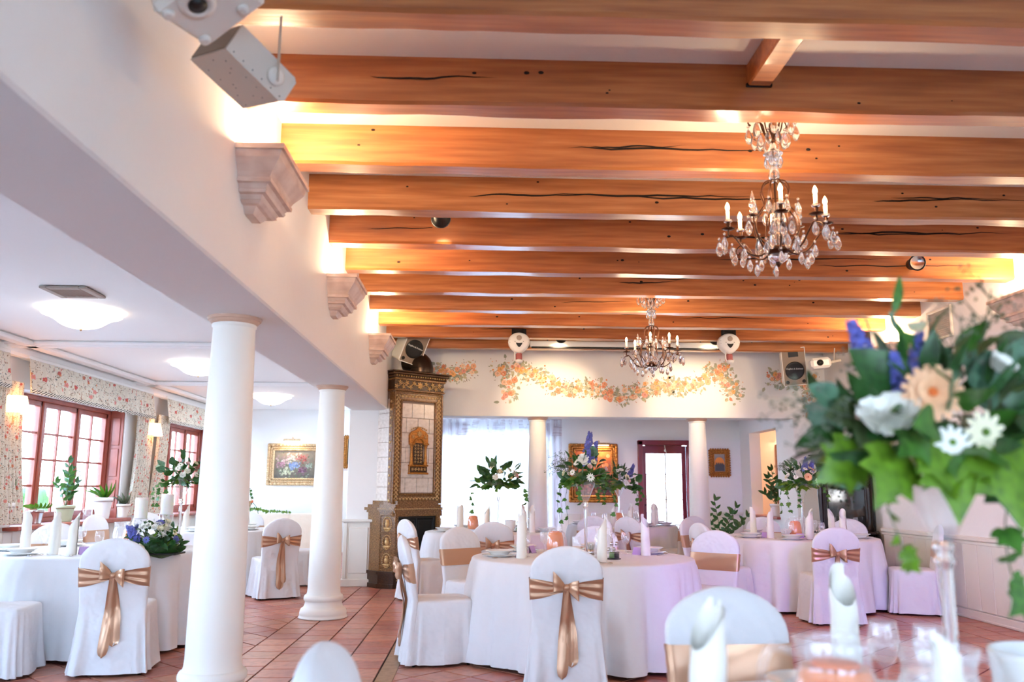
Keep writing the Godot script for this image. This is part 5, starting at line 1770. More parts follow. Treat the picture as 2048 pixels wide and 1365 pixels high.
func equipment():
	# grey box loudspeaker and fixture at the top left
	var o = thing("loudspeaker", "grey box loudspeaker hanging on a bracket at the top left", "loudspeaker", Vector3(-0.914, 2.866, -3.0))
	o.basis = Basis(Vector3.UP, 0.808) * Basis(Vector3.RIGHT, 0.197) * Basis(Vector3.BACK, -0.415)
	var s = S()
	var side = PackedVector2Array([Vector2(-0.138, -0.06), Vector2(0.125, -0.06), Vector2(0.14, -0.045), Vector2(0.14, 0.045), Vector2(0.125, 0.06), Vector2(-0.138, 0.06)])
	prism(s, side, 0.267, Transform3D(Basis(), Vector3(0, 0, -0.1335)))
	put("cabinet", s, M.grey_box, o)
	s = S()
	bx(s, Vector3(-0.14, 0, 0), Vector3(0.006, 0.108, 0.25), 0.002)
	put("grille", s, M.baffle, o)
	s = S()
	for k in 14: ball(s, Vector3(-0.11 + 0.017 * k, -0.0605, 0.09 * sin(k * 2.3)), Vector3(0.003, 0.0015, 0.003), 6, 4)
	for k in 6: ball(s, Vector3(-0.11 + 0.045 * k, -0.045, 0.134), Vector3(0.003, 0.003, 0.0015), 6, 4)
	put("screws", s, M.dark_leg, o)
	s = S()
	lathe(s, [Vector2(0, 0.0), Vector2(0.034, 0.0), Vector2(0.034, 0.014), Vector2(0.02, 0.018), Vector2(0, 0.018)], 20, Transform3D(Basis(Vector3.RIGHT, PI / 2), Vector3(0.06, 0.0, 0.134)))
	put("bracket_wheel", s, M.plastic, o)
	s = S()
	var up = o.basis.inverse() * Vector3.UP
	var w0 = Vector3(0.06, 0.0, 0.155)
	tube(s, [w0 - up * 0.02, w0 + up * 0.24], 0.015, 4, 0.35)
	put("bracket_strap", s, M.plastic, o)
	var f = thing("ceiling_fixture", "pale metal fixture with a round black lens above the grey loudspeaker", "stage light", Vector3(-0.9265, 2.917, -2.6))
	f.basis = Basis(Vector3.UP, -2.0277) * Basis(Vector3.RIGHT, -2.7359) * Basis(Vector3.BACK, 3.14495)
	s = S()
	bx(s, Vector3(0, 0.03, 0), Vector3(0.26, 0.16, 0.285), 0.02)
	put("housing", s, M.plastic, f)
	s = S()
	lathe(s, [Vector2(0, 0), Vector2(0.06, 0.0), Vector2(0.06, -0.008), Vector2(0.04, -0.012), Vector2(0.034, -0.004), Vector2(0, -0.004)], 24, Transform3D(Basis(), Vector3(-0.048, -0.05, -0.017)))
	put("lens_ring", s, M.plastic, f)
	s = S()
	lathe(s, [Vector2(0, -0.006), Vector2(0.03, -0.006), Vector2(0.03, -0.012), Vector2(0, -0.016)], 20, Transform3D(Basis(), Vector3(-0.048, -0.05, -0.017)))
	put("lens", s, M.black, f)
	for q in [[-0.085, 0.085], [0.078, 0.065], [-0.085, -0.11], [0.082, -0.115]]:
		put("screw_boss", turned([Vector2(0, -0.05), Vector2(0.022, -0.05), Vector2(0.018, -0.062), Vector2(0.006, -0.064), Vector2(0, -0.06)], 12), M.plastic, f, Transform3D(Basis(), Vector3(q[0], 0, q[1])))
	s = S()
	tube(s, [Vector3(0, 0.05, 0), f.basis.inverse() * (Vector3(XL, 3.1, -2.6) - f.position)], 0.02, 8)
	put("wall_arm", s, M.plastic, f)
	# far loudspeakers
	var B1 = Basis(Vector3.UP, 0.5) * Basis(Vector3.RIGHT, 0.35) * Basis(Vector3.BACK, -0.22)
	monitor_box("loudspeaker", "white-cased loudspeaker with black woofer above the stove", Vector3(-0.93, 3.30, -11.75), B1)
	var B2 = Basis(Vector3.UP, -0.25) * Basis(Vector3.RIGHT, 0.25) * Basis(Vector3.BACK, 0.08)
	monitor_box("loudspeaker", "white-cased loudspeaker with black woofer in the right rear corner", Vector3(4.62, 3.10, -12.1), B2)
	var sp = thing("slide_projector", "small white boxy projector lamp in front of the right loudspeaker", "projector", Vector3(4.80, 3.08, -11.55))
	sp.basis = Basis(Vector3.UP, -0.15) * Basis(Vector3.BACK, 0.1)
	put("case", box(Vector3(0, 0, -0.1), Vector3(0.28, 0.15, 0.22), 0.035), M.plastic_white, sp)
	s = S()
	lathe(s, [Vector2(0.0, 0.0), Vector2(0.042, 0.0), Vector2(0.042, 0.03), Vector2(0.03, 0.03), Vector2(0.024, 0.012), Vector2(0, 0.012)], 20, Transform3D(Basis(Vector3.RIGHT, PI / 2), Vector3(-0.02, 0, 0.008)))
	put("lens", s, M.black, sp)
	s = S()
	tube(s, [Vector3(0.12, 0, -0.1), Vector3(0.3, 0.02, -0.12)], 0.02, 8)
	tube(s, [Vector3(0.2, 0.01, -0.1), Vector3(0.24, 0.2, -0.1)], 0.008, 6)
	put("mount", s, M.plastic, sp)
	scanner("pale stage scanner with a smiling lens slot at the left of the screen case", Vector3(0.50, 3.235, -11.0))
	scanner("pale stage scanner with a smiling lens slot at the right of the screen case", Vector3(3.33, 3.255, -11.0))
	var sc = thing("screen_case", "long white and black projection screen case below the last beams", "projection screen", Vector3(2.04, 3.335, -11.75))
	put("case", box(Vector3(0, 0, 0), Vector3(2.72, 0.085, 0.09), 0.012), M.plastic_white, sc)
	put("slot", box(Vector3(0, -0.05, 0.01), Vector3(2.66, 0.02, 0.06), 0.004), M.black, sc)
	for sx in [-1.0, 1.0]:
		var hs = S()
		tube(hs, [Vector3(sx * 1.1, 0.03, 0), Vector3(sx * 1.1, CEIL - 3.335, 0)], 0.008, 6)
		put("hanger", hs, M.iron, sc)
	for sx in [-1.0, 1.0]: put("end_cap", box(Vector3(sx * 1.365, 0, 0), Vector3(0.02, 0.1, 0.1), 0.004), M.iron, sc)
	spot_can("spotlight", "round black spotlight on the beam at the right, lens facing us", Vector3(4.07, 3.41, -7.48), Vector3(3.6, 2.9, -4.0), M.steel)
	spot_can("spotlight", "small black spotlight peeping below a beam at the left centre", Vector3(-0.33, 3.385, -6.3), Vector3(-0.2, 2.9, -12.9), M.bulb)
	spot_can("spotlight", "black spotlight hidden behind a beam, aimed at the right garland", Vector3(3.25, 3.37, -11.38), Vector3(3.25, 2.8, -12.9), M.bulb)
	spot_can("spotlight", "black spotlight hidden behind a beam, aimed at the left garland", Vector3(1.1, 3.37, -11.38), Vector3(1.1, 2.8, -12.9), M.bulb)
	for x in [1.1, 3.25]:
		spot(Vector3(x, 3.27, -11.42), Vector3(x, 2.68, -12.9), 32.0, Color(1.0, 0.88, 0.72), MURAL_SPOT, 0.06, 0.8)
	spot(Vector3(-0.33, 3.31, -6.36), Vector3(-0.25, 2.45, -12.9), 9.0, Color(1.0, 0.88, 0.72), MURAL_SPOT * 1.6, 0.06, 0.8)
	# grilles
	var v = thing("air_vent", "square slatted air vent in the white aisle ceiling", "air vent", Vector3(-3.42, 2.915, -6.98))
	s = S()
	for q in [[-0.16, 0, 0.06, 0.38], [0.16, 0, 0.06, 0.38], [0, -0.16, 0.26, 0.06], [0, 0.16, 0.26, 0.06]]: bx(s, Vector3(q[0], -0.01, q[1]), Vector3(q[2], 0.022, q[3]), 0.006)
	put("frame", s, M.grille, v)
	put("duct", box(Vector3(0, 0.0, 0), Vector3(0.27, 0.008, 0.27)), M.black, v)
	for k in 7:
		put("slat", box(Vector3(-0.108 + k * 0.036, -0.01, 0), Vector3(0.028, 0.004, 0.26), 0.001, Basis(Vector3.BACK, 0.6)), M.grille, v)
	var g = thing("wall_grille", "square grey ventilation grille high on the right wall", "air vent", Vector3(XR, 3.135, -9.0))
	s = S()
	for q in [[0.155, 0, 0.32, 0.03], [-0.155, 0, 0.32, 0.03]]: bx(s, Vector3(-0.012, 0, q[0] * 1.5), Vector3(0.026, 0.34, 0.03), 0.006)
	for y in [-0.16, 0.16]: bx(s, Vector3(-0.012, y, 0), Vector3(0.026, 0.03, 0.49), 0.006)
	put("frame", s, M.plastic, g)
	put("mesh_panel", box(Vector3(-0.006, 0, 0), Vector3(0.01, 0.3, 0.45)), M.grille, g)
	for k in 14: put("slat", box(Vector3(-0.014, -0.14 + k * 0.0215, 0), Vector3(0.008, 0.004, 0.44)), M.grille, g)
	# stage spot that tints the right half of the hall violet
	spot_can("spotlight", "black stage spotlight with violet filter behind the camera", Vector3(2.9, 3.2, 0.9), Vector3(3.0, 0.5, -8.0), M.lilac)
	spot(Vector3(2.9, 3.17, 0.82), Vector3(3.25, 0.35, -7.8), 17.0, Color(0.62, 0.3, 1.0), VIOLET, 0.04, 0.45)

const MURAL_SPOT := 2.2
const VIOLET := 17.0

# ---------------------------------------------------------------- pictures
func frame_mesh(w: float, h: float, fw: float, d: float, beads := 0) -> SurfaceTool:
	var s = S()
	for q in [[0.0, 1.0], [0.35, 0.75], [0.72, 0.9]]:
		var i = fw * q[0]
		var t = fw * (0.36 if q[0] < 0.7 else 0.28)
		var dd = d * q[1]
		for sx in [-1.0, 1.0]:
			bx(s, Vector3(sx * (w / 2 - i - t / 2), 0, dd / 2), Vector3(t, h - 2 * i, dd), t * 0.3)
			bx(s, Vector3(0, sx * (h / 2 - i - t / 2), dd / 2), Vector3(w - 2 * i, t, dd), t * 0.3)
	if beads:
		var nx = int(w / (fw * 0.5))
		var ny = int(h / (fw * 0.5))
		for sx in [-1.0, 1.0]:
			for k in nx: ball(s, Vector3(-w / 2 + (k + 0.5) * w / nx, sx * (h / 2 - fw * 0.2), d * 0.95), Vector3(fw * 0.24, fw * 0.2, d * 0.3), 7, 5, Basis(Vector3.BACK, 0.5 * sx))
			for k in ny: ball(s, Vector3(sx * (w / 2 - fw * 0.2), -h / 2 + (k + 0.5) * h / ny, d * 0.95), Vector3(fw * 0.2, fw * 0.24, d * 0.3), 7, 5, Basis(Vector3.BACK, 0.5 * sx))
		if beads > 1:
			for k in nx:
				for sx in [-1.0, 1.0]: ball(s, Vector3(-w / 2 + (k + 0.5) * w / nx, sx * (h / 2 + 0.004), d * 0.5), Vector3(fw * 0.24, fw * 0.24, d * 0.5), 7, 5)
			for k in ny:
				for sx in [-1.0, 1.0]: ball(s, Vector3(sx * (w / 2 + 0.004), -h / 2 + (k + 0.5) * h / ny, d * 0.5), Vector3(fw * 0.24, fw * 0.24, d * 0.5), 7, 5)
	return s

func canvas(img: Texture2D) -> StandardMaterial3D:
	var m = mat(Color.WHITE, 0.45)
	m.albedo_texture = img
	return m

func picture(called: String, label: String, at: Vector3, turn: float, w: float, h: float, fw: float, m: Material, img: Texture2D, beads := 1):
	var o = thing(called, label, "painting", at, turn)
	put("frame", frame_mesh(w, h, fw, 0.05, beads), m, o)
	var s = S()
	sheet(s, 1, 1, func(u, v): return Vector3((u - 0.5) * (w - 1.6 * fw), (0.5 - v) * (h - 1.6 * fw), 0.012))
	put("canvas", s, canvas(img), o)
	put("backboard", box(Vector3(0, 0, 0.004), Vector3(w - fw, h - fw, 0.008)), M.oak, o)
	return o

func picture_lamp(label: String, at: Vector3, w: float, e: float):
	var o = thing("picture_lamp", label, "picture lamp", at)
	var s = S()
	tube(s, smooth([Vector3(0, 0.0, 0.0), Vector3(0, 0.07, 0.03), Vector3(0, 0.09, 0.1), Vector3(0, 0.04, 0.15)], 5), 0.007, 6)
	put("arm", s, M.gilt, o)
	s = S()
	tube(s, [Vector3(-w / 2, 0.03, 0.16), Vector3(w / 2, 0.03, 0.16)], 0.022, 10)
	put("hood", s, M.gilt, o)
	s = S()
	tube(s, [Vector3(-w / 2 + 0.02, 0.002, 0.155), Vector3(w / 2 - 0.02, 0.002, 0.155)], 0.009, 8)
	put("bulb", s, M.bulb, o)
	var l = AreaLight3D.new()
	l.name = "picture_light"
	l.area_size = Vector2(w, 0.03)
	l.area_normalize_energy = true
	l.light_color = WARM2
	l.light_energy = e
	l.shadow_enabled = true
	o.add_child(l)
	l.position = Vector3(0, -0.012, 0.15)
	l.rotation = Vector3(-PI / 2 + 0.35, 0, 0)

func pictures():
	var flowers = painted_image(320, 224, [Color(0.62, 0.56, 0.48), Color(0.36, 0.35, 0.32)], [[0.5, 0.55, 0.42, 120, 0.022, Color(0.42, 0.5, 0.38)], [0.3, 0.35, 0.2, 60, 0.022, Color(0.76, 0.62, 0.62)], [0.45, 0.3, 0.2, 50, 0.022, Color(0.8, 0.74, 0.7)], [0.68, 0.3, 0.13, 50, 0.02, Color(0.68, 0.34, 0.32)], [0.48, 0.55, 0.14, 55, 0.02, Color(0.45, 0.56, 0.78)], [0.66, 0.7, 0.13, 45, 0.02, Color(0.48, 0.28, 0.4)], [0.33, 0.75, 0.16, 50, 0.02, Color(0.76, 0.78, 0.64)], [0.18, 0.5, 0.1, 30, 0.018, Color(0.62, 0.4, 0.5)], [0.84, 0.55, 0.1, 40, 0.018, Color(0.62, 0.7, 0.62)]], 3)
	picture("flower_painting", "oil painting of a flower bouquet in a pale gilt frame on the aisle's end wall", Vector3(-3.85, 1.78, -17.79), 0.0, 1.14, 0.86, 0.15, M.gilt, flowers)
	picture_lamp("brass picture lamp over the flower painting in the aisle", Vector3(-3.9, 2.25, -17.79), 0.34, 0.25)
	var glowing = painted_image(256, 300, [Color(0.82, 0.44, 0.18), Color(0.36, 0.16, 0.08)], [[0.5, 0.2, 0.5, 60, 0.05, Color(0.9, 0.5, 0.22)], [0.5, 0.7, 0.3, 90, 0.04, Color(0.5, 0.14, 0.1)], [0.3, 0.75, 0.2, 40, 0.04, Color(0.72, 0.22, 0.14)], [0.75, 0.72, 0.2, 50, 0.04, Color(0.25, 0.16, 0.12)], [0.55, 0.85, 0.3, 40, 0.03, Color(0.8, 0.55, 0.3)]], 8)
	picture("orange_painting", "orange-toned painting in a heavy gold frame behind the tall bouquet", Vector3(2.10, 1.60, -15.69), 0.0, 0.92, 1.08, 0.13, M.gold, glowing)
	picture_lamp("dark brass picture lamp over the orange painting", Vector3(2.2, 2.10, -15.69), 0.38, 0.3)
	var sun = Image.create(96, 128, false, Image.FORMAT_RGB8)
	for y in 128:
		for x in 96:
			var c = Color(0.62, 0.6, 0.58).lerp(Color(0.45, 0.44, 0.45), y / 128.0)
			if Vector2(x - 48, (y - 66) * 0.95).length() < 38 and y < 80: c = Color(0.9, 0.55, 0.2)
			if y > 74 + 14 * absf(sin(x * 0.21)) * (1 if x > 20 and x < 80 else 0) * -1.0 and x > 14 and x < 84 and y < 118: c = Color(0.25, 0.27, 0.3)
			sun.set_pixel(x, y, c)
	picture("small_picture", "small picture with an orange disc in a curly gilt frame right of the column", Vector3(4.47, 1.80, -15.69), 0.0, 0.37, 0.49, 0.085, M.gold, ImageTexture.create_from_image(sun), 2)
	var dark = painted_image(96, 128, [Color(0.3, 0.24, 0.18), Color(0.2, 0.15, 0.1)], [[0.5, 0.5, 0.4, 40, 0.08, Color(0.5, 0.4, 0.25)]], 12)
	picture("hatch_picture", "tall wooden framed panel partly seen through the serving hatch", Vector3(6.24, 1.62, -16.79), 0.0, 0.62, 1.2, 0.22, M.oak, dark, 0)
	picture_lamp("brass picture lamp seen through the serving hatch", Vector3(6.1, 2.28, -16.79), 0.34, 0.12)
	picture("gilt_relief", "dark gilt frame edge peeping between the second column and the pier", Vector3(-2.72, 2.05, -17.79), 0.0, 0.24, 0.66, 0.07, M.gold, dark, 2)
	# small light of the room behind the hatch
	var hl = thing("ceiling_lamp", "ceiling lamp of the room behind the serving hatch", "ceiling lamp", Vector3(6.6, 2.75, -15.2))
	put("lamp_bowl", turned(smooth([Vector2(0.2, 0.0), Vector2(0.19, -0.04), Vector2(0.1, -0.09), Vector2(0.0, -0.1)], 3), 24), M.lamp_bowl, hl)
	omni(Vector3(6.6, 2.55, -15.2), WARM2, 1.6, 0.1)

# ---------------------------------------------------------------- painted garlands on the walls
func garland(label: String, at: Vector3, turn: float, path: Callable, length: float, n: int, seed: int, big := 1.0):
	var r = RandomNumberGenerator.new()
	r.seed = seed
	var s = S()
	s.set_smooth_group(-1)
	var disc = func(c: Vector2, rad: float, col: Color, z: float, n_: int, wob: float):
		var pts = []
		var ph = r.randf() * TAU
		for k in n_: pts.append(c + Vector2(cos(TAU * k / n_), sin(TAU * k / n_)) * rad * (1.0 + wob * sin(k * 2.5 + ph)))
		for k in n_:
			var a = pts[k]
			var b = pts[(k + 1) % n_]
			s.set_color(col.lightened(0.12)); s.add_vertex(Vector3(c.x, c.y, z))
			s.set_color(col); s.add_vertex(Vector3(a.x, a.y, z))
			s.set_color(col); s.add_vertex(Vector3(b.x, b.y, z))
	var leaf = func(c: Vector2, ang: float, L: float, W: float, col: Color, z: float):
		var d = Vector2(cos(ang), sin(ang))
		var q = Vector2(-d.y, d.x)
		var p = [c, c + d * L * 0.35 + q * W, c + d * L * 0.75 + q * W * 0.7, c + d * L, c + d * L * 0.75 - q * W * 0.7, c + d * L * 0.35 - q * W]
		for k in range(1, 5):
			s.set_color(col); s.add_vertex(Vector3(p[0].x, p[0].y, z))
			s.set_color(col); s.add_vertex(Vector3(p[k].x, p[k].y, z))
			s.set_color(col.lightened(0.1)); s.add_vertex(Vector3(p[k + 1].x, p[k + 1].y, z))
	var greens = [Color(0.68, 0.67, 0.56), Color(0.72, 0.70, 0.57), Color(0.62, 0.63, 0.55), Color(0.78, 0.73, 0.59)]
	var reds = [Color(0.93, 0.62, 0.42), Color(0.92, 0.54, 0.34), Color(0.95, 0.72, 0.55), Color(0.89, 0.46, 0.28), Color(0.94, 0.6, 0.27), Color(0.9, 0.52, 0.42), Color(0.96, 0.78, 0.62)]
	for k in n * 3:
		var t = r.randf()
		var c = path.call(t) + Vector2(clampf(r.randfn(), -1.5, 1.5), clampf(r.randfn(), -1.5, 1.5)) * 0.075 * big
		leaf.call(c, r.randf() * TAU, r.randf_range(0.05, 0.1) * big, r.randf_range(0.013, 0.03) * big, greens[r.randi() % 4], 0.0006 + 0.00001 * k / n)
	for k in n * 4:
		var t = r.randf()
		var off = Vector2(clampf(r.randfn(), -1.6, 1.6), clampf(r.randfn(), -1.6, 1.6)) * 0.085 * big
		var c = path.call(t) + off
		leaf.call(c, off.angle() + r.randfn() * 0.5, r.randf_range(0.015, 0.045) * big, 0.005 * big, [Color(0.5, 0.42, 0.33), Color(0.55, 0.55, 0.45), Color(0.75, 0.45, 0.3)][k % 3], 0.0009)
	for k in n:
		var t = (k + r.randf()) / n
		var c = path.call(t) + Vector2(r.randfn(), r.randfn()) * 0.05 * big
		var rad = r.randf_range(0.022, 0.048) * big
		var col = reds[r.randi() % 7].lerp(Color(1, 0.97, 0.92), 0.18)
		disc.call(c, rad, col, 0.0012 + 0.000004 * k, 11, 0.1)
		disc.call(c + Vector2(0.003, 0.004), rad * 0.72, col.lightened(0.16), 0.0018 + 0.000004 * k, 9, 0.14)
		disc.call(c + Vector2(0.002, 0.003), rad * 0.42, col.darkened(0.1), 0.0024 + 0.000004 * k, 7, 0.12)
	for k in n:
		var c = path.call(r.randf()) + Vector2(clampf(r.randfn(), -1.5, 1.5), clampf(r.randfn(), -1.5, 1.5)) * 0.1 * big
		disc.call(c, r.randf_range(0.008, 0.015) * big, reds[r.randi() % 7], 0.003, 7, 0.1)
	var o = thing("wall_painting", label, "mural", at, turn)
	put("garland", s, M.mural, o)

func murals():
	# main swag: up-left cluster, dip in the middle, right cluster
	var main = func(t: float) -> Vector2:
		if t < 0.1: return Vector2(0.02 + 0.1 * sin(t * 50.0), 0.22 - (0.1 - t) * 5.4 + 0.06)
		if t > 0.9: return Vector2(3.52 + 0.09 * sin(t * 60.0), 0.25 - (t - 0.9) * 5.0)
		var u = (t - 0.1) / 0.8
		return Vector2(0.08 + 3.4 * u, 0.22 - 0.36 * sin(PI * u) + 0.05 * sin(u * 21.0))
	garland("painted garland of peach roses swagged across the end wall", Vector3(0.36, 2.92, -12.898), 0.0, main, 3.6, 150, 5)
	garland("painted rose spray beside the top of the stove", Vector3(-0.75, 3.0, -12.898), 0.0, func(t): return Vector2(0.62 * t, 0.1 - 0.06 * sin(t * 4.0)), 0.6, 26, 6)
	garland("painted peach rose spray left of the right loudspeaker", Vector3(4.50, 2.92, -12.898), 0.0, func(t): return Vector2(0.05 + 0.62 * minf(t * 1.5, 1.0), 0.08 + 0.05 * sin(t * 9.0) - (0.55 * (t - 0.66) * 3.0 if t > 0.66 else 0.0)), 0.9, 40, 7)
	garland("painted pink flower spray on the right wall at the picture's edge", Vector3(XR - 0.002, 2.05, -7.55), -PI / 2, func(t): return Vector2(-0.12 + 0.2 * sin(t * 7.0), 0.62 * t), 0.7, 60, 8, 0.9)

# ---------------------------------------------------------------- leaves and flowers
var LF := {}

func leaf_oval(w: float, nu := 6, bend := 0.25, tip := 1.0) -> ArrayMesh:
	var s = S()
	sheet(s, 2, nu, func(u, v):
		var q = (u - 0.5) * 2.0
		var hw = w * pow(sin(PI * clampf(pow(v, 0.8 * tip), 0.0, 1.0)), 0.8)
		return Vector3(q * hw, v - 0.12 * bend * v * v, -bend * v * v + 0.35 * absf(q) * hw))
	return done(s)

func leaf_ivy() -> ArrayMesh:
	var s = S()
	var half = [Vector2(0.0, 0.0), Vector2(0.16, -0.12), Vector2(0.36, -0.04), Vector2(0.52, 0.16), Vector2(0.36, 0.26), Vector2(0.48, 0.5), Vector2(0.24, 0.54), Vector2(0.12, 0.76), Vector2(0.0, 1.0)]
	var pts = []
	for p in half: pts.append(Vector3(p.x, p.y, -0.3 * p.x * p.x - 0.16 * p.y * p.y))
	for k in range(half.size() - 2, 0, -1): pts.append(Vector3(-half[k].x, half[k].y, -0.3 * half[k].x * half[k].x - 0.16 * half[k].y * half[k].y))
	for k in pts.size(): tri(s, Vector3(0, 0.28, 0.05), pts[k], pts[(k + 1) % pts.size()])
	return done(s)

func petal(s: SurfaceTool, B: Basis, at: Vector3, L: float, w: float, cup: float, n := 3):
	sheet(s, 2, n, func(u, v):
		var q = (u - 0.5) * 2.0
		var hw = w * sqrt(sin(PI * clampf(0.12 + 0.8 * v, 0.0, 1.0)))
		return at + B * Vector3(q * hw, L * v, cup * L * (v * v - 0.5 * v) + 0.25 * hw * q * q))

func rose_mesh(open: float) -> ArrayMesh:   # faces +y, radius about 1
	var s = S()
	ball(s, Vector3(0, 0.32, 0), Vector3(0.24, 0.34, 0.24), 8, 6)
	for ring in 4:
		var n = 4 + ring
		var lean = (0.12 + 0.26 * ring) * open
		for k in n:
			var a = TAU * k / n + ring * 0.7
			var B = Basis(Vector3.UP, a) * Basis(Vector3.RIGHT, lean)
			petal(s, B, Basis(Vector3.UP, a) * Vector3(0, 0.0, 0.12 + 0.08 * ring), 0.78 + 0.06 * ring, 0.34 + 0.06 * ring, 0.55)
	return done(s)

func daisy_mesh(n: int, rings: int) -> ArrayMesh:
	var s = S()
	for r in rings:
		for k in n:
			var a = TAU * (k + 0.5 * r) / n
			var B = Basis(Vector3.UP, a) * Basis(Vector3.RIGHT, 1.45 - 0.38 * r)
			petal(s, B, Basis(Vector3.UP, a) * Vector3(0, 0.03 * r, 0.1), 0.88 - 0.16 * r, 0.17, 0.25)
	return done(s)

func spike_mesh() -> ArrayMesh:   # spike of small florets, height 1
	var s = S()
	var r = RandomNumberGenerator.new()
	r.seed = 9
	for k in 34:
		var t = k / 33.0
		var a = k * 2.4
		var rad = 0.17 * (1.0 - 0.7 * t)
		var c = Vector3(cos(a) * rad, 0.12 + 0.85 * t, sin(a) * rad)
		var B = basis_to(Vector3(cos(a), 0.35, sin(a)), r.randf() * 3.0)
		for q in 5:
			petal(s, B * Basis(Vector3.UP, TAU * q / 5) * Basis(Vector3.RIGHT, 1.1), c, 0.11 * (1.15 - 0.5 * t), 0.045, 0.2, 2)
	return done(s)

func spray_mesh(seed: int) -> ArrayMesh:   # thin branching filler, height 1
	var s = S()
	var r = RandomNumberGenerator.new()
	r.seed = seed
	tube(s, [Vector3.ZERO, Vector3(0.02, 0.5, 0.01), Vector3(0.0, 0.95, 0.0)], 0.006, 4)
	for k in 20:
		var t = r.randf_range(0.25, 0.98)
		var a = r.randf() * TAU
		var L = r.randf_range(0.1, 0.24)
		var b = Vector3(0, t * 0.95, 0)
		var e = b + Vector3(cos(a) * L, L * 0.9, sin(a) * L)
		tube(s, [b, e], 0.004, 3)
		for q in 4:
			ball(s, e + Vector3(r.randfn(), r.randfn(), r.randfn()) * 0.03, Vector3(0.013, 0.016, 0.013), 5, 3)
	return done(s)

func make_leaves():
	LF.ivy = leaf_ivy()
	LF.oval = leaf_oval(0.22)
	LF.broad = leaf_oval(0.36, 6, 0.2)
	LF.lance = leaf_oval(0.11, 6, 0.3)
	LF.disc = leaf_oval(0.46, 6, 0.12, 0.85)
	LF.rose = rose_mesh(1.0)
	LF.bud = rose_mesh(0.35)
	LF.mum = daisy_mesh(16, 3)
	LF.daisy = daisy_mesh(11, 1)
	LF.spike = spike_mesh()
	LF.spray = spray_mesh(3)
	var c = S()
	ball(c, Vector3(0, 0.06, 0), Vector3(0.2, 0.12, 0.2), 10, 6)
	LF.eye = done(c)

func leaf(o: Node, kind: String, m: String, at: Vector3, dir: Vector3, size: float, roll := 0.0, called := "leaf"):
	var B = basis_to(dir, roll)
	# turn the blade's upper side outwards/upwards
	put(called, LF[kind], M[m], o, Transform3D(B.scaled_local(Vector3.ONE * size), at))

func flower(o: Node, kind: String, m: String, at: Vector3, dir: Vector3, size: float, called := "flower"):
	var f = Node3D.new()
	f.name = called
	o.add_child(f, true)
	f.transform = Transform3D(basis_to(dir, at.x * 50.0).scaled_local(Vector3.ONE * size), at)
	put("petals", LF[kind], M[m], f)
	if kind == "daisy" or kind == "mum": put("flower_eye", LF.eye, M.orange_petal if kind == "mum" else M.leaf_bright, f)

func ivy_strand(o: Node, path: Array, n: int, size: float, m: String, seed: int):
	var r = RandomNumberGenerator.new()
	r.seed = seed
	var pts = smooth(path, 5)
	var s = S()
	tube(s, pts, 0.0016, 4)
	put("stem", s, M.stem, o)
	for k in n:
		var t = float(k + 1) / n * (pts.size() - 1)
		var p = pts[int(t)]
		var d = Vector3(r.randfn() * 0.6, -0.7 + r.randf() * 0.5, 0.5 + r.randfn() * 0.5)
		leaf(o, "ivy", m, p, d, size * r.randf_range(0.7, 1.15), r.randf_range(-0.8, 0.8))

func vase(label: String, at: Vector3, k := 1.0):
	var o = thing("trumpet_vase", label, "vase", at, 0.0, "tall glass trumpet vases")
	put("foot", turned(smooth([Vector2(0, 0.012), Vector2(0.03, 0.012), Vector2(0.07, 0.006), Vector2(0.074, 0.002), Vector2(0, 0.0)], 3), 28), M.crystal, o)
	put("stem", turned(smooth([Vector2(0.012, 0.012), Vector2(0.011, 0.03), Vector2(0.0125, 0.2), Vector2(0.014, 0.36), Vector2(0.016, 0.385), Vector2(0.022, 0.398), Vector2(0.016, 0.41), Vector2(0.022, 0.424), Vector2(0.017, 0.436)], 3), 20), M.crystal, o)
	put("bowl", turned(smooth([Vector2(0, 0.43), Vector2(0.017, 0.434), Vector2(0.03, 0.455), Vector2(0.052, 0.51), Vector2(0.08, 0.575), Vector2(0.096, 0.61), Vector2(0.094, 0.611), Vector2(0.077, 0.576), Vector2(0.049, 0.512), Vector2(0.027, 0.46), Vector2(0, 0.445)], 3), 32), M.glass, o)
	return o

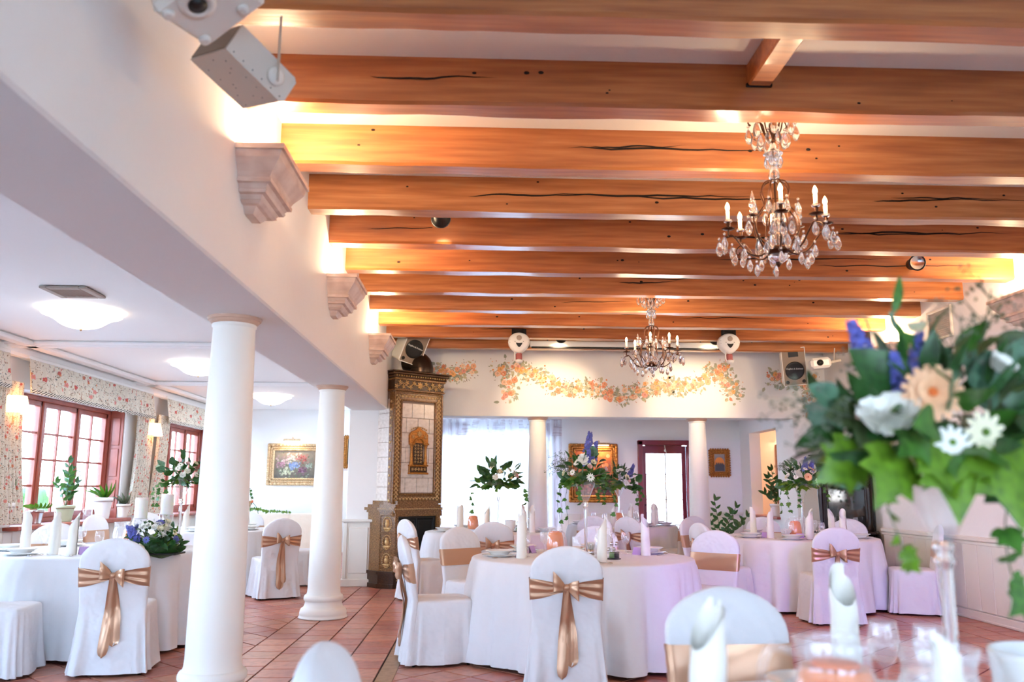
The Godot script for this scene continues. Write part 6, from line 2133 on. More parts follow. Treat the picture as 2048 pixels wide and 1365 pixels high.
# a dome of leaves and flowers on a vase; kinds in the list are [kind, material, x, y, z, size, dx, dy, dz]
func bouquet(label: String, at: Vector3, R: float, H: float, nleaf: int, seed: int, flowers: Array, strands := 3, sprays := 6):
	var o = thing("flower_arrangement", label, "flowers", at, 0.0, "tall flower arrangements")
	var r = RandomNumberGenerator.new()
	r.seed = seed
	var core = S()
	ball(core, Vector3(0, 0.02, 0), Vector3(0.075, 0.06, 0.075), 14, 8)
	put("floral_foam", core, M.leaf_dark, o)
	for k in nleaf:
		var a = TAU * k / nleaf * 7.0 + r.randf()
		var el = asin(clampf(r.randf_range(-0.15, 1.0), -1, 1))
		var d = Vector3(cos(a) * cos(el), sin(el) * H / R, sin(a) * cos(el))
		var p = Vector3(d.x * R, d.y * R, d.z * R) * r.randf_range(0.4, 0.9)
		var kind = ["oval", "broad", "lance", "oval", "disc"][r.randi() % 5]
		var m = ["leaf_dark", "leaf_mid", "leaf_dark", "leaf_mid", "leaf_blue"][["oval", "broad", "lance", "oval", "disc"].find(kind)] if r.randf() < 0.7 else "leaf_dark"
		leaf(o, kind, m, p, (d + Vector3(r.randfn(), r.randfn(), r.randfn()) * 0.25), R * r.randf_range(0.26, 0.44), r.randf() * TAU)
	for k in int(nleaf * 0.3):
		var a = TAU * k / int(nleaf * 0.3) + r.randf() * 0.3
		var p = Vector3(cos(a), 0, sin(a)) * R * r.randf_range(0.28, 0.6) + Vector3(0, r.randf_range(-0.03, 0.03), 0)
		leaf(o, "ivy", "leaf_bright" if r.randf() < 0.7 else "leaf_mid", p, Vector3(cos(a), -0.55 + r.randf() * 0.4, sin(a)), R * r.randf_range(0.3, 0.5), PI / 2 + r.randf_range(-0.5, 0.5))
	for f in flowers:
		flower(o, f[0], f[1], Vector3(f[2], f[3], f[4]), Vector3(f[6], f[7], f[8]), f[5], {"rose": "rose", "bud": "rose_bud", "mum": "chrysanthemum", "daisy": "daisy", "spike": "delphinium"}[f[0]])
	for k in sprays:
		var a = -r.randf_range(0.0, PI)
		var d = Vector3(cos(a), r.randf_range(0.1, 1.2), sin(a)).normalized()
		put("filler_spray", LF.spray, M.leaf_grey if k % 2 else M.leaf_olive, o, Transform3D(basis_to(d).scaled_local(Vector3.ONE * (R * r.randf_range(0.8, 1.15))), d * R * 0.3))
	for k in strands:
		var a = [2.9, 0.25, 1.9, 3.9, 0.8][k]
		var D = Vector3(cos(a), 0, absf(sin(a)) * 0.5 + 0.1)
		var L = r.randf_range(0.18, 0.36)
		ivy_strand(o, [D * R * 0.4, D * R * 0.85 + Vector3(0, -0.03, 0), D * R * 1.05 + Vector3(0, -L * 0.5, 0), D * R * 1.0 + Vector3(0.01, -L, 0)], 7, R * 0.2, "leaf_mid", seed + k)
	return o

func fl(n: int, seed: int, R: float, H: float) -> Array:
	var r = RandomNumberGenerator.new()
	r.seed = seed
	var out = []
	for k in n:
		var a = r.randf_range(0.1, PI - 0.1)
		var el = r.randf_range(0.1, 1.15)
		var d = Vector3(cos(a) * cos(el), sin(el), sin(a) * cos(el))
		var kind = ["rose", "daisy", "rose", "bud", "daisy"][k % 5]
		var m = ["white_petal", "white_petal", "cream_petal", "pink_petal", "white_petal"][k % 5]
		out.append([kind, m, d.x * R * 0.85, d.y * H * 0.85, d.z * R * 0.85, R * (0.1 if kind != "daisy" else 0.13), d.x, d.y, d.z])
	return out

func big_bouquet():
	# foreground arrangement: offsets in metres from the rim of its bowl
	var o = bouquet("large flower arrangement with a peach chrysanthemum in the right foreground", Vector3(0.945, 1.37, -1.72), 0.26, 0.26, 110, 41, [
		["mum", "peach_petal", -0.085, 0.115, 0.16, 0.056, -0.35, 0.1, 1], ["bud", "white_petal", -0.155, 0.05, 0.13, 0.06, -0.35, 1.0, 0.5], ["daisy", "cream_petal", 0.005, 0.04, 0.17, 0.042, 0.1, 0.0, 1],
		["daisy", "white_petal", -0.06, 0.02, 0.17, 0.034, -0.2, 0.1, 1], ["bud", "white_petal", 0.085, 0.17, 0.1, 0.03, 0.3, 0.6, 0.6], ["rose", "cream_petal", 0.13, 0.05, 0.12, 0.034, 0.6, 0.1, 0.8],
		["bud", "cream_petal", -0.035, 0.26, 0.03, 0.022, -0.1, 1, 0.2], ["rose", "white_petal", 0.17, 0.13, 0.05, 0.036, 0.8, 0.4, 0.5], ["daisy", "pink_petal", 0.12, 0.22, -0.02, 0.03, 0.4, 0.8, 0.5],
		["spike", "blue_petal", -0.13, 0.17, 0.02, 0.12, -0.42, 1, 0.1], ["spike", "blue_petal", -0.09, 0.10, 0.06, 0.11, -0.25, 1, 0.2], ["spike", "blue_petal", -0.05, 0.16, 0.03, 0.1, 0.2, 1, 0.0]], 0, 9)
	# single big leaves that stand out
	var L = [["broad", "leaf_dark", -0.09, 0.10, 0.06, -0.75, 0.85, 0.25, 0.16, 0.2], ["disc", "leaf_blue", -0.22, 0.10, 0.04, -0.75, 0.5, 0.2, 0.075, 0.4], ["disc", "leaf_olive", -0.19, 0.085, 0.05, -0.9, -0.1, 0.4, 0.075, 0.1], ["disc", "leaf_olive", -0.15, 0.08, 0.06, -0.7, 0.6, 0.4, 0.075, 0.2], ["disc", "leaf_dark", -0.13, 0.06, 0.08, -0.8, -0.3, 0.5, 0.08, 0.3], ["disc", "leaf_olive", -0.17, 0.06, 0.07, -0.5, -0.6, 0.5, 0.07, 0.2],
		["disc", "leaf_blue", 0.13, 0.16, 0.03, 0.5, 0.8, 0.3, 0.1, 0.3], ["disc", "leaf_olive", 0.11, 0.10, 0.05, 0.6, 0.7, 0.3, 0.09, 0.5], ["disc", "leaf_blue", 0.07, 0.13, 0.05, 0.2, 1, 0.3, 0.08, 0.1], ["disc", "leaf_olive", 0.15, 0.21, 0.0, 0.8, 0.7, 0.2, 0.085, 0.1],
		["lance", "leaf_mid", -0.07, 0.30, 0.0, 0.35, 1, 0.1, 0.10, 0.0], ["lance", "leaf_blue", -0.075, 0.31, 0.0, 0.1, -1, 0.2, 0.06, 0.8], ["oval", "leaf_mid", -0.075, 0.2, 0.03, 0.1, 1, 0.2, 0.08, 0.4], ["oval", "leaf_mid", -0.02, 0.2, 0.03, -0.6, 0.9, 0.2, 0.075, 0.2], ["oval", "leaf_blue", -0.135, 0.24, 0.02, 0.05, 1, 0.1, 0.06, 1.2], ["oval", "leaf_dark", -0.02, 0.17, 0.08, 0.1, 1, 0.3, 0.07, 0.9], ["lance", "leaf_dark", 0.02, 0.17, 0.07, 0.3, 1, 0.2, 0.1, 0.3],
		["ivy", "leaf_bright", -0.15, -0.005, 0.14, -0.55, -0.75, 0.5, 0.13, 0.0], ["ivy", "leaf_bright", -0.06, 0.0, 0.17, -0.2, -1, 0.5, 0.14, 0.1], ["ivy", "leaf_bright", 0.02, 0.0, 0.18, 0.05, -1, 0.5, 0.15, -0.1], ["ivy", "leaf_bright", 0.10, 0.0, 0.16, 0.3, -1, 0.4, 0.14, 0.1], ["ivy", "leaf_bright", 0.17, 0.0, 0.1, 0.8, -0.7, 0.4, 0.14, 0.0], ["ivy", "leaf_bright", -0.20, 0.0, 0.08, -0.9, -0.5, 0.4, 0.12, 0.0], ["ivy", "leaf_dark", 0.05, -0.03, 0.14, 0.12, -1, 0.3, 0.11, 0.0], ["ivy", "leaf_mid", -0.11, 0.03, 0.16, -0.7, -0.3, 0.6, 0.1, 0.4],
		["ivy", "leaf_bright", -0.10, 0.02, 0.16, 0.2, -0.9, 0.6, 0.12, -0.3], ["ivy", "leaf_bright", 0.06, 0.02, 0.17, -0.25, -0.9, 0.6, 0.12, 0.3]]
	for q in L: leaf(o, q[0], q[1], Vector3(q[2], q[3], q[4]), Vector3(q[5], q[6], q[7]), q[8], q[9])
	ivy_strand(o, [Vector3(0.03, 0, 0.1), Vector3(0.06, -0.06, 0.13), Vector3(0.05, -0.14, 0.13), Vector3(0.06, -0.22, 0.12), Vector3(0.085, -0.26, 0.12)], 6, 0.06, "leaf_mid", 5)
	ivy_strand(o, [Vector3(-0.13, 0, 0.1), Vector3(-0.17, -0.08, 0.12), Vector3(-0.15, -0.16, 0.12), Vector3(-0.14, -0.2, 0.12)], 6, 0.035, "leaf_bright", 6)
	for q in [[Vector3(0.06, 0.1, 0.02), Vector3(0.25, 1, 0.1), 0.27, "leaf_olive"], [Vector3(0.02, 0.1, 0.05), Vector3(0.1, 1, 0.1), 0.2, "leaf_grey"], [Vector3(-0.15, 0.06, 0.05), Vector3(-1, 0.25, 0.2), 0.22, "leaf_grey"], [Vector3(0.1, 0.12, 0.0), Vector3(0.6, 0.8, 0.1), 0.2, "leaf_grey"], [Vector3(-0.16, 0.02, 0.05), Vector3(-1, 0.0, 0.2), 0.16, "leaf_grey"]]:
		put("filler_spray", LF.spray, M[q[3]], o, Transform3D(basis_to(q[1]).scaled_local(Vector3.ONE * q[2]), q[0]))

func flowers():

	vase("tall glass vase on the foreground table at right", Vector3(0.945, 0.763, -1.72))
	big_bouquet()
	var f1 = fl(9, 61, 0.22, 0.24)
	f1.append_array([["spike", "blue_petal", 0.02, 0.2, 0.0, 0.2, 0.12, 1, 0.1], ["spike", "blue_petal", 0.05, 0.14, 0.06, 0.18, 0.2, 1, 0.2], ["spike", "blue_petal", 0.0, 0.1, 0.1, 0.16, 0.1, 1, 0.4], ["rose", "white_petal", -0.03, 0.17, 0.14, 0.035, -0.2, 0.5, 1], ["daisy", "white_petal", 0.02, 0.02, 0.19, 0.035, 0, 0.1, 1]])
	vase("tall glass vase at the centre of the middle table", Vector3(0.87, 0.763, -7.0))
	bouquet("flower arrangement with blue delphinium over the middle table", Vector3(0.87, 1.375, -7.0), 0.23, 0.26, 80, 43, f1, 4, 8)
	vase("tall glass vase on the table before the stove", Vector3(0.24, 0.763, -11.1))
	bouquet("flower arrangement silhouetted against the bright curtain", Vector3(0.24, 1.36, -11.1), 0.34, 0.34, 80, 44, fl(9, 62, 0.32, 0.3), 2, 5)
	vase("tall glass vase before the red door", Vector3(2.13, 0.763, -13.0))
	bouquet("flower arrangement right of the orange painting", Vector3(2.13, 1.36, -13.0), 0.34, 0.36, 76, 45, fl(9, 63, 0.32, 0.34) + [["spike", "blue_petal", 0.15, 0.12, 0.05, 0.22, 0.4, 1, 0.1]], 5, 7)
	vase("tall glass vase on the table by the right wall", Vector3(3.82, 0.763, -10.0))
	bouquet("flower arrangement with an orange bloom before the serving hatch", Vector3(3.82, 1.375, -10.0), 0.28, 0.28, 76, 46, fl(8, 64, 0.24, 0.26) + [["mum", "peach_petal", 0.0, 0.08, 0.24, 0.05, 0, 0.2, 1], ["spike", "blue_petal", 0.02, 0.12, 0.05, 0.2, 0.15, 1, 0.2], ["spike", "blue_petal", 0.1, 0.12, 0.02, 0.19, 0.3, 1, 0.1]], 4, 6)
	# window-side table: high arrangement and low garland with candles
	var stand = vase("tall glass vase beside the left foreground column", Vector3(-2.74, 0.763, -7.95))
	bouquet("flower arrangement high beside the left column, partly hidden by it", Vector3(-2.74, 1.36, -7.95), 0.24, 0.27, 60, 47, fl(8, 65, 0.22, 0.24), 4, 4)
	low_arrangement()
	window_plants()
	floor_plants()

func low_arrangement():
	var o = thing("low_arrangement", "low spreading greenery with white and blue flowers left of the foreground column", "flowers", Vector3(-2.63, 0.765, -7.10))
	var r = RandomNumberGenerator.new()
	r.seed = 90
	var s = S()
	ball(s, Vector3(0, 0.06, 0), Vector3(0.2, 0.1, 0.12), 14, 8)
	put("moss_base", s, M.leaf_dark, o)
	put("tray", box(Vector3(0, 0.008, 0), Vector3(0.42, 0.016, 0.24), 0.005), M.black, o)
	for k in 130:
		var d = Vector3(r.randfn(), absf(r.randfn()) * 0.9 - 0.1, r.randfn() * 0.8 + 0.35).normalized()
		var p = Vector3(d.x * 0.21, 0.07 + d.y * 0.17, d.z * 0.14) * r.randf_range(0.7, 1.0)
		leaf(o, ["oval", "lance", "broad", "lance", "oval"][k % 5], ["leaf_dark", "leaf_mid", "leaf_dark", "leaf_bright", "leaf_dark"][k % 5], p, d + Vector3(r.randfn(), r.randfn() - 0.3, r.randfn()) * 0.4, r.randf_range(0.05, 0.1), r.randf() * TAU)
	for k in 16:
		var a = r.randf_range(0.2, PI - 0.2)
		var el = r.randf_range(0.1, 1.2)
		var d = Vector3(cos(a) * cos(el), sin(el), sin(a) * cos(el))
		flower(o, ["rose", "bud", "daisy"][k % 3], ["white_petal", "cream_petal", "white_petal", "blue_petal"][k % 4], Vector3(d.x * 0.2, 0.08 + d.y * 0.2, d.z * 0.16), d, 0.027 if k % 3 < 2 else 0.03, ["rose", "rose_bud", "daisy"][k % 3])
	for k in 2: flower(o, "spike", "blue_petal", Vector3(-0.13 + 0.03 * k, 0.1, 0.08), Vector3(-0.4, 1, 0.4), 0.15, "delphinium")
	flower(o, "bud", "cream_petal", Vector3(-0.02, 0.05, 0.18), Vector3(-0.8, 0.1, 0.6), 0.045, "lily_bud")
	for k in 4: put("filler_spray", LF.spray, M.leaf_grey, o, Transform3D(basis_to(Vector3(-0.4 + 0.3 * k, 1, 0.4)).scaled_local(Vector3.ONE * 0.17), Vector3(-0.08 + 0.05 * k, 0.1, 0.05)))
	for k in 2:
		var c = thing("pillar_candle", ["white pillar candle on a glass stand left of the low greenery", "white pillar candle rising behind the low greenery"][k], "candle", [Vector3(-2.84, 0.763 + 0.28, -7.3), Vector3(-2.70, 0.763 + 0.31, -7.5)][k], 0.0, "pillar candles")
		put("wax", turned(smooth([Vector2(0, 0.0), Vector2(0.05, 0.0), Vector2(0.052, 0.006), Vector2(0.052, 0.155), Vector2(0.048, 0.165), Vector2(0.03, 0.158), Vector2(0, 0.155)], 2), 28), M.wax, c)
		s = S()
		tube(s, [Vector3(0, 0.155, 0), Vector3(0.002, 0.172, 0)], 0.0015, 5)
		put("wick", s, M.black, c)
		var h = 0.28 if k == 0 else 0.31
		var st = thing("candle_stand", ["clear glass candle stand left of the low greenery", "clear glass candle stand inside the low greenery"][k], "candle holder", c.position - Vector3(0, h, 0))
		put("glass_cylinder", turned([Vector2(0.055, 0.0), Vector2(0.055, h - 0.004), Vector2(0.0, h - 0.002), Vector2(0.0, h), Vector2(0.058, h), Vector2(0.058, 0.0)], 28), M.glass, st)

func pot_mesh(r: float, h: float) -> SurfaceTool:
	return turned(smooth([Vector2(0, 0), Vector2(r * 0.7, 0), Vector2(r * 0.72, 0.01), Vector2(r * 0.94, h * 0.8), Vector2(r * 1.02, h * 0.81), Vector2(r * 1.05, h), Vector2(r * 0.95, h), Vector2(r * 0.88, h * 0.86), Vector2(0, h * 0.85)], 2), 24)

func potted(called: String, label: String, at: Vector3, pr: float, ph: float, pm: String):
	var o = thing(called, label, "plant", at, 0.0, "potted plants")
	put("pot", pot_mesh(pr, ph), M[pm], o)
	put("soil", turned([Vector2(0, ph * 0.9), Vector2(pr * 0.9, ph * 0.9)], 16), M.soil, o)
	return o

func zz_stem(o: Node, base: Vector3, tip: Vector3, n: int, size: float, seed: int, m := "leaf_dark"):
	var r = RandomNumberGenerator.new()
	r.seed = seed
	var pts = smooth([base, base.lerp(tip, 0.5) + Vector3(0, 0.05, 0), tip], 6)
	var s = S()
	tube(s, pts, 0.005, 5)
	put("stem", s, M.stem, o)
	for k in n:
		var t = 0.25 + 0.75 * k / (n - 1.0)
		var p = pts[int(t * (pts.size() - 1))]
		var sd = 1.0 if k % 2 == 0 else -1.0
		leaf(o, "oval", m, p, Vector3(sd * 0.8, 0.6, r.randfn() * 0.5), size * r.randf_range(0.8, 1.1), r.randf_range(-0.6, 0.6))
	leaf(o, "oval", m, tip, Vector3(0.1, 1, 0), size, 0.3)

func window_plants():
	var sill = 0.842
	var o = potted("potted_plant", "tall dark zamioculcas in a green pot on the window sill", Vector3(-5.52, sill, -11.62), 0.12, 0.21, "pot_green")
	for k in 5: zz_stem(o, Vector3(0, 0.18, 0), Vector3([-0.05, 0.08, 0.14, -0.1, 0.03][k], [0.78, 0.62, 0.5, 0.5, 0.66][k], [-0.1, 0.12, 0.05, 0.1, 0.02][k]), 9, 0.11, k + 3, "leaf_mid" if k % 2 else "leaf_dark")
	o = potted("potted_plant", "striped grassy plant in a white banded pot by the window's right end", Vector3(-5.52, sill, -12.75), 0.13, 0.3, "china")
	for k in 16:
		var a = TAU * k / 16
		leaf(o, "lance", "leaf_bright" if k % 2 else "leaf_mid", Vector3(0, 0.27, 0), Vector3(cos(a), 0.9, sin(a)), 0.3, PI / 2)
	o = potted("potted_plant", "pale grassy plant in a white banded pot at the left edge", Vector3(-5.48, sill, -10.05), 0.12, 0.27, "china")
	for k in 14:
		var a = TAU * k / 14
		leaf(o, "lance", "leaf_blue" if k % 2 else "leaf_mid", Vector3(0, 0.25, 0), Vector3(cos(a) * 0.8, 1.0, sin(a) * 0.8), 0.32, PI / 2)
	o = potted("potted_plant", "small bright leafy plant in a silver pot behind the rolled napkins", Vector3(-5.50, sill, -10.85), 0.085, 0.17, "steel")
	for k in 22:
		var a = TAU * k / 22
		leaf(o, "oval", "leaf_bright", Vector3(cos(a), 0.6, sin(a)) * 0.1 + Vector3(0, 0.13, 0), Vector3(cos(a), 0.5, sin(a)), 0.12, PI / 2)
	o = potted("potted_plant", "aloe in a cream pot below the floral drape", Vector3(-5.45, sill, -13.3), 0.1, 0.2, "plastic")
	for k in 12:
		var a = TAU * k / 12
		leaf(o, "lance", "leaf_grey", Vector3(0, 0.18, 0), Vector3(cos(a) * 0.8, 0.9, sin(a) * 0.8), 0.24, PI / 2)
	var j = thing("glass_jar", "small glass jar on the sill between the two potted plants", "jar", Vector3(-5.48, sill, -12.2))
	put("jar", turned([Vector2(0, 0.0), Vector2(0.06, 0.0), Vector2(0.062, 0.15), Vector2(0.058, 0.15), Vector2(0.056, 0.008), Vector2(0, 0.008)], 20), M.glass, j)

func floor_plants():
	var o = potted("potted_plant", "branching dark zamioculcas standing below the small gilt picture", Vector3(4.15, 0, -14.6), 0.16, 0.42, "terracotta")
	for k in 6: zz_stem(o, Vector3(0, 0.38, 0), Vector3([-0.3, -0.1, 0.25, 0.42, 0.12, 0.3][k], [0.95, 1.12, 1.0, 0.85, 0.9, 0.72][k], [0.1, 0.0, 0.05, 0.1, 0.15, 0.2][k]), 9, 0.13, k + 30)
	o = potted("potted_plant", "leafy plant in a white pot on the serving hatch sill", Vector3(4.95, 0.874, -14.1), 0.1, 0.2, "china")
	for k in 6: zz_stem(o, Vector3(0, 0.17, 0), Vector3([-0.14, -0.05, 0.12, -0.1, 0.05, -0.18][k], [0.62, 0.75, 0.5, 0.45, 0.58, 0.36][k], [0.1, 0.0, 0.05, 0.1, 0.15, 0.0][k]), 8, 0.13, k + 50)

# ---------------------------------------------------------------- curtains
func pelmet(z0: float, z1: float, label: String):
	var o = thing("curtain_pelmet", label, "curtain", Vector3(-5.36, 0, 0), 0.0, "floral pelmets over the aisle windows")
	var L = z1 - z0
	var s = S()
	var n = FastNoiseLite.new()
	n.seed = int(z0 * 10)
	n.frequency = 1.0
	var f = func(u, v):
		var z = lerpf(z1, z0, u)
		var g = 0.022 * sin(z * 42.0 + 2.0 * sin(z * 5.0)) * (0.4 + 0.6 * v) + 0.02 * n.get_noise_2d(z * 8.0, v * 3.0)
		return Vector3(0.02 + g + 0.05 * v, 2.79 - 0.36 * v, z)
	var nu = int(L * 70)
	var pts = []
	sheet(s, nu, 5, f)
	# repeat the print at its real size
	var arr = done(s)
	var mdt = arr.surface_get_arrays(0)
	var uvs = mdt[Mesh.ARRAY_TEX_UV]
	for k in uvs.size(): uvs[k] = Vector2(uvs[k].x * L / 0.8, uvs[k].y * 0.47)
	mdt[Mesh.ARRAY_TEX_UV] = uvs
	var am = ArrayMesh.new()
	am.add_surface_from_arrays(Mesh.PRIMITIVE_TRIANGLES, mdt)
	put("gathered_cloth", am, M.floral, o)
	s = S()
	sheet(s, nu, 1, func(u, v):
		var p = f.call(u, 1.0)
		return p + Vector3(0.004, 0.004 - 0.045 * v, 0))
	mdt = done(s).surface_get_arrays(0)
	uvs = mdt[Mesh.ARRAY_TEX_UV]
	for k in uvs.size(): uvs[k] = Vector2(uvs[k].x * L / 0.12, uvs[k].y * 0.4)
	mdt[Mesh.ARRAY_TEX_UV] = uvs
	am = ArrayMesh.new()
	am.add_surface_from_arrays(Mesh.PRIMITIVE_TRIANGLES, mdt)
	put("striped_hem", am, M.stripe, o)
	put("rail", slab(Vector3(-0.1, 2.79, z0), Vector3(0.03, 2.83, z1), 0.005), M.paint, o)

func drape(z: float, w: float, label: String, tie := 0.0):
	var o = thing("curtain_drape", label, "curtain", Vector3(-5.42, 0, z), 0.0, "floral drapes beside the aisle windows")
	var s = S()
	sheet(s, 60, 14, func(u, v):
		var y = lerpf(2.5, 0.87, v)
		var k = 1.0 - 0.3 * sin(PI * clampf(v * 1.15, 0, 1)) * 0.6
		var q = (u - 0.5) * w * k
		return Vector3(0.03 + 0.035 * sin(u * 44.0 + 1.5 * sin(v * 3.0)), y, -q + tie * pow(v, 1.5)))
	var mdt = done(s).surface_get_arrays(0)
	var uvs = mdt[Mesh.ARRAY_TEX_UV]
	for k in uvs.size(): uvs[k] = Vector2(uvs[k].x * w * 2.2 / 0.6, uvs[k].y * 1.7 / 0.6)
	mdt[Mesh.ARRAY_TEX_UV] = uvs
	var am = ArrayMesh.new()
	am.add_surface_from_arrays(Mesh.PRIMITIVE_TRIANGLES, mdt)
	put("cloth", am, M.floral, o)

func curtains():
	pelmet(-17.7, -14.45, "gathered floral pelmet over the farther aisle window")
	pelmet(-13.85, -10.0, "gathered floral pelmet with striped hem over the large aisle window")
	pelmet(-9.6, -6.0, "gathered floral pelmet at the left edge of the picture")
	drape(-9.75, 0.62, "floral drape at the left edge behind the lit sconce", -0.25)
	drape(-13.75, 0.7, "floral drape between the two visible windows", 0.1)
	drape(-14.55, 0.5, "floral drape right of the second sconce", 0.2)
	drape(-6.2, 0.6, "floral drape of the aisle window beside the camera")
	# sheer curtain in the alcove
	var o = thing("sheer_curtain", "white sheer curtain with patterned border over the alcove window", "curtain", Vector3(0.38, 0, -15.5))
	var side = func(x0, x1, y0, y1, called, m, amp):
		var s = S()
		sheet(s, int((x1 - x0) * 60), 6, func(u, v):
			var x = lerpf(x0, x1, u)
			return Vector3(x, lerpf(y1, y0, v), 0.03 * sin(x * 38.0 + 1.3 * sin(x * 7.0)) * amp + 0.015 * sin(x * 11.0 + v * 2.0)))
		put(called, s, M[m], o)
	side.call(-1.2, 1.1, 0.35, 2.56, "sheer_panel", "sheer", 0.7)
	for k in 1: side.call(-1.2, 1.12, 2.27, 2.58, "pelmet", "sheer_border", 1.0)
	side.call(-1.2, -0.62, 0.3, 2.5, "left_drape", "sheer_border", 1.2)
	side.call(0.62, 1.12, 0.3, 2.5, "right_drape", "sheer_border", 1.2)
	put("curtain_rod", box(Vector3(-0.04, 2.59, 0), Vector3(2.4, 0.03, 0.04), 0.006), M.paint, o)

# ---------------------------------------------------------------- cabinet and buffet
func furniture():
	var o = thing("carved_cabinet", "dark carved tall mirror cabinet in the right rear corner", "cabinet", Vector3(5.02, 0, -11.55), -0.55)
	var s = S()
	sbx(s, Vector3(-0.38, 0, -0.16), Vector3(0.38, 0.12, 0.2), 0.015)
	sbx(s, Vector3(-0.36, 0.12, -0.15), Vector3(0.36, 0.72, 0.16), 0.01)
	sbx(s, Vector3(-0.4, 0.72, -0.16), Vector3(0.4, 0.76, 0.22), 0.012)
	put("base_cabinet", s, M.dark_wood, o)
	for sx in [-1.0, 1.0]:
		put("door", slab(Vector3(sx * 0.015, 0.17, 0.155), Vector3(sx * 0.33, 0.68, 0.175), 0.01), M.dark_wood, o)
		s = S()
		lathe(s, smooth([Vector2(0.035, 0.76), Vector2(0.045, 0.8), Vector2(0.028, 0.86), Vector2(0.034, 1.1), Vector2(0.04, 1.3), Vector2(0.03, 1.45), Vector2(0.045, 1.52), Vector2(0.035, 1.58), Vector2(0.05, 1.66)], 3), 16, Transform3D(Basis(), Vector3(sx * 0.31, 0, 0.06)))
		for k in 7: ball(s, Vector3(sx * 0.31, 1.36 + k * 0.04, 0.1), Vector3(0.025, 0.02, 0.015), 6, 4)
		put("post", s, M.dark_wood, o)
	put("back_panel", slab(Vector3(-0.35, 0.76, -0.16), Vector3(0.35, 1.7, -0.12)), M.dark_wood, o)
	put("mirror", slab(Vector3(-0.24, 0.82, -0.12), Vector3(0.24, 1.6, -0.112)), M.mirror, o)
	s = S()
	for sx in [-1.0, 1.0]: bx(s, Vector3(sx * 0.255, 1.21, -0.10), Vector3(0.04, 0.84, 0.03), 0.008)
	bx(s, Vector3(0, 1.62, -0.10), Vector3(0.55, 0.05, 0.03), 0.008)
	put("mirror_frame", s, M.dark_wood, o)
	s = S()
	sbx(s, Vector3(-0.38, 1.66, -0.16), Vector3(0.38, 1.72, 0.13), 0.012)
	sbx(s, Vector3(-0.41, 1.72, -0.16), Vector3(0.41, 1.77, 0.16), 0.015)
	sbx(s, Vector3(-0.43, 1.77, -0.16), Vector3(0.43, 1.79, 0.18), 0.008)
	put("cornice", s, M.dark_wood, o)
	s = S()
	var crest = PackedVector2Array()
	for k in 17:
		var t = k / 16.0
		crest.append(Vector2(-0.3 + 0.6 * t, 1.79 + 0.03 + 0.2 * pow(sin(PI * t), 1.5) + 0.03 * absf(sin(t * 19.0))))
	crest.append(Vector2(0.3, 1.79)); crest.append(Vector2(-0.3, 1.79))
	prism(s, crest, 0.03, Transform3D(Basis(), Vector3(0, 0, 0.05)))
	leaf_relief(s, Vector3(0, 1.93, 0.085), 0.07, 7)
	for sx in [-1.0, 1.0]: leaf_relief(s, Vector3(sx * 0.15, 1.86, 0.085), 0.05, 6)
	put("crest", s, M.dark_wood, o)
	# glasses standing on the cabinet
	for k in 3:
		spare(protos.glass, ["left", "middle", "right"][k] + " stemmed glass standing on the dark carved cabinet", Vector3(5.02, 0.763, -11.55) + Basis(Vector3.UP, -0.55) * Vector3(-0.15 + 0.14 * k, 0, 0.12), 0.0, "glasses on the cabinet")
	# buffet table with a basket at the end of the aisle
	var b = thing("buffet_table", "long buffet table under a cream cloth at the aisle's end wall", "table", Vector3(-4.1, 0, -17.1))
	s = S()
	var per = [Vector2(-1.0, 0.42), Vector2(1.0, 0.42), Vector2(1.0, -0.42), Vector2(-1.0, -0.42), Vector2(-1.0, 0.42)]
	sheet(s, 160, 8, func(u, v):
		var q = u * 4.0
		var i = mini(int(q), 3)
		var p = per[i].lerp(per[i + 1], q - i)
		var k = 1.0 + v * (0.02 + 0.025 * sin(u * 130.0))
		return Vector3(p.x * k, 0.80 - 0.77 * v, p.y * (1.0 + v * (0.05 + 0.05 * sin(u * 130.0)))))
	sbx(s, Vector3(-1.0, 0.78, -0.42), Vector3(1.0, 0.80, 0.42), 0.006)
	put("tablecloth", s, M.cream_cloth, b)
	put("tabletop", slab(Vector3(-0.97, 0.74, -0.39), Vector3(0.97, 0.78, 0.39)), M.oak, b)
	for sx in [-1.0, 1.0]:
		for sz in [-1.0, 1.0]: put("leg", slab(Vector3(sx * 0.9 - 0.03, 0, sz * 0.33 - 0.03), Vector3(sx * 0.9 + 0.03, 0.74, sz * 0.33 + 0.03)), M.oak, b)
	var k0 = thing("wicker_basket", "pale wicker basket with ivy on its handle on the buffet table", "basket", Vector3(-4.60, 0.80, -16.85))
	s = S()
	for r in 9:
		var ring = []
		for q in 25:
			var rad = 0.1 + 0.006 * r + 0.004 * (1 if (q + r) % 2 else -1)
			ring.append(Vector3(cos(TAU * q / 24) * rad, 0.012 + r * 0.028, sin(TAU * q / 24) * rad))
		tube(s, ring, 0.013, 5)
	put("woven_side", s, M.wicker, k0)
	put("basket_base", turned([Vector2(0, 0), Vector2(0.1, 0), Vector2(0.1, 0.01), Vector2(0, 0.012)], 20), M.wicker, k0)
	var hp = []
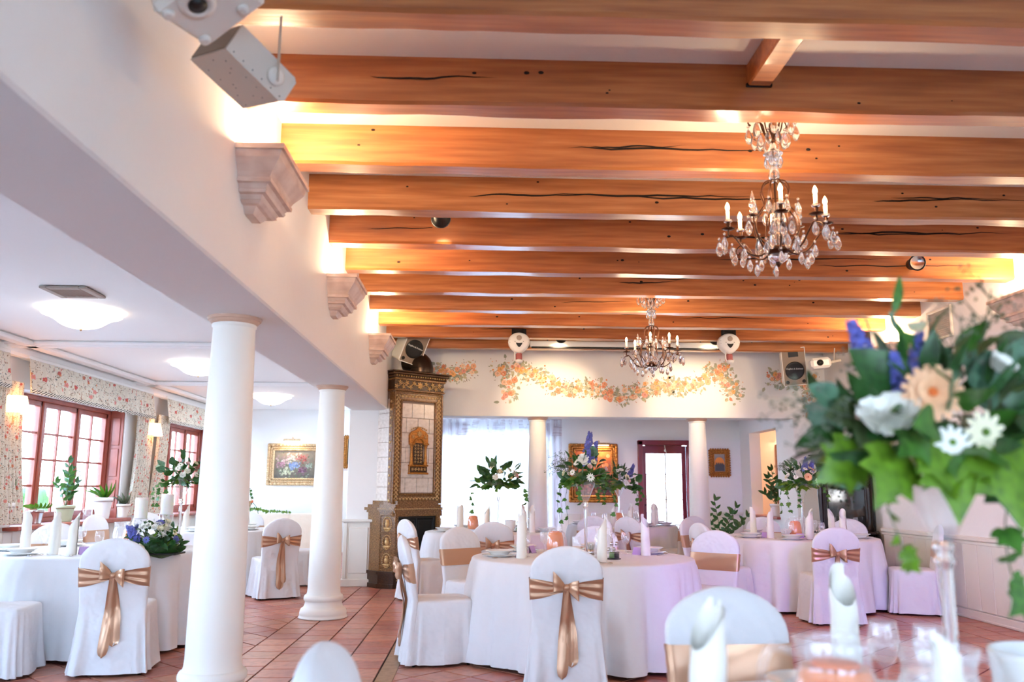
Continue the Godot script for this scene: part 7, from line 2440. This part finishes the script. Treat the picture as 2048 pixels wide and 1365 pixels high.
	for q in 15: hp.append(Vector3(0.15 * cos(PI * q / 14), 0.22 + 0.34 * sin(PI * q / 14), 0))
	s = S()
	tube(s, hp, 0.008, 6)
	put("handle", s, M.wicker, k0)
	for q in 12: leaf(k0, "ivy", "leaf_mid", hp[q % 8] + Vector3(0.01, 0, 0.02), Vector3(rng.randfn(), rng.randfn(), 1), 0.06, rng.randf())
	var ap = thing("red_fruit", "red round fruit resting on top of the wicker basket", "fruit", Vector3(-4.57, 1.06, -16.8))
	s = S()
	ball(s, Vector3.ZERO, Vector3(0.065, 0.05, 0.06), 14, 9)
	put("flesh", s, M.red_petal, ap)
	s = S()
	tube(s, [Vector3(0, 0.04, 0), Vector3(0.01, 0.065, 0)], 0.004)
	put("stalk", s, M.stem, ap)
	var iv = thing("ivy_garland", "trailing ivy laid on the buffet table beside the basket", "greenery", Vector3(-4.45, 0.81, -16.8))
	ivy_strand(iv, [Vector3(-0.1, 0.05, 0), Vector3(0.1, 0.1, 0.05), Vector3(0.35, 0.06, 0.08), Vector3(0.6, 0.05, 0.1), Vector3(0.8, 0.03, 0.1)], 26, 0.075, "leaf_bright", 70)
	var rl = thing("red_lily", "single red bud on a curved stem beside the basket", "flower", Vector3(-4.42, 0.80, -16.75))
	s = S()
	tube(s, smooth([Vector3(0.14, 0, 0), Vector3(0.1, 0.12, 0), Vector3(0.02, 0.22, 0)], 5), 0.006)
	put("stem", s, M.stem, rl)
	flower(rl, "bud", "orange_petal", Vector3(0.02, 0.22, 0), Vector3(-0.6, 0.5, 0.3), 0.04, "bud")

func _ready():
	rng.seed = 4242
	set_up_view()
	make_materials()
	make_leaves()
	room()
	beams()
	columns()
	corbels()
	stove()
	tables_and_chairs()
	chandelier(Vector3(1.72, 2.635, -4.66), "large crystal chandelier with lit candle bulbs nearest the camera")
	chandelier(Vector3(1.86, 2.60, -8.97), "crystal chandelier farther back in front of the painted garland")
	ceiling_lamps()
	sconces()
	equipment()
	pictures()
	murals()
	furniture()
	curtains()
	flowers()
